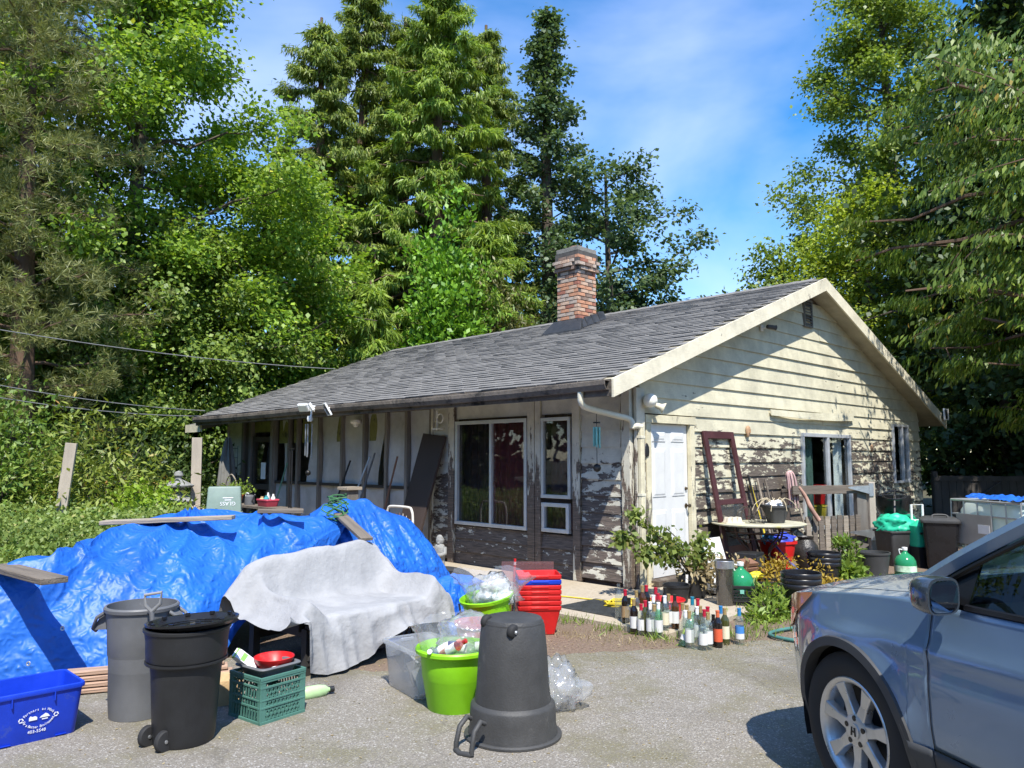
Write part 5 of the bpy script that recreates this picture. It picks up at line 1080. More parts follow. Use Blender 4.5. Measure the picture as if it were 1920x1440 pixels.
b2 = thing('plastic_bag', 'big clear bag of bottles bursting from the tilted lime tub', 'bag', (-.17, 6.75, .07)); flare_bag('bag_film', b2, .19, .36, .3, .52, 7.7, M_clear); crumple('bag_bulge', M_bagw, b2, (.0, -.02, .38), .2, .19, .15, 12.5, .28, 4); crumple('bag_filling', mat('white_bag_filling', (.72, .75, .74), .35, bump=1, bs=12), b2, (.03, 0, .36), .15, .15, .12, 2.5, .3, 4)
rt = thing('tub', 'dull red tub half hidden behind the lime tub', 'tub', (-.28, 6.35, 0)); mb = MB(); mb.lathe([(.001, 0), (.13, 0), (.17, .26), (.185, .265), (.185, .29), (.165, .285), (.125, .01), (.001, .01)], 30); obj('tub_body', mb, M_dred, rt, smooth=35)
pl = thing('pole', 'red and white pole standing up behind the red bins', 'pole', (.0, 7.62, 0)); mb = MB(); mb.tube([(0, 0, 0), (.03, .0, .62)], .012, 8); obj('shaft', mb, M_red, pl, smooth=40); mb = MB(); mb.tube([(.028, 0, .56), (.0295, 0, .59)], .0135, 8); obj('band', mb, M_lw, pl)
ty = thing('tyre', 'old black tyre lying by the house behind the small tarpaulin', 'tyre', (-.76, 9.55, .1)); mb = MB(); mb.lathe([(.17, -.07), (.2, -.09), (.27, -.09), (.3, -.07), (.305, 0), (.3, .07), (.27, .09), (.2, .09), (.17, .07), (.165, 0), (.17, -.07)], 36); obj('tread', mb, M_rubber, ty, smooth=40); ty.rotation_euler = (radians(12), radians(8), 0)
stk = thing('stick', 'thin red stick lying across the old tyre', 'stick', (0, 0, 0)); mb = MB(); mb.tube([(-1.02, 9.35, .26), (-.62, 9.2, .2)], .012, 6); obj('shaft', mb, M_dred, stk)
# ------------------------------------------------------------------ fixtures on the house
M_cream_p = mat('cream_metal', (.70, .66, .52), .45, var=.1)
M_whitep = mat('white_plastic', (.78, .78, .76), .4, var=.08)
M_lens = mat('lamp_lens', (.85, .84, .74), .15, var=.05)
M_blackm = mat('black_metal', (.02, .02, .021), .45, .3, var=.2)
def hthing(name, lab, cat, x, y, z, group=None, extra=0): return thing(name, lab, cat, HW(x, y, z), HROT + extra, group)
mb = MB(); pth = [(EX - .06, .10, 2.36), (EX - .06, .10, 2.28), (EX - .04, .10, 2.22), (EX + .06, .09, 2.17), (-.28, .03, 2.10), (-.12, -.02, 2.07), (-.075, -.05, 2.03), (-.07, -.055, 1.95)]
rs = []; mb.tube(crom(pth, 26), .036, 10); obj('gutter_elbow', mb, M_cream_p, house, smooth=50)
mb = MB(); mb.box((-.02 + .06, -.10, 1.02), (.075, .055, 1.95)); obj('downspout', mb, peel('downspout_paint', (.66, .60, .42), (.25, .22, .17), (.3, .27, .2), [(0, .36), (1, .34), (2, .3), (3, .3), (5, .3)], st=(4, 4, 1), seed=12), house, bev=.012)
for zz in (.45, 1.16, 1.85):
    mb = MB(); mb.box((.04, -.10, zz), (.085, .065, .03)); obj('downspout_strap', mb, M_cream_p, house)
mb = MB(); mb.tube([(-.07, -.055, 1.97), (-.03, -.09, 1.98), (.04, -.1, 1.97)], .036, 10); obj('gutter_joint', mb, M_cream_p, house, smooth=50)
gl = hthing('wall_light', 'cream globe light with a side spot on the corner by the door', 'light', .19, -.06, 2.27)
mb = MB(); mb.lathe([(.001, -.005), (.06, -.005), (.06, .02), (.001, .02)], 18, (0, 0, 0), rot(radians(90))); obj('base', mb, M_cream_p, gl, smooth=40)
mb = MB(); mb.lathe([(.02, -.02), (.06, .01), (.085, .06), (.088, .09), (.07, .14), (.035, .165), (.001, .17)], 22, (0, -.02, 0), rot(radians(75), 0, radians(-20))); obj('globe', mb, M_lens, gl, smooth=60)
mb = MB(); mb.tube([(.05, -.02, 0), (.12, -.06, -.02)], .02, 8); obj('arm', mb, M_cream_p, gl, smooth=40)
mb = MB(); mb.lathe([(.02, 0), (.035, .03), (.04, .08), (.075, .13), (.07, .13), (.03, .07), (.001, .06)], 18, (.11, -.06, -.02), rot(radians(20), radians(115), radians(-35))); obj('spot_head', mb, M_cream_p, gl, smooth=40)
cc_ = hthing('security_camera', 'small bullet camera mounted high on the gable under the rake', 'camera', 3.25, -.04, 3.56)
mb = MB(); mb.box((0, 0, .0), (.07, .02, .09)); obj('bracket', mb, M_whitep, cc_, bev=.004); mb = MB(); mb.tube([(0, -.01, 0), (.03, -.09, .0)], .013, 6); obj('arm', mb, M_whitep, cc_); mb = MB(); mb.lathe([(.001, -.07), (.03, -.07), (.034, -.05), (.034, .06), (.04, .08), (.028, .08), (.028, .06), (.001, .06)], 16, (.06, -.12, .01), rot(radians(95), 0, radians(60))); obj('housing', mb, M_blackp2, cc_, smooth=40); mb = MB(); mb.tube([(-.02, 0, .05), (-.03, -.005, .14)], .004, 5); obj('cable', mb, M_whitep, cc_)
mk = hthing('wall_mask', 'small terracotta face mask hung on the siding right of the door', 'ornament', 2.72, -.05, 1.98); mb = MB(); mb.lathe([(.001, -.09), (.035, -.07), (.055, -.02), (.06, .03), (.045, .07), (.001, .085)], 18, sy=.4); mb.box((0, -.025, 0), (.016, .03, .04)); obj('mask_face', mb, mat('terracotta', (.42, .26, .15), .8, var=.3), mk, smooth=50)
mk2 = hthing('wall_ornament', 'small brown disc ornament between sliding door and end window', 'ornament', 7.35, -.045, 1.78); mb = MB(); mb.lathe([(.001, -.07), (.04, -.05), (.05, 0), (.04, .05), (.001, .07)], 14, sy=.35); obj('disc', mb, MATS['terracotta'], mk2, smooth=50)
wl = hthing('wall_lantern', 'black iron ornament on the narrow siding beside the door', 'ornament', .22, -.05, 1.70)
mb = MB(); mb.lathe([(.001, -.09), (.04, -.08), (.05, -.03), (.045, .03), (.02, .07), (.001, .08)], 12, sy=.4); obj('plate', mb, M_blackm, wl, smooth=40)
sl = hthing('solar_light', 'square white-rimmed solar light at the low right end of the rake', 'light', 10.55, YN - .06, 2.52)
mb = MB()
for a, b, c, d in ((0, .11, .26, .025), (0, -.11, .26, .025), (.12, 0, .025, .2), (-.12, 0, .025, .2)): mb.box((a, -.03, b), (c, .03, d))
obj('rim', mb, M_whitep, sl); mb = MB(); mb.box((0, -.02, 0), (.22, .02, .2)); obj('panel', mb, M_blackm, sl)
# flood lights on the front fascia
fl = hthing('flood_light', 'twin-head white flood light under the front eave', 'light', EX - .14, 5.95, 2.42)
mb = MB(); mb.box((.02, 0, 0), (.05, .1, .1)); mb.tube([(0, 0, -.04), (-.01, 0, -.13)], .02, 8); obj('base', mb, M_whitep, fl, bev=.006)
for s_ in (-1, 1):
    mb = MB(); Mr = rot(0, radians(-35), radians(s_ * 28)); c = Vector((-.08, s_ * .13, .02)); mb.box(c, (.05, .19, .14), Mr); o = obj('lamp_head', mb, M_whitep, fl, bev=.01); mb = MB(); mb.box(c + Mr @ Vector((-.027, 0, 0)), (.006, .16, .11), Mr); obj('lens', mb, M_lens, o)
mb = MB(); mb.lathe([(.001, -.05), (.04, -.045), (.05, 0), (.04, .045), (.001, .05)], 14, (-.03, 0, -.17)); obj('sensor', mb, M_whitep, fl, smooth=50)
s2 = hthing('solar_light', 'tilted white-framed solar light right of the twin flood light', 'light', EX - .14, 5.42, 2.40)
mb = MB(); Mr = rot(0, radians(-30), radians(-20)); 
for a, b, c, d in ((0, .1, .26, .02), (0, -.1, .26, .02), (.12, 0, .02, .2), (-.12, 0, .02, .2)): mb.box(Mr @ Vector((-.03, a, b)), (.03, c, d), Mr)
obj('rim', mb, M_whitep, s2); mb = MB(); mb.box(Mr @ Vector((-.025, 0, 0)), (.015, .23, .19), Mr); obj('panel', mb, mat('solar_cell', (.05, .05, .055), .3), s2); mb = MB(); mb.tube([(-.02, 0, 0), (.1, 0, .03)], .015, 6); obj('bracket', mb, M_whitep, s2)
dm = hthing('dome_camera', 'white dome camera on the porch front below the flood light', 'camera', -.07, 5.92, 2.23); mb = MB(); mb.lathe([(.09, .03), (.1, .0), (.085, -.03), (.05, -.05), (.05, -.075), (.03, -.095), (.001, -.1)], 20); obj('dome', mb, M_whitep, dm, smooth=50)
br = hthing('wall_bracket', 'white wall bracket with a wheel on the siding left of the big window', 'bracket', -.06, 3.62, 2.17)
mb = MB(); mb.box((.0, .05, 0), (.02, .03, .3)); mb.box((-.03, 0, -.13), (.06, .2, .02)); obj('stem', mb, M_whitep, br); mb = MB(); mb.tube([(-.03, -.06 + .07 * cos(a), .03 + .07 * sin(a)) for a in [i * pi / 10 for i in range(21)]], .01, 6); obj('wheel', mb, M_whitep, br, smooth=40)
# wind chimes
def chime(lab, x, y, z, L, r, n, m, drop=.1):
    t = hthing('wind_chime', lab, 'wind chime', x, y, z)
    mb = MB(); mb.tube([(0, 0, 0), (0, 0, -drop)], .004, 5); obj('string', mb, M_blackm, t); mb = MB(); mb.lathe([(.001, -drop), (r * 1.2, -drop), (r * 1.2, -drop - .015), (.001, -drop - .015)], 16); obj('top_plate', mb, M_blackm, t)
    for k in range(n):
        a = k * 2 * pi / n; l = L * (.8 + .2 * k / n); mb = MB(); mb.tube([(r * cos(a), r * sin(a), -drop - .06), (r * cos(a), r * sin(a), -drop - .06 - l)], .011, 8); obj('pipe', mb, m, t, smooth=40)
    mb = MB(); mb.lathe([(.001, -.05), (.035, -.035), (.05, 0), (.035, .035), (.001, .05)], 16, (0, 0, -drop - L - .28)); obj('clapper', mb, M_blackm, t, smooth=50); mb = MB(); mb.tube([(0, 0, -drop), (0, 0, -drop - L - .28)], .004, 5); obj('cord', mb, M_blackm, t); return t
chime('long silver wind chime with a black ball in front of the porch', EX + .05, 6.35, 2.36, .62, .06, 5, M_steel, .12)
chime('small wind chime with teal pipes by the house corner', EX + .3, .16, 2.12, .26, .035, 5, mat('teal_pipe', (.25, .55, .5), .35, .5), .1)
# power lines
M_wire = mat('wire', (.22, .22, .22), .6)
for lab, a, b, sag in (('topmost overhead wire running from the left edge to the roof', (-9.4, 12.5, 3.86), HW(2.39, 10.65, 3.75), .12), ('middle overhead wire running to the far corner of the eave', (-9.4, 12.5, 2.98), HW(-.62, 11.0, 2.62), .1), ('lowest overhead wire running to the far corner of the eave', (-9.4, 12.5, 2.76), HW(-.62, 11.0, 2.5), .12)):
    a, b = Vector(a), Vector(b); mb = MB(); mb.tube([a.lerp(b, i / 20) - Vector((0, 0, 4 * sag * (i / 20) * (1 - i / 20))) for i in range(21)], .009, 5); o = obj('overhead_wire', mb, M_wire, None, label=lab, cat='wire', group='overhead wires')

# ------------------------------------------------------------------ clutter along the porch
up = hthing('dark_door_panel', 'dark brown door-sized panel leaning on the wall left of the window', 'panel', 0, 0, 0)
mb = MB(); A_, B_ = Vector((-.52, 3.93, .02)), Vector((-.06, 3.72, 1.95)); d = (B_ - A_).normalized(); y = Vector((0, 1, 0)); y = (y - d * y.dot(d)).normalized(); Mr = Matrix((d.cross(y) * -1, y, d)).transposed()
mb.box((A_ + B_) / 2, (.045, .56, (B_ - A_).length), Mr); obj('board', mb, mat('dark_brown_panel', (.05, .035, .03), .6, var=.25, vs=2, stretch=(1, 1, .2)), up, bev=.004)
bd = hthing('bed_frame', 'white iron bed end with rusty bars in front of the dark panel', 'bed frame', -.93, 3.42, 0)
M_iron = mat('chipped_white_iron', (.66, .63, .57), .5, var=.1, dirt=(.25, .1, .05), dscale=14, dthr=.62); M_rust = mat('rusty_bar', (.28, .11, .06), .8, var=.4)
mb = MB(); mb.tube(crom([(0, -.31, .0), (0, -.31, .4), (0, -.31, .74), (0, -.28, .86), (0, -.2, .9), (0, .2, .9), (0, .28, .86), (0, .31, .74), (0, .31, .4), (0, .31, 0)], 44), .018, 8); obj('frame', mb, M_iron, bd, smooth=50)
for zz in (.2, .52):
    mb = MB(); mb.tube([(0, -.31, zz), (0, .31, zz)], .009, 6); obj('cross_rail', mb, M_rust, bd)
for k in range(7):
    yy = -.24 + k * .08; mb = MB(); mb.tube([(0, yy, .2), (0, yy, .72 + .1 * sin(pi * (k + .5) / 7))], .005, 5); obj('bar', mb, M_rust if k > 2 else M_iron, bd)
M_stone = mat('grey_stone', (.26, .26, .25), .9, var=.3, vs=8, bump=.6, bs=40)
st = thing('statue', 'grey robed friar statue beside the wooden post below the window', 'statue', G(822, 1080) + Vector((0, .15, 0)), radians(-20))
mb = MB(); mb.lathe([(.001, 0), (.10, 0), (.105, .015), (.09, .03), (.085, .06), (.075, .2), (.08, .30), (.085, .36), (.06, .405), (.03, .42), (.03, .43), (.045, .445), (.05, .475), (.045, .51), (.025, .535), (.001, .54)], 20, sy=.8); obj('robe', mb, M_stone, st, smooth=55)
mb = MB()
for s_ in (-1, 1): mb.tube([(s_ * .08, 0, .37), (s_ * .095, -.03, .29), (s_ * .05, -.085, .27), (0, -.095, .28)], [.028, .03, .026, .02], 8)
obj('folded_arms', mb, M_stone, st, smooth=55); mb = MB(); mb.lathe([(.03, .4), (.055, .43), (.06, .47), (.045, .5)], 14, (0, .012, 0)); obj('hood', mb, M_stone, st, smooth=55); mb = MB(); mb.box((0, -.045, .468), (.012, .02, .02)); mb.lathe([(.001, -.03), (.02, -.02), (.025, .005), (.001, .02)], 10, (0, -.035, .435)); obj('beard_and_nose', mb, M_stone, st, smooth=50)
# poles and tools leaning on the porch
for k, (y0, y1, h, x0, m, lab) in enumerate(((6.25, 6.05, 1.55, -.55, M_blackm, 'black pole leaning on the porch right of the wind chime'), (5.75, 5.45, 1.62, -.6, M_steel, 'pale metal pole leaning on the porch, left one of a pair'), (5.5, 5.3, 1.68, -.55, M_greyp, 'thin grey pole leaning on the porch, right one of a pair'), (4.72, 4.66, 1.62, -.5, mat('brown_handle', (.2, .1, .06), .7), 'brown wooden tool handle leaning behind the old pedestal'), (8.5, 8.3, 1.5, -.4, mat('green_handle', (.1, .22, .16), .6), 'green tool handle leaning in the open porch bay'))):
    mb = MB(); a, b = HW(x0, y0, .0), HW(-.08, y1, h); mb.tube([a, b], .016, 7); o = obj('leaning_pole', mb, m, None, smooth=40, label=lab, cat='pole', group='poles leaning on the porch')
ps = hthing('pedestal', 'weathered square wooden pedestal standing beside the bed frame', 'pedestal', -.85, 4.85, 0); mb = MB(); mb.box((0, 0, .55), (.2, .2, 1.1)); obj('column', mb, M_post2, ps, bev=.01); mb = MB(); mb.box((0, 0, 1.12), (.28, .28, .05)); obj('cap', mb, M_plank, ps, bev=.006)
# shepherd hook stand under the chime
hk = hthing('hanger_stand', 'black double-pole garden stand in front of the porch', 'stand', -.95, 6.55, 0); mb = MB(); 
for s_ in (-.04, .04): mb.tube([(0, s_, 0), (0, s_, 1.75)], .012, 7)
mb.box((0, 0, 1.75), (.03, .2, .02)); obj('poles', mb, M_blackm, hk)
# closed parasol, pipe, wire trellis at the far end
um = hthing('closed_parasol', 'closed grey parasol standing at the far end of the porch', 'parasol', -.45, 10.15, 0); mb = MB(); mb.tube([(0, 0, 0), (0, 0, 2.25)], .02, 8); obj('pole', mb, M_plank, um)
rows = []
for zz, r in ((.35, .17), (.7, .19), (1.1, .17), (1.5, .13), (1.85, .07), (2.02, .03)): rows.append([Vector(((r + .03 * sin(a * 7 + zz)) * cos(a), (r + .03 * sin(a * 7 + zz)) * sin(a), zz)) for a in [2 * pi * i / 42 for i in range(43)]])
mb = MB(); mb.sheet(rows); obj('canopy', mb, mat('grey_canvas', (.17, .165, .15), .9, var=.3, vs=4), um, smooth=60)
wp = thing('white_pipe', 'white pipe leaning against the siding behind the grey glass box', 'pipe'); mb = MB(); mb.tube([HW(-.5, 10.35, .5), HW(-.12, 10.75, 1.72)], .025, 8); obj('pipe', mb, M_whitep, wp)
tw = hthing('wire_trellis', 'thin wire trellis standing on the siding left of the parasol', 'trellis', -.1, 10.75, 0)
for k in range(7):
    mb = MB(); mb.tube([(0, -.3, .6 + k * .2), (0, .3, .6 + k * .2)], .006, 5); obj('wire', mb, M_blackm, tw)
for yy in (-.3, 0, .3):
    mb = MB(); mb.tube([(0, yy, 0), (0, yy, 1.85)], .006, 5); obj('upright', mb, M_blackm, tw)
# potted plants and odds on the porch edge
bn = hthing('low_bench', 'low weathered bench of pots in front of the porch', 'bench', -1.0, 7.6, 0); mb = MB(); mb.box((0, 0, .72), (.35, 2.6, .04)); obj('bench_top', mb, M_plankd, bn)
for yy in (-1.2, 1.2):
    for xx in (-.14, .14):
        mb = MB(); mb.box((xx, yy, .35), (.05, .05, .7)); obj('leg', mb, M_plankd, bn)
def potplant(lab, x, y, z, r, h, pm, lm, n, leaf, ph, pr, seed, group='pots on the porch bench', wr=.5):
    t = hthing('potted_plant', lab, 'potted plant', x, y, z, group); mb = MB(); mb.lathe([(.001, 0), (r * .75, 0), (r, h * .9), (r * 1.08, h * .9), (r * 1.08, h), (r * .92, h), (r * .9, h * .85), (.001, h * .85)], 22); obj('pot', mb, pm, t, smooth=40)
    g = np.random.default_rng(seed); P = np.stack([g.normal(0, pr * .5, n), g.normal(0, pr * .5, n), h + np.abs(g.normal(0, ph * .5, n))], 1); A = g.normal(0, .6, (n, 3)) + np.array([0, 0, .6]) + P * np.array([2, 2, 0]); Nn = g.normal(0, .6, (n, 3)) + np.array([0, 0, .8]); quads('leaves', leaves(P, A, Nn, leaf * g.uniform(.6, 1.3, n), wr, .08), lm, t); return t
potplant('leafy plant with small flowers in an orange pot on the porch bench', -1.0, 8.55, .74, .15, .16, mat('orange_pot', (.55, .16, .05), .6), LM_weed, 420, .07, .22, .26, 201)
kn = hthing('watering_can', 'pale grey watering can on the porch bench', 'watering can', -1.0, 7.95, .74); mb = MB(); mb.lathe([(.001, 0), (.09, 0), (.095, .02), (.085, .15), (.05, .18), (.001, .18)], 18); obj('body', mb, M_greyp, kn, smooth=40); mb = MB(); mb.tube(crom([(0, .08, .03), (0, .16, .1), (0, .14, .2), (0, .05, .2)], 12), .012, 6); obj('handle', mb, M_whitep, kn); mb = MB(); mb.tube([(0, -.08, .06), (0, -.2, .19)], [.02, .012], 8); obj('spout', mb, M_greyp, kn)
bk = hthing('basket', 'red basket of small bottles and tubs on the porch bench', 'basket', -1.0, 7.25, .74); mb = MB(); openbin(mb, .2, .34, .24, .4, .13, .01, .03); obj('basket_body', mb, mat('raspberry_plastic', (.5, .06, .1), .5), bk, smooth=35)
for k, (m, yy, h, r, nm) in enumerate(((M_whitep, -.12, .2, .035, 'white'), (mat('teal_plastic', (.05, .3, .33), .5), -.02, .17, .05, 'teal'), (M_lw, .07, .22, .03, 'tall white'), (MATS['kraft_paper'], .14, .15, .05, 'tan'), (M_pet, .02, .19, .03, 'clear'))):
    t = hthing('tub_bottle', '%s container standing in the red basket on the porch bench' % nm, 'container', -1.0 + .04 * (-1) ** k, 7.25 + yy, .76, 'containers in the basket'); mb = MB(); mb.lathe([(.001, 0), (r, 0), (r, h * .7), (r * .5, h * .85), (r * .5, h), (.001, h)], 14); obj('body', mb, m, t, smooth=40)
ar = hthing('wire_arch', 'thin arched wire plant support at the porch door', 'plant support', -1.0, 8.75, .0); mb = MB(); mb.tube(crom([(0, -.25, 0), (0, -.25, .9), (0, -.2, 1.15), (0, 0, 1.28), (0, .2, 1.15), (0, .25, .9), (0, .25, 0)], 30), .012, 6); obj('arch', mb, M_plank, ar, smooth=50)
# left garden: posts, stone lantern, driftwood, glass bin
M_pale = mat('pale_post_wood', (.42, .36, .29), .85, var=.25, vs=4, bump=.4, bs=20, stretch=(1, 1, .2))
for lab, x, y, h, tl, wd in (('leaning grey wooden post left of the pale rhododendron', -7.55, 12.9, 1.85, .09, .17), ('straight pale wooden post right of the stone lantern', -5.98, 14.7, 1.98, -.01, .18)):
    o = thing('wooden_post', lab, 'post', (x, y, 0), .3, 'wooden posts in the shrubs'); o.rotation_euler[1] = tl; mb = MB(); mb.box((0, 0, h / 2), (wd, .1, h)); obj('post', mb, M_pale, o, bev=.006)
ln_ = thing('stone_lantern', 'grey tiered stone lantern in the shrubs left of the pale post', 'lantern', (-6.2, 14.4, 0))
mb = MB(); mb.lathe([(.001, 0), (.22, 0), (.22, .1), (.1, .16), (.09, .68), (.16, .74), (.2, .78), (.2, .84), (.001, .84)], 18); obj('pillar', mb, M_stone, ln_, smooth=40)
mb = MB(); mb.lathe([(.3, .80), (.26, .84), (.13, .92), (.12, 1.06), (.001, 1.06)], 6); obj('lamp_box', mb, M_stone, ln_); mb = MB(); mb.lathe([(.001, 1.05), (.27, 1.06), (.28, 1.09), (.14, 1.16), (.06, 1.2), (.055, 1.24), (.085, 1.27), (.07, 1.33), (.001, 1.36)], 12); obj('cap', mb, M_stone, ln_, smooth=30)
dw = thing('driftwood', 'bleached tangled roots lying beside the grey glass box', 'driftwood', (-5.35, 13.3, .35))
for k in range(14):
    a = R.uniform(0, pi); l = R.uniform(.35, .75); e = Vector((cos(a) * l * .8, R.uniform(-.2, .2), abs(sin(a)) * l)); mb = MB(); mb.tube([(R.uniform(-.15, .15), 0, 0), e * .5 + Vector((R.uniform(-.08, .08), 0, .05)), e, e + Vector((R.uniform(-.1, .1), 0, R.uniform(0, .12)))], [.03, .022, .014, .005], 6); obj('root', mb, mat('bleached_wood', (.55, .45, .36), .85), dw, smooth=50)
lb = thing('low_table', 'low dark wooden stand under the upturned grey glass box', 'stand', (-4.72, 12.75, 0), radians(20)); mb = MB(); mb.box((0, 0, .66), (.6, .4, .05)); obj('stand_top', mb, M_plankd, lb)
for sx in (-.26, .26):
    for sy in (-.16, .16):
        mb = MB(); mb.box((sx, sy, .32), (.06, .06, .64)); obj('leg', mb, M_plankd, lb)
gx = thing('glass_recycling_box', 'upturned grey-green recycling box printed GLASS by the porch', 'box', (-4.72, 12.75, .686), radians(18))
mb = MB(); mb.rrect([(.56, .40, 0), (.57, .41, .01), (.57, .41, .03), (.54, .38, .035), (.50, .34, .42), (.48, .32, .44)], .025, 3, cap1=True); obj('tub', mb, mat('grey_green_plastic', (.20, .27, .24), .5, var=.1), gx, smooth=35)
mb = MB(); Mx = Matrix.Translation((.06, -.1835, .20)) @ Matrix.Rotation(pi / 2 - radians(3), 4, 'X') @ Matrix.Rotation(pi, 4, 'Z'); textmesh(mb, 'GLASS', .085, Mx @ Matrix.Translation((0, .0, .004)))
for k, (ww, yy) in enumerate(((.1, -.03), (.16, -.065))): mb.add([Mx @ Vector((sx * ww / 2, yy + sy * .007, .004)) for sx, sy in ((-1, -1), (1, -1), (1, 1), (-1, 1))], [(0, 1, 2, 3)])
obj('print', mb, MATS['white_print'], gx, label='white upside-down lettering')

# ------------------------------------------------------------------ bottles by the path
def glass(name, col, haze, h, dark=False):
    return clear(name, col, .22, haze, h, .04)
GM = {'clear': glass('clear_glass', (.93, .97, .95), .07, (.8, .85, .85)), 'green': glass('pale_green_glass', (.7, .9, .74), .1, (.4, .7, .5)), 'olive': mat('olive_glass', (.05, .055, .015), .06, var=0, spec=.8), 'dark': mat('dark_glass', (.012, .009, .008), .06, var=0, spec=.8), 'amber': mat('amber_glass', (.06, .025, .008), .06, var=0, spec=.8)}
CAPS = {k: mat('capsule_' + k, c, .35, m_, var=.05) for k, c, m_ in (('red', (.5, .02, .05), .2), ('gold', (.5, .36, .16), .5), ('white', (.8, .8, .8), 0), ('black', (.02, .02, .02), .1), ('teal', (.02, .25, .38), .3), ('blue', (.03, .22, .5), .2), ('orange', (.62, .14, .06), .1))}
LAB = {k: mat('paperlabel_' + k, c, .6, var=.08) for k, c in (('white', (.62, .62, .6)), ('cream', (.66, .6, .44)), ('orange', (.62, .1, .04)), ('blue', (.05, .2, .5)), ('lime', (.55, .66, .15)), ('black', (.03, .03, .03)), ('brown', (.3, .2, .1)))}
BS = {}
def bottle(lab, px, py, gl, cap, label, h=.30, r=.037, tilt=0, low=None):
    p = G(px, py); t = thing('wine_bottle', lab, 'bottle', (p.x, p.y + r, .052 if HO and (p - HO).dot(HU) > -1.62 and (p - HO).dot(HV) < .9 and (p - HO).dot(HV) > -1.7 else .0085), R.uniform(0, 6), 'bottles by the path')
    if tilt: t.rotation_euler = (0, tilt, .3)
    k = h / .30; mb = MB(); mb.lathe([(.001, .008 * k), (r * .8, .001), (r * .97, .004), (r, .012), (r, .19 * k), (r * .9, .212 * k), (r * .55, .235 * k), (.0155, .25 * k), (.0145, .29 * k), (.0165, .292 * k), (.0165, .30 * k), (.012, .30 * k)], 18); obj('glass', mb, GM[gl], t, smooth=50)
    if cap: mb = MB(); mb.lathe([(.0162, .238 * k), (.0158, .29 * k), (.0178, .292 * k), (.0178, .303 * k), (.001, .304 * k)], 14); obj('capsule', mb, CAPS[cap], t, smooth=40)
    if label: 
        mb = MB(); mb.lathe([(r + .0006, .05 * k), (r + .0006, .155 * k)], 18); o = obj('label', mb, LAB[label], t, smooth=60)
        if low: mb = MB(); mb.lathe([(r + .001, .05 * k), (r + .001, .095 * k)], 18); obj('lower_label', mb, LAB[low], t, smooth=60)
bz = lambda x, y: (1140 + x / 6, 1040 + y / 6)
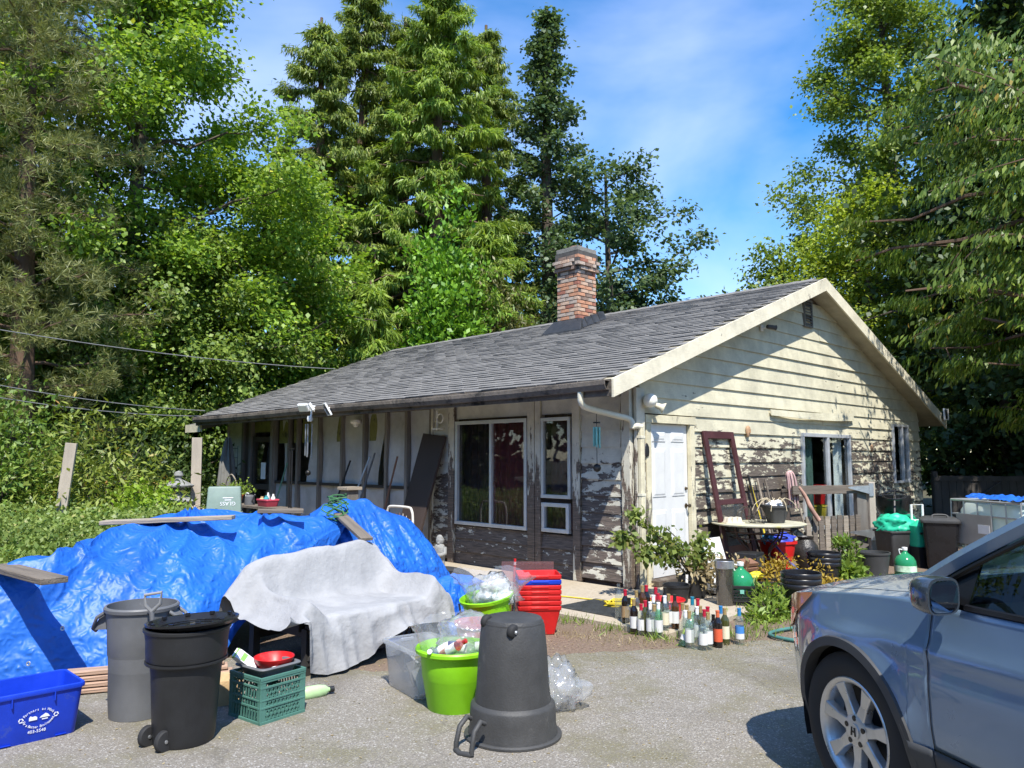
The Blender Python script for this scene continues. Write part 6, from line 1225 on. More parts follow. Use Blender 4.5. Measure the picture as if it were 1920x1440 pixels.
for lab, x, y, gl, cap, lb_, kw in (
    ('empty clear bottle without a capsule at the far left of the group', 130, 790, 'clear', None, None, dict(h=.33)),
    ('dark red wine bottle with a red capsule and brown label at the left', 205, 835, 'dark', 'red', 'brown', {}),
    ('clear bottle with a black capsule left of the white-labelled dark bottle', 248, 885, 'clear', 'black', None, {}),
    ('dark bottle with a white and black label at the front left', 303, 905, 'dark', 'gold', 'white', {}),
    ('clear bottle with a gold neck behind the dark white-labelled one', 332, 850, 'clear', 'gold', 'cream', {}),
    ('small clear bottle with a white label right of the dark one', 385, 922, 'clear', 'red', 'white', dict(h=.27)),
    ('olive wine bottle with a dark red capsule at the front left', 432, 922, 'olive', 'red', None, {}),
    ('tall brown bottle with gold top at the back left of the group', 400, 820, 'amber', 'gold', 'cream', dict(h=.33)),
    ('red-capped dark bottle at the back, behind the olive one', 446, 800, 'dark', 'red', None, dict(h=.32)),
    ('clear white-capped bottle left of the pale green one', 488, 942, 'clear', 'white', 'white', {}),
    ('second clear white-capped bottle, just behind the first', 525, 915, 'clear', 'white', None, {}),
    ('pale green bottle with a white label at the front edge of the path', 582, 952, 'green', 'white', 'white', {}),
    ('clear bottle with a tall red capsule behind the pale green one', 552, 850, 'clear', 'red', 'white', dict(h=.33)),
    ('slim clear bottle with a dull red capsule left of the red basket', 577, 890, 'green', 'red', None, {}),
    ('dark bottle with a black capsule beside the yellow cord', 655, 820, 'dark', 'black', None, dict(h=.31)),
    ('clear gold-capped bottle with a broad white label near the basket', 700, 902, 'clear', 'gold', 'white', dict(r=.045)),
    ('amber bottle with a black capsule standing in front of the red basket', 768, 905, 'amber', 'black', 'white', {}),
    ('leaning green bottle with a lime and white label', 845, 1052, 'green', None, 'lime', dict(tilt=.42, low='white')),
    ('clear bottle with rosy remains right of the leaning one', 858, 960, 'clear', 'gold', None, {}),
    ('clear gold-capped bottle with a white label in the front row', 932, 1072, 'clear', 'gold', 'white', {}),
    ('teal-capped clear bottle rising at the back of the front row', 968, 935, 'clear', 'teal', 'white', dict(h=.34)),
    ('clear bottle without a capsule in the front row', 1002, 1083, 'clear', None, None, dict(h=.27)),
    ('red-capsuled olive bottle at the back of the front row', 1030, 945, 'olive', 'red', None, dict(h=.33)),
    ('clear bottle with a pale blue capsule in the second row', 1020, 1010, 'clear', 'white', 'white', {}),
    ('olive bottle with a gold capsule in the second row', 1058, 1000, 'olive', 'gold', None, {}),
    ('clear white-labelled bottle at the very front', 1086, 1096, 'clear', None, 'white', dict(h=.27)),
    ('clear gold-necked bottle with a white label beside the very front one', 1146, 1090, 'clear', 'gold', 'white', {}),
    ('red-capped clear bottle behind the gold-necked one', 1142, 1010, 'clear', 'red', None, {}),
    ('black slim bottle just left of the orange-labelled one', 1205, 1050, 'dark', None, None, dict(h=.26)),
    ('dark wine bottle with an orange label and orange capsule', 1255, 1064, 'dark', 'orange', 'orange', dict(low=None)),
    ('olive bottle with gold capsule and cream label right of the orange one', 1335, 1030, 'olive', 'gold', 'cream', {}),
    ('clear bottle half hidden at the back, right of the red basket', 905, 985, 'clear', 'gold', None, {}),
    ('slim clear bottle between the leaning one and the front row', 890, 1030, 'clear', 'white', None, dict(h=.28)),
    ('clear bottle with a red capsule right behind the very front one', 1105, 1050, 'clear', 'red', 'white', {}),
    ('plain clear bottle without label left of the pale green one', 535, 948, 'clear', 'gold', None, dict(h=.28)),
    ('clear cream-labelled bottle between basket and broad white-labelled one', 655, 925, 'clear', 'white', 'cream', {}),
    ('clear bottle with a blue capsule tucked behind the olive gold-capped one', 1290, 1000, 'clear', 'blue', None, {}),
    ('small amber bottle at the back of the left cluster', 350, 812, 'amber', 'black', 'cream', dict(h=.26)),
    ('clear bottle with blue and white label standing apart at the right', 1500, 1032, 'clear', 'blue', 'blue', dict(low='white'))):
    bottle(lab, *bz(x, y), gl, cap, lb_, **kw)
rb2 = thing('basket', 'round red basket standing among the bottles', 'basket', G(1262, 1178) + Vector((0, .22, .051))); mb = MB(); mb.lathe([(.001, 0), (.12, 0), (.16, .17), (.17, .175), (.165, .185), (.15, .17), (.11, .01), (.001, .01)], 28); obj('basket_body', mb, M_red, rb2, smooth=40)
# yellow cord, mats
cd = thing('extension_cord', 'coiled yellow extension cord lying by the house corner', 'cord', (0, 0, 0)); mb = MB(); pts = []
for i in range(120):
    a = i * .33; r = .22 + .05 * sin(i * .7); pts.append(Vector((1.28 + r * cos(a) * 1.2, 8.2 + r * sin(a) * .7, .062 + .008 * (i % 7))))
pts += [Vector((1.0, 8.5, .06)), Vector((.6, 8.75, .06)), Vector((.2, 8.9, .06)), Vector((-.1, 8.85, .06))]; mb.tube(pts, .008, 5); obj('cord', mb, mat('yellow_cable', (.62, .46, .03), .5), cd, smooth=60)
mt = thing('rubber_mat', 'black ribbed rubber mat on the concrete path', 'mat', (.98, 8.12, .052), HROT + .0); mb = MB(); mb.box((0, 0, .006), (.62, .8, .012)); obj('mat_sheet', mb, mat('mat_rubber', (.05, .053, .052), .6, var=.3, vs=8), mt)
for k in range(14):
    mb = MB(); mb.box((-.28 + k * .043, 0, .0145), (.014, .76, .005)); obj('rib', mb, MATS['mat_rubber'], mt)
dmt = thing('doormat', 'dark sheet lying in front of the white door', 'mat', HW(.78, -.62, .052), HROT); mb = MB(); mb.box((0, 0, .01), (.95, .62, .02)); obj('mat_sheet', mb, mat('dark_mat', (.06, .06, .062), .7), dmt); 
plank('short grey board lying on the edge of the dark doormat', HW(.25, -.86, .09), HW(.62, -.95, .09), .12, .03, M_plank, group='boards by the door', name='board')

# potted bush with dry flowers
pp_ = thing('potted_bush', 'sprawling bush with dry flower heads in a black pot by the door', 'potted plant', (2.02, 8.78, .01)); mb = MB(); mb.lathe([(.001, 0), (.13, 0), (.165, .24), (.18, .245), (.18, .29), (.165, .29), (.15, .26), (.001, .25)], 26); obj('pot', mb, M_blackp, pp_, smooth=40)
mb = MB(); mb.box((-.1, -.165, .26), (.03, .005, .1), rot(.1, 0, .4)); obj('tag', mb, M_lw, pp_)
g = np.random.default_rng(301); PT = []; mb = MB()
for k in range(16):
    a = R.uniform(0, 6.28); l = R.uniform(.15, .4); e = Vector((cos(a) * l - .12, sin(a) * l * .6, .3 + R.uniform(.15, .5))); pth = crom([(0, 0, .25), e * .5 + Vector((0, 0, .25)), e], 6); mb.tube(pth, .006, 5); PT += [tuple(p) for p in pth[2:]]
for (ex, ez, mid) in ((-.62, .95, (-.3, .62)), (-.75, .72, (-.35, .5)), (-.5, .55, (-.25, .45))):
    pth = crom([(0, 0, .25), (mid[0], -.05, mid[1]), (ex, -.1, ez), (ex - .06, -.1, ez - .03)], 14); mb.tube(pth, .005, 5); PT += [tuple(p) for p in pth[4:]] * 2
obj('stems', mb, M_bark, pp_, smooth=50); PT = np.array(PT); n = 850; ix = g.integers(0, len(PT), n); P = PT[ix] + g.normal(0, .04, (n, 3)); A = g.normal(0, .6, (n, 3)) + np.array([0, 0, -.5]); quads('foliage', leaves(P, A, g.normal(0, .6, (n, 3)) + np.array([0, -.4, .6]), .085 * g.uniform(.6, 1.3, n), .62, .08), LM_bush, pp_)
n = 520; P = np.stack([g.normal(.16, .17, n), g.normal(-.05, .1, n), g.normal(.37, .09, n)], 1); quads('dry_flowers', leaves(P, g.normal(0, .6, (n, 3)) + np.array([.1, 0, -.5]), g.normal(0, 1, (n, 3)), .07 * g.uniform(.6, 1.4, n), .45), LM_dry, pp_, kind='stuff')
pp2 = thing('plant_pot', 'empty black nursery pot tucked left of the potted bush', 'pot', (1.78, 8.5, .01)); mb = MB(); mb.lathe([(.001, 0), (.11, 0), (.14, .2), (.15, .205), (.15, .23), (.135, .225), (.105, .01), (.001, .01)], 24); obj('pot_body', mb, M_blackp, pp2, smooth=40)
vs_ = thing('glass_cylinder', 'tall smoky glass cylinder standing right of the potted bush', 'vase', (2.26, 8.33, .01)); mb = MB(); mb.lathe([(.001, .005), (.085, 0), (.09, .01), (.095, .42), (.1, .44), (.1, .5), (.092, .5), (.088, .02), (.001, .02)], 26); obj('vessel', mb, clear('smoky_glass', (.55, .53, .5), .3, .25, (.35, .33, .3)), vs_, smooth=40)
mb = MB(); mb.lathe([(.097, .42), (.102, .425), (.102, .5), (.097, .505)], 26); obj('collar', mb, M_steel, vs_, smooth=40)
M_blackc = mat('black_crate_plastic', (.018, .018, .019), .5)
def jug(lab, loc, lowlab=True):
    t = thing('water_jug', lab, 'jug', loc); mb = MB(); mb.lathe([(.001, 0), (.12, 0), (.135, .02), (.138, .16), (.132, .21), (.105, .26), (.055, .30), (.032, .32), (.03, .36)], 28); obj('body', mb, mat('green_jug_plastic', (.03, .30, .13), .18, var=.1, tl=.25), t, smooth=50)
    mb = MB(); mb.lathe([(.034, .345), (.036, .35), (.036, .385), (.001, .39)], 16); obj('cap', mb, M_whitep, t, smooth=40); mb = MB(); mb.tube(crom([(-.03, 0, .35), (-.075, 0, .36), (-.07, 0, .31), (-.06, 0, .295)], 10), .007, 6); obj('handle', mb, M_whitep, t)
    if lowlab: mb = MB(); mb.lathe([(.1395, .07), (.1395, .15)], 28); obj('label', mb, mat('jug_label', (.5, .68, .5), .5, var=.5, vs=9), t, smooth=50)
c1 = crate('milk_crate', 'black milk crate holding the green water jug', M_blackc, (2.47, 8.4, .005), radians(-12), w=.33, d=.30, h=.25, group='black milk crates'); jug('green water jug standing in the black milk crate', (2.45, 8.4, .1), False)
mb = MB(); mb.box((-.02, -.152, .19), (.04, .006, .04)); obj('tag', mb, mat('mint_tag', (.2, .5, .4), .5), c1)
crate('milk_crate', 'empty black milk crate right of the green water jug', M_blackc, (2.9, 8.85, .005), radians(-20), w=.36, d=.30, h=.22, group='black milk crates')
jug('green water jug with a pale label standing right of the wooden gate post', (5.3, 10.55, .01))
def buckets(lab, loc, n, r=.19, h=.33):
    for k in range(n):
        t = thing('plant_bucket', lab % ('bottom', 'middle', 'top')[k if n == 3 else k * 2], 'bucket', (loc[0], loc[1], .008 + .055 * k), .3 * k, 'black nested buckets'); mb = MB(); mb.lathe([(.001, 0), (r * .82, 0), (r * .96, h - .05), (r * 1.03, h - .048), (r * 1.05, h - .03), (r * 1.05, h - .008), (r * 1.02, h), (r * .97, h - .004), (r * .8, .008), (.001, .008)], 34); obj('bucket_body', mb, M_lid, t, smooth=38)
buckets('black nursery bucket, %s of the near stack beside the car', (2.93, 7.95), 3); buckets('black nursery bucket, %s of the far stack by the picket panel', (3.83, 9.6), 3)
pc = thing('plant_bucket', 'single wide black nursery pot at the foot of the gate post', 'bucket', (4.88, 10.55, .005)); mb = MB(); mb.lathe([(.001, 0), (.16, 0), (.2, .3), (.21, .305), (.21, .33), (.195, .33), (.155, .01), (.001, .01)], 32); obj('bucket_body', mb, M_blackp2, pc, smooth=38)
shrub('spirea_bush', 'golden orange spirea bush behind the black crates', (3.15, 9.15, 0), .38, .3, .45, 1500, LM_spirea, leaf=.05, wr=.45, seed=310, up=.7)
shrub('weed_clump', 'leafy weed clump between the blue-labelled bottle and the near buckets', (2.55, 7.85, 0), .26, .18, .22, 620, LM_weed, leaf=.09, wr=.3, seed=311, up=.8, cat='weed', group='weeds'); shrub('weed_clump', 'bright weed clump at the left foot of the near black buckets', (2.75, 8.25, 0), .22, .18, .3, 500, LM_weed, leaf=.09, wr=.3, seed=312, up=.8, cat='weed', group='weeds')
shrub('weed_clump', 'tall weed growing in front of the wooden gate post', (4.55, 10.6, 0), .22, .2, .62, 460, LM_laurel, leaf=.09, wr=.4, seed=313, up=.5, cat='weed', group='weeds'); shrub('weed_clump', 'big-leaved weed between the far buckets and the single pot', (4.1, 9.75, 0), .28, .2, .28, 420, LM_weed, leaf=.14, wr=.4, seed=314, up=.6, cat='weed', group='weeds'); shrub('weed_clump', 'reddish dry weed behind the car bonnet', (3.45, 8.7, 0), .25, .18, .26, 420, LM_spirea, leaf=.06, wr=.3, seed=315, up=.9, cat='weed', group='weeds')

# ------------------------------------------------------------------ table and tools against the gable
TB = Vector((3.25, 10.28, 0)); tb = thing('patio_table', 'round wire-legged patio table with a pale top against the siding', 'table', TB)
mb = MB(); mb.lathe([(.001, .725), (.58, .725), (.6, .73), (.605, .745), (.58, .752), (.001, .75)], 40); obj('tabletop', mb, mat('table_top_lichen', (.42, .40, .30), .8, var=.25, vs=5, dirt=(.45, .42, .12), dscale=4, dthr=.55), tb, smooth=35)
for k in range(4):
    a = k * pi / 2 + .5; mb = MB(); mb.tube(crom([(.42 * cos(a), .42 * sin(a), .72), (.36 * cos(a), .36 * sin(a), .55), (.18 * cos(a), .18 * sin(a), .38), (.24 * cos(a), .24 * sin(a), .18), (.34 * cos(a), .34 * sin(a), 0)], 20), .013, 7); obj('leg', mb, mat('rusted_iron', (.08, .045, .035), .75, var=.3), tb, smooth=50)
for r, zz in ((.42, .64), (.36, .56), (.2, .30)):
    mb = MB(); mb.tube([(r * cos(i * .19635), r * sin(i * .19635), zz) for i in range(33)], .009, 6); obj('ring', mb, MATS['rusted_iron'], tb, smooth=50)
eg = thing('egg_carton', 'pale egg carton lying at the left on the patio table', 'carton', TB + Vector((-.37, -.12, .752)), .2); mb = MB()
for k in range(3):
    for j in range(2): mb.lathe([(.042, 0), (.04, .02), (.025, .075), (.001, .078)], 8, (-.075 + k * .075, -.035 + j * .07, 0))
mb.box((0, 0, .005), (.26, .16, .01)); obj('pulp', mb, mat('egg_pulp', (.62, .55, .44), .9), eg, smooth=30)
wb = thing('wire_basket', 'dark wire basket on the patio table right of the egg carton', 'basket', TB + Vector((-.08, -.2, .752)))
for zz, r in ((.01, .09), (.05, .11), (.09, .125)):
    mb = MB(); mb.tube([(r * cos(i * .2618), r * sin(i * .2618), zz) for i in range(25)], .004, 5); obj('hoop', mb, M_blackm, wb)
for k in range(12):
    a = k * .5236; mb = MB(); mb.tube([(.09 * cos(a), .09 * sin(a), .01), (.125 * cos(a), .125 * sin(a), .09)], .003, 4); obj('wire', mb, M_blackm, wb)
ph = thing('wire_ball', 'tangle of dry stems and wire behind the wire basket', 'wire', TB + Vector((-.05, .05, .752)))
for k in range(12):
    a = k * .52; mb = MB(); mb.tube(crom([(0, 0, .02), (.1 * cos(a), .1 * sin(a), .2), (.2 * cos(a), .2 * sin(a), .12), (.22 * cos(a), .22 * sin(a), .02)], 10), .004, 4); obj('stem', mb, M_bark, ph)
pn = thing('planter', 'grey-black planter of white scraps on the patio table', 'planter', TB + Vector((.2, -.1, .752)), .2); mb = MB(); mb.rrect([(.18, .18, 0), (.28, .28, .2), (.31, .31, .205), (.31, .31, .23), (.28, .28, .23), (.17, .17, .02)], .05, 4, cap0=True, cap1=True); obj('planter_body', mb, M_blackp2, pn, smooth=35); crumple('scraps', M_lw, pn, (0, 0, .23), .09, .09, .05, 6.6, .6, 3)
for k in range(9):
    a = k * .7; mb = MB(); mb.tube(crom([(.05 * cos(a), .05 * sin(a), .2), (.12 * cos(a), .1 * sin(a), .32), (.26 * cos(a), .16 * sin(a), .26), (.32 * cos(a), .18 * sin(a), .16)], 9), .005, 4); obj('dry_stem', mb, mat('straw', (.5, .42, .28), .8), pn)
tools = [(2.62, 1.02, 2.50, M_bark, 'dark stake'), (2.78, 1.35, 2.66, M_blackm, 'black-handled tool'), (2.86, 1.2, 2.72, mat('yellow_handle', (.62, .48, .03), .5), 'yellow-handled tool'), (2.98, 1.3, 2.92, M_plank, 'pale bamboo stake'), (3.1, 1.12, 3.02, M_oldwood, 'brown wooden stake'), (3.2, 1.28, 3.16, M_plankd, 'grey wooden stake'), (3.36, 1.1, 3.36, M_oldwood, 'dark wooden slat')]
for k, (x0, h, x1, m, nm) in enumerate(tools):
    mb = MB(); mb.tube([HW(x0, -.32, 0), HW(x1, -.06, h)], .016 if k != 2 else .022, 7); obj('garden_tool', mb, m, None, smooth=40, label='%s leaning on the siding behind the patio table' % nm, cat='tool', group='tools behind the table')
rk = thing('wooden_rack', 'small slatted wooden rack behind the planter on the table', 'rack', HW(3.62, -.14, 0), HROT)
for k in range(5):
    mb = MB(); mb.box((-.09 + k * .045, 0, .95), (.025, .02, .36)); obj('slat', mb, M_plankd, rk)
mb = MB(); mb.box((0, .005, .55), (.22, .03, 1.1)); mb.box((0, -.014, 1.1), (.26, .012, .04)); obj('frame', mb, M_oldwood, rk)
mp_ = thing('mop', 'mop with faded pink strands propped upside down by the sliding door', 'mop', HW(3.72, -.25, 0), HROT); mb = MB(); mb.tube([(.25, -.15, 0), (0, .08, 1.42)], .016, 7); obj('handle', mb, M_plank, mp_)
for k in range(26):
    a = k * 2.4; mb = MB(); r = .06 + .05 * (k % 3) / 2; mb.tube(crom([(.0, .07, 1.40), (r * .7 * cos(a), .07 + r * .4 * sin(a), 1.36), (.03 + r * cos(a), .06 + r * .5 * sin(a), 1.22), (.06 + r * 1.1 * cos(a), .05 + r * .5 * sin(a), 1.02 - .06 * (k % 4))], 9), .010, 5); obj('strand', mb, mat('mop_pink', (.50, .33, .32), .9) if k % 3 else mat('mop_cream', (.58, .5, .42), .9), mp_, smooth=60)
lg = thing('driftwood_stick', 'thick reddish crooked stick leaning below the mop', 'stick', (0, 0, 0)); mb = MB(); mb.tube(crom([HW(3.95, -.5, .66), HW(3.86, -.42, .85), HW(3.84, -.36, 1.0), HW(3.74, -.3, 1.16)], 12), [.035, .034, .033, .034, .036, .034, .032, .03, .03, .028, .026, .022], 8); obj('stick', mb, mat('pinkish_wood', (.42, .25, .19), .85, var=.3), lg, smooth=50)
# screen door leaning on the siding
sdv = thing('screen_door', 'maroon screen door frame leaning on the peeling siding', 'screen door', HW(1.5, -.4, .01), HROT)
M_mrn = mat('maroon_paint', (.062, .02, .022), .55, var=.25, dirt=(.2, .1, .08), dscale=9, dthr=.66); ln0 = math.atan(.36 / 1.95); Mr = rot(-ln0)
def fr(mb, x0, x1, z0, z1, t=.035): mb.box(Mr @ Vector(((x0 + x1) / 2, 0, (z0 + z1) / 2)), (x1 - x0, t, z1 - z0), Mr)
for nm, a in (('stile', (0, .09, 0, 1.98)), ('stile', (.70, .79, 0, 1.98)), ('top_rail', (.09, .70, 1.88, 1.98)), ('middle_rail', (.09, .70, .98, 1.05)), ('bottom_rail', (.09, .70, 0, .08))):
    mb = MB(); fr(mb, *a); obj(nm, mb, M_mrn, sdv, bev=.003)
mb = MB(); fr(mb, .09, .70, .08, .44, .012); obj('kick_panel', mb, mat('brown_hardboard', (.20, .09, .06), .7, var=.2), sdv)
mb = MB(); fr(mb, .09, .70, .44, .98, .003); obj('mesh_panel', mb, clear('insect_screen', (.62, .62, .62), .02, .12, (.3, .3, .3), .5), sdv)
bxo = thing('organiser_box', 'small black two-drawer box at the foot of the screen door', 'box', HW(1.42, -.72, .02), HROT + .15); mb = MB(); mb.box((0, 0, .2), (.3, .28, .4)); obj('carcass', mb, M_blackp, bxo, bev=.01)
for zz in (.12, .29):
    mb = MB(); mb.box((0, -.143, zz), (.25, .012, .14)); dw_ = obj('drawer', mb, M_blackp2, bxo, bev=.004); mb = MB(); mb.box((0, -.155, zz + .03), (.08, .012, .02)); obj('handle', mb, M_blackm, dw_)
wsb = thing('white_board', 'white board leaning beside the black box under the siding', 'board', HW(1.16, -.42, .02), HROT); mb = MB(); mb.box((0, 0, .29), (.42, .012, .58), rot(-.3)); obj('sheet', mb, M_whitep, wsb)
rbn = thing('bin', 'red plastic bin under the right side of the patio table', 'bin', (3.72, 10.95, .005), .3); mb = MB(); mb.rrect([(.3, .3, 0), (.42, .42, .40), (.45, .45, .405), (.45, .45, .44), (.42, .42, .44), (.29, .29, .02)], .12, 5, cap0=True, cap1=True); obj('bin_body', mb, M_red, rbn, smooth=38)
bls = thing('bag', 'blue plastic bundle stuffed in the red bin', 'bag', (3.72, 10.95, .42)); crumple('bundle', mat('cobalt_plastic', (.04, .07, .5), .4), bls, (.05, 0, .04), .15, .14, .09, 9.9, .4, 3); crumple('bundle_fold', mat('sky_plastic', (.05, .25, .5), .4), bls, (-.13, -.05, .04), .08, .08, .08, 1.9, .5, 3)
for k, (m, nm) in enumerate(((mat('blue_handle', (.03, .1, .35), .4), 'upper'), (mat('violet_handle', (.1, .06, .22), .4), 'lower'))):
    mb = MB(); mb.tube([(3.45 + .02 * k, 10.55 - .1 * k, .53 - .03 * k), (3.78 - .06 * k, 9.98 - .12 * k, .02)], .014, 7); o = obj('broom_handle', mb, m, None, smooth=40, label='blue broom handle slanting out of the red bin, %s one of the pair' % nm, cat='handle', group='handles in front of the red bin')
urn = thing('urn', 'dark glazed round-bellied urn beside the picket panel', 'urn', (4.25, 11.3, .005)); mb = MB(); mb.lathe([(.001, 0), (.1, 0), (.11, .02), (.17, .15), (.185, .24), (.16, .34), (.1, .42), (.12, .46), (.11, .46), (.09, .42), (.001, .42)], 28); obj('vessel', mb, mat('dark_glaze', (.035, .032, .03), .3, var=.4, vs=12, bump=.5, bs=30), urn, smooth=50)
wdb = thing('wooden_crate', 'little slatted wooden box behind the green jug', 'crate', (2.75, 9.15, .25), .5); 
for k in range(3):
    mb = MB(); mb.box((0, 0, .02 + k * .055), (.22, .14, .035), rot(.3)); obj('slat', mb, mat('box_wood', (.2, .1, .06), .8), wdb)
mb = MB(); mb.box((-.08, -.06, .08), (.04, .03, .2), rot(.3)); obj('batten', mb, MATS['box_wood'], wdb)
stb = thing('storage_stool', 'low dark stool holding the little wooden box', 'stool', (2.75, 9.15, 0)); mb = MB(); mb.box((0, 0, .235), (.26, .22, .025)); obj('seat', mb, M_oldwood, stb)
for sx in (-.1, .1):
    for sy in (-.08, .08):
        mb = MB(); mb.box((sx, sy, .11), (.03, .03, .22)); obj('leg', mb, M_oldwood, stb)
crumple('yellow_glove', mat('yellow_rubber', (.65, .55, .03), .5), None, (2.78, 8.98, .26), .09, .05, .035, 3.3, .4, 3, label='crumpled yellow rubber glove in front of the little wooden box', cat='glove')

# gate post, rail and picket panel
PA = Vector((5.62, 12.2, 0)); PB = Vector((4.28, 11.72, 0)); gdir = (PA - PB).normalized(); grz = atan2(gdir.y, gdir.x)
gp_ = thing('gate_post', 'thick weathered post with strap hinges by the sliding door', 'post', PA, grz); mb = MB(); mb.box((0, 0, .61), (.12, .12, 1.22)); obj('post', mb, M_pale, gp_, bev=.008); mb = MB(); mb.box((-.16, .03, .58), (.2, .08, 1.12)); obj('jamb_board', mb, M_post2, gp_, bev=.005)
for zz in (.42, 1.1):
    mb = MB(); mb.box((-.03, -.068, zz), (.09, .012, .2)); mb.hexa([(-.48, -.075, zz + .03), (-.08, -.075, zz - .06), (-.08, -.064, zz - .06), (-.48, -.064, zz + .03), (-.48, -.075, zz + .05), (-.08, -.075, zz + .07), (-.08, -.064, zz + .07), (-.48, -.064, zz + .05)]); obj('hinge', mb, M_steel, gp_)
gr_ = thing('garden_rail', 'grey weathered rail running from the gate post past the sliding door', 'rail', PA, grz); mb = MB(); mb.box((-.78, 0, 1.11), (1.4, .045, .13)); obj('rail', mb, M_plankd, gr_, bev=.005)
pk = thing('picket_panel', 'low grey picket panel below the weathered rail', 'fence', PA, grz); mb = MB(); mb.box((-.72, .03, .62), (1.05, .04, .08)); mb.box((-.72, .03, .2), (1.05, .04, .08)); obj('stringer', mb, M_plankd, pk)
for k in range(9):
    mb = MB(); mb.box((-1.2 + k * .118, 0, .39), (.088, .022, .64 + R.uniform(-.02, .02)), rot(0, R.uniform(-.02, .02), 0)); obj('picket', mb, M_plankd if k % 3 else M_plank, pk)
# items by the right edge
lt_ = thing('lawn_tractor', 'green garden tractor with black seat and steering wheel behind the post', 'tractor', (6.25, 12.65, 0), radians(60))
M_jg = mat('tractor_green', (.01, .36, .20), .4, var=.1)
mb = MB(); mb.rrect([(.8, .55, .25), (.85, .6, .35), (.8, .56, .6), (.5, .45, .68)], .1, 4, cap1=True); obj('body', mb, M_jg, lt_, smooth=35)
mb = MB(); mb.lathe([(.001, .68), (.2, .70), (.26, .8), (.27, .98), (.25, .98), (.22, .82), (.001, .76)], 24, (.12, .05, 0), sx=.9); obj('seat', mb, M_lid, lt_, smooth=40)
mb = MB(); mb.tube([(-.25 + .17 * cos(i * .2618), .17 * sin(i * .2618), 1.0 + .06 * cos(i * .2618)) for i in range(25)], .016, 7); mb.tube([(-.4, 0, .68), (-.25, 0, 1.0)], .02, 6); mb.tube([(-.42, 0, .94), (-.08, 0, 1.06)], .012, 6); mb.tube([(-.25, -.17, 1.0), (-.25, .17, 1.0)], .012, 6); obj('steering_wheel', mb, M_lid, lt_, smooth=40)
for sx, sy in ((-.32, -.3), (.32, -.3), (-.32, .3), (.32, .3)):
    mb = MB(); mb.lathe([(.001, -.06), (.1, -.06), (.19, -.055), (.21, -.03), (.21, .03), (.19, .055), (.1, .06), (.001, .06)], 24, (sx, sy, .21), rot(radians(90))); obj('wheel', mb, M_rubber, lt_, smooth=40)
bt_ = thing('tub', 'black square planter tub right of the gate post', 'tub', (5.75, 11.72, .0), .2); mb = MB(); openbin(mb, .34, .34, .42, .42, .52, .03, .04); obj('tub_body', mb, M_blackp2, bt_, smooth=35)
gbx = thing('sheet', 'bright green plastic sheet crumpled in the black square tub', 'sheet', (5.78, 11.75, .5)); crumple('sheet_lump', mat('mint_plastic', (.02, .46, .27), .5, var=.1), gbx, (0, 0, .08), .24, .2, .16, 7.1, .25, 4)
gcan = thing('fuel_can', 'bright green plastic can between the tub and the black bin', 'can', (6.02, 11.5, .0), .2); mb = MB(); mb.rrect([(.24, .2, .3), (.26, .22, .34), (.26, .22, .60), (.12, .1, .66), (.08, .08, .68)], .04, 4, cap1=True); obj('body', mb, MATS['mint_plastic'], gcan, smooth=35); mb = MB(); mb.tube([(-.1, -.13, .5), (.1, -.13, .5)], .018, 6); obj('handle', mb, M_blackm, gcan); mb = MB(); mb.box((0, 0, .15), (.26, .24, .3)); obj('base', mb, M_blackp, gcan)
wb_ = thing('wheeled_bin', 'black lidded wheeled bin left of the caged water tank', 'bin', (6.2, 11.3, 0), radians(-25)); mb = MB(); mb.rrect([(.36, .36, .02), (.38, .38, .06), (.46, .46, .66), (.48, .48, .665)], .05, 4, cap1=True); obj('body', mb, M_lid, wb_, smooth=35); mb = MB(); mb.rrect([(.50, .50, .668), (.51, .51, .69), (.5, .5, .71), (.4, .4, .745), (.3, .3, .75)], .05, 4, cap0=True, cap1=True); obj('lid', mb, M_blackp2, wb_, smooth=35); mb = MB(); mb.tube(crom([(-.1, -.2, .73), (-.08, -.16, .78), (.08, -.16, .78), (.1, -.2, .73)], 12), .014, 6); obj('handle', mb, M_blackp2, wb_)
ch_ = thing('chair_frame', 'white chair back standing behind the black wheeled bin', 'chair', (6.42, 12.3, 0), .2); mb = MB(); mb.tube([(-.12, 0, 0), (-.12, 0, .86), (.08, 0, .86), (.08, 0, 0)], .02, 7); mb.box((-.02, 0, .6), (.2, .02, .06)); obj('back_frame', mb, M_whitep, ch_)
# caged water tank
TKD = Vector((.2, -.98, 0)).normalized(); trz = atan2(TKD.y, TKD.x); TK0 = Vector((6.36, 11.25, 0)); tk = thing('water_tank', 'caged translucent white water tank at the right edge behind the car', 'water tank', TK0, trz)
M_tank = mat('tank_plastic', (.74, .83, .78), .4, var=.06, tl=.35, bump=.15, bs=5); M_cage = mat('cage_steel', (.46, .47, .46), .4, .7, var=.1)
mb = MB(); mb.rrect([(1.02, .92, .14), (1.1, .98, .2), (1.12, 1.0, .6), (1.1, .98, .86), (1.0, .9, .96)], .14, 5, (.6, .52, 0), cap1=True); obj('tank', mb, M_tank, tk, smooth=50)
for zz in (.16, .38, .60, .80, 1.0):
    mb = MB(); pts = [(0, 0, zz), (1.2, 0, zz), (1.2, 1.04, zz), (0, 1.04, zz), (0, 0, zz)]
    for p, q in zip(pts, pts[1:]): mb.tube([p, q], .012 if zz < .99 else .017, 6)
    obj('hoop', mb, M_cage, tk)
for sd_ in range(4):
    for k in range(6):
        t = k / 5; x, y = ((t * 1.2, -.006), (1.206, t * 1.04), (t * 1.2, 1.046), (-.006, t * 1.04))[sd_]
        if sd_ % 2 and k in (0, 5): continue
        mb = MB(); mb.tube([(x, y, .1), (x, y, 1.0)], .010, 6); obj('cage_bar', mb, M_cage, tk)
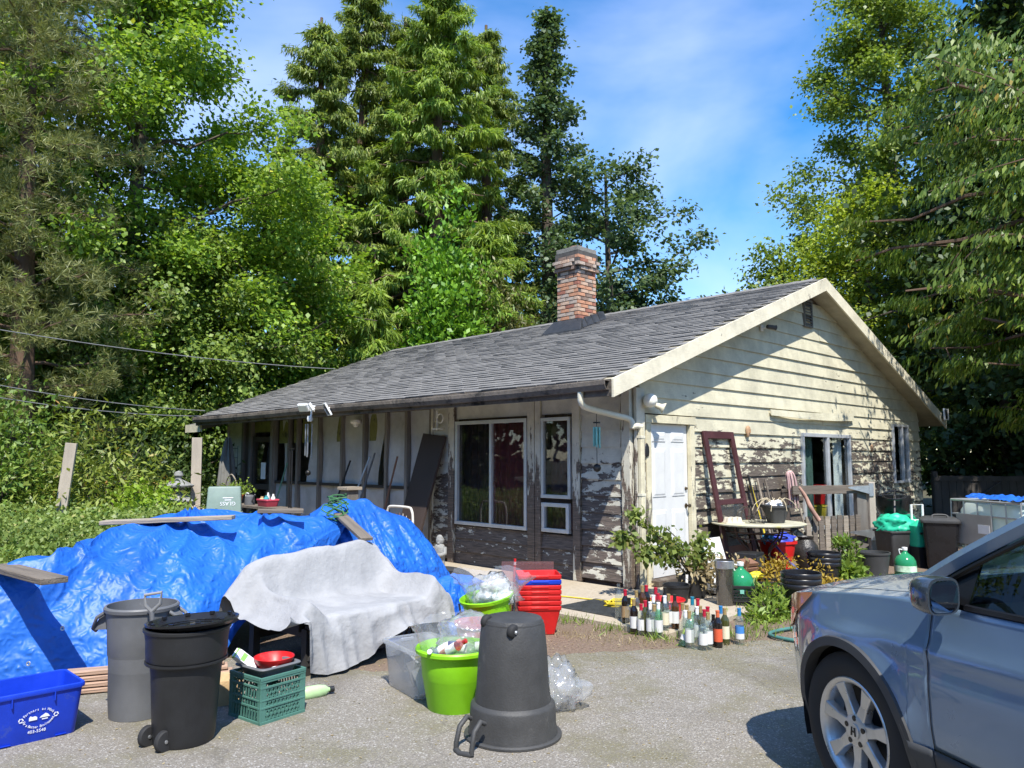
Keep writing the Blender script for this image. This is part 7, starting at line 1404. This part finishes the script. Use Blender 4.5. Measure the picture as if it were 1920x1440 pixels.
mb = MB(); mb.box((.42, -.026, .6), (.62, .004, .42)); obj('id_plate', mb, mat('plate_grey', (.42, .41, .38), .4, .3, var=.1), tk); mb = MB(); mb.box((.6, -.03, .62), (.2, .003, .12)); obj('sticker', mb, M_lw, tk)
mb = MB(); 
for yy in (.1, .52, .94): mb.box((.6, yy, .05), (1.2, .12, .1))
obj('pallet', mb, M_plankd, tk); mb = MB(); mb.lathe([(.1, .95), (.1, .99), (.001, 1.0)], 18, (.6, .52, 0)); obj('fill_cap', mb, M_blackp, tk)
tpi = thing('tarpaulin', 'scrap of crumpled blue tarpaulin lying on the caged water tank', 'tarpaulin', TK0 + Vector((0, 0, 1.0)), trz); rows = []
for i in range(50):
    t = i / 49; row = []
    for j in range(16):
        u = j / 15; x = .12 + 1.1 * t; y = .12 + .3 * u - .16 * t + .05 * noise.noise((t * 5, u * 2, 1)); row.append(Vector((x, y, .035 + .07 * (1 - abs(2 * u - 1)) * (.6 + .8 * abs(noise.noise((t * 7, u * 2, 3)))) + .03 * noise.noise((t * 14, u * 5, 3)))))
    rows.append(row)
mb = MB(); mb.sheet(rows); obj('tarp_sheet', mb, M_tarp, tpi, smooth=40)
# board fence in the shade at the right
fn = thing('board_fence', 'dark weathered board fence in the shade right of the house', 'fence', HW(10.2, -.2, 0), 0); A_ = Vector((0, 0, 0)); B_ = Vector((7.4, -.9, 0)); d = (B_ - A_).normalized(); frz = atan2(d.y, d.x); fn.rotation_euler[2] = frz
M_fence = mat('dark_fence_wood', (.07, .062, .055), .9, var=.35, vs=4, stretch=(1, 1, .2))  # even dark brown-grey board colour with random grain
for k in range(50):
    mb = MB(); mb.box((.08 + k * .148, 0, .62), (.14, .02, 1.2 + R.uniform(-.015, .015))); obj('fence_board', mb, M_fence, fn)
for k in range(4):
    mb = MB(); mb.box((.05 + k * 2.4, .07, .66), (.1, .1, 1.32)); obj('fence_post', mb, M_fence, fn)
mb = MB(); mb.box((3.7, -.022, 1.16), (7.4, .03, .09)); mb.box((3.7, .03, .3), (7.4, .04, .09)); obj('fence_rail', mb, M_fence, fn); mb = MB(); mb.beam((.2, -.025, .3), (1.3, -.025, 1.1), .03, .09, (0, 1, 0)); obj('brace', mb, M_fence, fn)
# garden hose
hs_ = thing('garden_hose', 'teal garden hose looped on the asphalt in front of the buckets', 'hose'); mb = MB(); pts = crom([(3.3, 7.45, .03), (2.9, 7.4, .03), (2.5, 7.25, .03), (2.3, 7.05, .03), (2.4, 6.85, .03), (2.66, 6.72, .03), (2.78, 6.8, .03), (2.72, 7.0, .03), (2.9, 7.2, .035), (3.3, 7.25, .03)], 70); mb.tube(pts, .016, 8); obj('hose', mb, mat('teal_hose', (.06, .17, .15), .5), hs_, smooth=60)
# grass along the path and leaf litter on the asphalt
def grass(name, lab, spots, m, seed, hh=.09):
    g = np.random.default_rng(seed); PP = []
    for x, y, sx, sy, n in spots: PP.append(np.stack([g.normal(x, sx, n), g.normal(y, sy, n), np.full(n, .006)], 1))
    P = np.concatenate(PP); n = len(P); A = g.normal(0, .45, (n, 3)) + np.array([0, 0, 1]); A[:, 2] = np.abs(A[:, 2]); quads(name, leaves(P, A, g.normal(0, 1, (n, 3)), hh * g.uniform(.4, 1.3, n), .1, .1, .3), m, kind='stuff', label=lab, cat='grass')
def along(p, q, k, sx, sy, n): return [(p[0] + (q[0] - p[0]) * i / (k - 1), p[1] + (q[1] - p[1]) * i / (k - 1), sx, sy, n) for i in range(k)]
e0, e1 = HW(-1.78, -1.6), HW(-1.78, 2.4)
grass('grass', 'thin green grass growing along the edge of the concrete path', along(e0, e1, 9, .1, .08, 90) + [(2.3, 7.3, .15, .1, 150), (2.0, 7.0, .12, .08, 120), (3.3, 7.6, .2, .12, 250), (2.6, 8.0, .2, .2, 300), (3.6, 8.9, .3, .3, 400), (4.4, 9.8, .3, .3, 400), (5.0, 10.1, .4, .2, 300)], LM_weed, 401)
grass('dry_grass', 'straw-coloured dry grass on the soil beside the path', along((.35, 7.2), (1.2, 6.75), 5, .14, .08, 90) + [(1.9, 6.75, .2, .07, 120)], LM_dry, 402, .05)
g = np.random.default_rng(403); n = 5200; P = np.stack([g.uniform(-5, 5, n), g.uniform(3, 7.3, n), np.full(n, .0115)], 1); P[: n // 2, 1] = g.normal(6.6, .45, n // 2); A = g.normal(0, 1, (n, 3)) * np.array([1, 1, .1]); quads('leaf_litter', leaves(P, A, np.tile([0, 0, 1.], (n, 1)) + g.normal(0, .15, (n, 3)), .022 * g.uniform(.3, 1.2, n), .5), LM_dry, kind='stuff', label='tiny dry leaves and seeds scattered over the asphalt', cat='litter')

for nm, m, zz, lab in (('bucket', mat('yellow_bucket_plastic', (.6, .45, .04), .45), .45, 'yellow bucket seen through the sliding door glass'), ('bucket', M_red, .80, 'red bucket stacked on the yellow one inside the sliding door')):
    t = hthing(nm, lab, 'bucket', 5.72, .32, zz, 'buckets inside the sliding door'); mb = MB(); mb.lathe([(.001, 0), (.13, 0), (.17, .30), (.18, .305), (.18, .33), (.165, .33), (.12, .01), (.001, .01)], 28); obj('bucket_body', mb, m, t, smooth=40)
st_ = hthing('box_stand', 'low box under the yellow bucket inside the sliding door', 'box', 5.72, .32, .06); mb = MB(); mb.box((0, 0, .193), (.4, .36, .386)); obj('carcass', mb, M_plankd, st_, bev=.006)
# ------------------------------------------------------------------ car
CH = Vector((-.235, .972, 0)).normalized(); crz = atan2(CH.y, CH.x)
car = thing('car', 'parked steel-blue SUV cut by the right edge of the picture', 'car', (2.40, 3.83, .008), crz)
def paint():
    m, t, b, o = newmat('steel_blue_paint'); b.inputs['Base Color'].default_value = (.15, .23, .34, 1); b.inputs['Metallic'].default_value = .35; b.inputs['Roughness'].default_value = .3; b.inputs['Coat Weight'].default_value = 1; b.inputs['Coat Roughness'].default_value = .03
    ln = t.links.new; tc = N(t, 'ShaderNodeTexCoord'); n = N(t, 'ShaderNodeTexNoise', i_Scale=2.2, i_Detail=7.0, i_Roughness=.7); ln(tc.outputs['Object'], n.inputs['Vector']); mr = N(t, 'ShaderNodeMapRange', i_1=.35, i_2=.75, i_3=.26, i_4=.46); ln(n.outputs[0], mr.inputs[0]); ln(mr.outputs[0], b.inputs['Roughness'])
    return m
M_car = paint(); M_trimp = mat('car_grey_plastic', (.05, .052, .055), .6, var=.15); M_carblk = mat('car_black', (.008, .008, .009), .35, var=0); M_tyre = mat('tyre_rubber', (.022, .022, .023), .8, var=.25, vs=12); M_alloy = mat('alloy_wheel', (.56, .57, .58), .32, .75, var=.12, vs=9); M_well = mat('wheel_well', (.01, .01, .01), .95)
M_cglass = glassmat('car_glass', (.30, .40, .36)); M_chrome = mat('chrome', (.7, .7, .7), .08, 1, var=0)
def lin(x, tab):
    if x >= tab[0][0]: return tab[0][1]
    for (x0, y0), (x1, y1) in zip(tab, tab[1:]):
        if x >= x1: t = (x - x1) / (x0 - x1); t = t * t * (3 - 2 * t) * .3 + t * .7; return y1 + (y0 - y1) * t
    return tab[-1][1]
WX = [(.93, .02), (.915, .2), (.88, .40), (.82, .55), (.73, .67), (.6, .77), (.42, .85), (.22, .89), (0, .902), (-1, .905), (-2.6, .905), (-3.1, .88), (-3.4, .82), (-3.55, .7), (-3.6, .5)]
ZS = [(.93, .70), (.86, .745), (.72, .82), (.5, .895), (.2, .945), (-.1, .985), (-.4, 1.015), (-.7, 1.012), (-2, 1.05), (-3, 1.11), (-3.6, 1.12)]
ZH = [(.93, .71), (.88, .78), (.75, .88), (.5, .965), (.2, 1.02), (-.1, 1.06), (-.42, 1.105)]
AX = (0.0, -2.62); AR = .39; HZ = .355
def zlow(x):
    z = .27 if x < .6 else .27 + .1 * max(0, (x - .6) / .33)
    for a in AX:
        if abs(x - a) < AR: z = max(z, HZ + sqrt(AR * AR - (x - a) ** 2))
    return z
PR = [(1.2, .93), (1.0, .955), (.86, .985), (.84, .99), (.7, 1.0), (.55, .995), (.42, .975), (.27, .93)]
def yb(x, z):
    y = lin(x, WX) * lin(z, PR)
    crease = .012 * exp(-((z - (.80 - .05 * x)) / .03) ** 2) * (1 if x < .45 else 0)
    flare = sum(.022 * exp(-((sqrt((x - a) ** 2 + (z - HZ) ** 2) - AR) / .07) ** 2) for a in AX)
    return y + crease * .8 + flare
xs = sorted(set([round(-3.6 + i * .04, 4) for i in range(114)] + [.93, .915, .9, .88, -.5, -.5025, -1.52, -1.5175, -.36, -2.26] + [a + s * AR * c for a in AX for s in (-1, 1) for c in (1.0, 1.0008, .995, .98, .95)]), reverse=True)
def side(sg, x_from, x_to, z0f, z1f, nz=22, off=0.0):
    rows = []
    for x in xs:
        if not (x_to - 1e-6 <= x <= x_from + 1e-6): continue
        a, b = z0f(x), z1f(x); b = max(b, a + .002); rows.append([Vector((x, sg * (yb(x, a + (b - a) * j / nz) + off), a + (b - a) * j / nz)) for j in range(nz + 1)])
    return rows
zsf = lambda x: lin(x, ZS)
body = bpy.data.objects.new('body', None); COL.objects.link(body); body.parent = car
for sg in (1, -1):
    DX0, DX1 = -.50, -1.52
    mb = MB(); mb.sheet(side(sg, .93, DX0, zlow, zsf)); obj('front_wing', mb, M_car, body, smooth=40, solid=.004)
    mb = MB(); mb.sheet(side(sg, DX1, -3.6, zlow, zsf)); obj('rear_quarter', mb, M_car, body, smooth=40, solid=.004)
    dr_ = bpy.data.objects.new('door', None); COL.objects.link(dr_); dr_.parent = car
    mb = MB(); mb.sheet(side(sg, DX0 - .0025, DX1 + .0025, lambda x: .455, zsf)); obj('door_skin', mb, M_car, dr_, smooth=40, solid=.004)
    mb = MB(); mb.sheet(side(sg, DX0 - .0025, DX1 + .0025, zlow, lambda x: .452, 6, .008)); obj('lower_trim', mb, M_trimp, dr_, smooth=40, solid=.004)
    mb = MB(); mb.box((-1.38, sg * .925, .86), (.2, .03, .035)); obj('handle', mb, M_car, dr_, bev=.01)
    for p_, q_ in ((-.36, DX0), (DX1, -2.26)):
        mb = MB(); mb.sheet(side(sg, p_, q_, zlow, lambda x: .452, 6, .010)); obj('sill_trim', mb, M_trimp, body, smooth=40, solid=.004)
    for a in AX:                                            # dark lip round the arches
        rs = []
        for i in range(41):
            t = radians(-12 + 204 * i / 40); r = AR - .004; cx, cz = a + r * cos(t), HZ + r * sin(t); cz = max(cz, .26); yy = yb(cx, max(cz, .28)); dx, dz = cos(t), sin(t)
            rs.append([Vector((cx - dx * .012, sg * (yy - .05), cz - dz * .012)), Vector((cx - dx * .012, sg * (yy + .012), cz - dz * .012)), Vector((cx + dx * .028, sg * (yy + .010), cz + dz * .028)), Vector((cx + dx * .034, sg * (yy - .004), cz + dz * .034))])
        mb = MB(); mb.rings(rs); obj('arch_trim', mb, M_trimp, body, smooth=40)
    # glass house side
    pl_ = [(-.42, .80, 1.09), (-.62, .755, 1.20), (-.92, .70, 1.385), (-1.28, .635, 1.575)]
    bp_ = lambda x: Vector((x, sg * (yb(x, zsf(x)) - .015), zsf(x) + .012)); tpz = lambda x: Vector((x, sg * .625, min(1.60, 1.09 + (-.42 - x) * .565) if x > -1.28 else 1.60 - .012 * max(0, -1.9 - x)))
    rows = [[], []]
    for x in [-.66 - .043 * i for i in range(21)]:
        t = tpz(x); b = bp_(x); f = (t.z - b.z) / (1.59 - b.z); rows[0].append(b); rows[1].append(Vector((x, sg * (abs(b.y) + (.63 - abs(b.y)) * f), t.z - .03)))
    mb = MB(); mb.sheet(rows); obj('side_glass', mb, M_cglass, dr_)
    rows2 = [[], []]
    for x in [-1.60 - .1 * i for i in range(18)]:
        b = bp_(x); rows2[0].append(b); rows2[1].append(Vector((x, sg * .63, 1.555)))
    mb = MB(); mb.sheet(rows2); obj('rear_side_glass', mb, M_cglass, body)
    mb = MB(); mb.tube([(x.x, x.y + sg * .008, x.z) for x in rows[0]] + [(x.x, x.y + sg * .008, x.z) for x in rows2[0]], .014, 6); obj('belt_moulding', mb, M_carblk, body)
    mb = MB(); pil = [(-.36, .82, 1.055), (-.60, .775, 1.215), (-.92, .715, 1.40), (-1.25, .66, 1.565), (-1.6, .645, 1.612), (-2.4, .64, 1.60), (-3.2, .63, 1.54)]; cr = crom([Vector((a, sg * b, c)) for a, b, c in pil], 40)
    rs = [[p + Vector(q) for q in ((.0, sg * .02, -.045), (0, sg * .035, -.005), (0, sg * .01, .03), (0, -sg * .05, .035), (0, -sg * .05, -.03))] for p in cr]; mb.rings(rs); obj('pillar', mb, M_car, body, smooth=45)
    mb = MB(); mb.tube([p + Vector((-.03, sg * .028, -.05)) for p in cr[2:]], .010, 6); obj('window_seal', mb, M_carblk, body)
    mb = MB(); mb.add([(-.44, sg * .83, 1.03), (-.66, sg * .835, 1.025), (-.66, sg * .765, 1.20)], [(0, 1, 2) if sg > 0 else (0, 2, 1)]); obj('quarter_corner', mb, M_carblk, body, solid=.01)
    mb = MB(); mb.hexa([(-1.50, sg * .855, 1.03), (-1.60, sg * .855, 1.03), (-1.60, sg * .83, 1.03), (-1.50, sg * .83, 1.03), (-1.55, sg * .64, 1.58), (-1.63, sg * .64, 1.58), (-1.63, sg * .62, 1.58), (-1.55, sg * .62, 1.58)]); obj('centre_pillar', mb, M_carblk, body)
    # mirror
    mr_ = bpy.data.objects.new('mirror', None); COL.objects.link(mr_); mr_.parent = car; mr_.location = (-.62, sg * .975, 1.075); mr_.scale = (.76, .76, .8)
    rs = []
    for x, s_ in ((.09, .45), (.075, .7), (.03, .95), (-.03, 1.0), (-.07, 1.0), (-.085, .97)):
        rs.append([Vector((x - .02 * (cos(a)), (.115 * s_) * (abs(cos(a)) ** .6) * (1 if cos(a) > 0 else -1), (.088 * s_) * (abs(sin(a)) ** .6) * (1 if sin(a) > 0 else -1))) for a in [2 * pi * i / 28 for i in range(28)]])
    mb = MB(); mb.rings(rs); obj('mirror_shell', mb, mat('mirror_shell_paint', (.05, .065, .085), .25, .3, var=.1, coat=1), mr_, smooth=40)
    rs = [[Vector((-.088 - .02 * cos(a), (.1) * (abs(cos(a)) ** .6) * (1 if cos(a) > 0 else -1), .074 * (abs(sin(a)) ** .6) * (1 if sin(a) > 0 else -1))) for a in [2 * pi * i / 28 for i in range(28)]] for _ in (0,)]
    mb = MB(); mb.add(rs[0], [tuple(range(27, -1, -1))]); obj('mirror_glass', mb, M_chrome, mr_)
    mb = MB(); mb.hexa([(.04, -sg * .18, -.06), (.11, -sg * .18, -.06), (.08, -sg * .06, -.04), (.0, -sg * .06, -.04), (.04, -sg * .18, -.01), (.11, -sg * .18, -.01), (.08, -sg * .06, .01), (.0, -sg * .06, .01)] if sg > 0 else [(.0, .06, -.04), (.08, .06, -.04), (.11, .18, -.06), (.04, .18, -.06), (.0, .06, .01), (.08, .06, .01), (.11, .18, -.01), (.04, .18, -.01)]); obj('mirror_arm', mb, M_carblk, mr_)
    # head lamp wrapped round the corner, amber at its end
    mb = MB(); mb.sheet(side(sg, .90, .46, lambda x: .60 + .30 * max(0, .7 - x), lambda x: zsf(x) - .012, 8, .006)); obj('head_lamp', mb, mat('lamp_clear', (.62, .63, .62), .06, .2, var=.1, coat=1), body, smooth=50)
    mb = MB(); mb.sheet(side(sg, .78, .26, lambda x: zsf(x) - .16 * max(.04, min(1, (x - .25) / .3)), lambda x: zsf(x) - .004, 6, .016)); obj('turn_signal', mb, mat('lamp_amber', (.78, .26, .07), .2, var=.1, coat=1), body, smooth=50)
    # doors and wings: shut line
    mb = MB(); mb.tube([(-.503, sg * (yb(-.503, z) + .0015), z) for z in [.28 + .0365 * i for i in range(21)]], .0022, 5); obj('shut_line', mb, M_carblk, body)
    mb = MB(); mb.tube([(x, sg * (yb(x, zsf(x)) * .93 - .01), zsf(x) + (lin(x, ZH) - zsf(x)) * (1 - .93 ** 2.6) + .001) for x in [.55 - .04 * i for i in range(24)]], .0025, 5); obj('bonnet_line', mb, M_carblk, body)
# bonnet, screen, roof, tail
rows = []
for x in [q for q in xs if q >= -.42]:
    w_ = yb(x, zsf(x)); zc = lin(x, ZH); z0 = zsf(x); rows.append([Vector((x, w_ * (1 - 2 * j / 24), z0 + (zc - z0) * (1 - abs(1 - 2 * j / 24) ** 2.6))) for j in range(25)])
mb = MB(); mb.sheet(rows); obj('bonnet', mb, M_car, body, smooth=45)
mb = MB(); rows = [[Vector((-.40 - .02 * 0 + .10 * (1 - t * t), t * .80, 1.085 + .03 * (1 - t * t))) for t in [-1 + i / 8 for i in range(17)]], [Vector((-.95, t * .70, 1.42)) for t in [-1 + i / 8 for i in range(17)]], [Vector((-1.28 + .06 * (1 - t * t), t * .64, 1.6 + .03 * (1 - t * t))) for t in [-1 + i / 8 for i in range(17)]]]; mb.sheet(rows); obj('windscreen', mb, M_cglass, body, smooth=60)
mb = MB(); mb.sheet([[Vector((x, t * .64, 1.615 + .05 * (1 - t * t) - .05 * max(0, (-2.6 - x)))) for t in [-1 + i / 8 for i in range(17)]] for x in (-1.22, -1.6, -2.2, -2.8, -3.3)]); obj('roof_panel', mb, M_car, body, smooth=50)
mb = MB(); mb.sheet([[Vector((-3.3 - .3 * t, s_ * (.63 + .2 * t), 1.56 - .46 * t)) for s_ in (-1, -.5, 0, .5, 1)] for t in (0, .5, 1)]); mb.sheet([[Vector((-3.605, s_ * .74, z)) for s_ in (-1, 0, 1)] for z in (.3, .7, 1.12)]); obj('tailgate', mb, M_car, body, smooth=40)
mb = MB(); mb.box((-1.3, 0, .3), (3.6, 1.2, .12)); mb.box((.5, 0, .35), (.6, 1.0, .2)); obj('underbody', mb, M_well, body)
for a in AX:
    for sg in (1, -1):
        rows = [[Vector((a + (AR + .01) * cos(t), sg * yy, HZ + (AR + .01) * sin(t))) for t in [radians(-20 + 220 * i / 24) for i in range(25)]] for yy in (.86, .5)]; mb = MB(); mb.sheet(rows); mb.add([(a + (AR + .01) * cos(t), sg * .52, HZ + (AR + .01) * sin(t)) for t in [radians(-20 + 220 * i / 24) for i in range(25)]], [tuple(range(25))]); obj('wheel_well', mb, M_well, body)
mb = MB(); mb.box((.93, 0, .58), (.03, .9, .12)); mb.box((.92, 0, .40), (.04, 1.0, .12)); obj('grille', mb, M_carblk, body, bev=.01)
mb = MB(); mb.box((-1.2, 0, 1.0), (.5, 1.45, .1)); obj('dashboard', mb, M_carblk, body); bpy.data.objects['dashboard'].location = (.45, 0, -.05)
for sy in (.38, -.38):
    mb = MB(); mb.rrect([(.5, .5, .5), (.5, .5, .66)], .1, 4, (-1.45, sy, 0), cap1=True); mb.rrect([(.14, .48, .66), (.13, .46, 1.1), (.1, .3, 1.2)], .06, 4, (-1.74, sy, 0), cap1=True); mb.rrect([(.09, .26, 1.22), (.1, .28, 1.3), (.08, .22, 1.4)], .05, 4, (-1.78, sy, 0), cap0=True, cap1=True); obj('seat', mb, mat('seat_black', (.014, .014, .015), .9), car, smooth=45)
mb = MB(); mb.tube([(-1.05 + .06 * cos(i * .2618), .38 + .18 * sin(i * .2618), .98 + .17 * cos(i * .2618)) for i in range(25)], .016, 7); mb.tube([(-1.05, .22, .98), (-1.05, .54, .98)], .014, 6); obj('steering_wheel', mb, M_carblk, car, smooth=50)
# wheels
def wheel(a, sg):
    wl = bpy.data.objects.new('wheel', None); COL.objects.link(wl); wl.parent = car; wl.location = (a, sg * .775, HZ); wl.rotation_euler = (0, 0, 0 if sg > 0 else pi)
    Mx = rot(radians(-90))
    mb = MB(); mb.lathe([(.225, -.10), (.27, -.112), (.31, -.112), (.342, -.095), (.353, -.06), (.355, 0), (.353, .06), (.342, .095), (.31, .112), (.27, .112), (.24, .104), (.225, .10), (.225, -.10)], 64, (0, 0, 0), Mx); obj('tyre', mb, M_tyre, wl, smooth=35)
    mb = MB(); mb.lathe([(.16, -.09), (.215, -.09), (.212, .05), (.222, .092), (.236, .104), (.232, .108), (.22, .104), (.205, .085), (.20, .0), (.16, -.05)], 56, (0, 0, 0), Mx); obj('rim', mb, M_alloy, wl, smooth=40)
    mb = MB(); mb.lathe([(.001, .0), (.20, .0)], 32, (0, 0, 0), Mx); obj('brake_disc', mb, mat('brake_dark', (.03, .03, .03), .6), wl)
    for k in range(7):
        t = 2 * pi * k / 7 + .22; M3 = rot(0, -t, 0); vs = []
        for r, hw, y0, y1 in ((.05, .036, .045, .088), (.13, .026, .05, .088), (.212, .042, .06, .098)):
            vs.append([M3 @ Vector((r, y0, -hw)), M3 @ Vector((r, y1, -hw * .8)), M3 @ Vector((r, y1, hw * .8)), M3 @ Vector((r, y0, hw))])
        mb = MB(); mb.rings(vs); obj('spoke', mb, M_alloy, wl, bev=.005)
    mb = MB(); mb.lathe([(.078, .04), (.076, .085), (.062, .094), (.034, .094), (.034, .10), (.001, .102)], 32, (0, 0, 0), Mx); obj('hub', mb, M_alloy, wl, smooth=35)
    for k in range(5):
        t = 2 * pi * k / 5 + .3; mb = MB(); mb.lathe([(.0125, .088), (.0125, .0955), (.001, .0955)], 10, (.057 * cos(t), 0, .057 * sin(t)), Mx); obj('lug_nut', mb, M_carblk, wl)
    mb = MB(); mb.box((-.011, .103, 0), (.006, .003, .038), rot(0, radians(6), 0)); mb.box((.011, .103, 0), (.006, .003, .038), rot(0, radians(-6), 0)); mb.box((0, .103, 0), (.022, .003, .007)); obj('emblem', mb, M_carblk, wl)
for a in AX:
    for sg in (1, -1): wheel(a, sg)
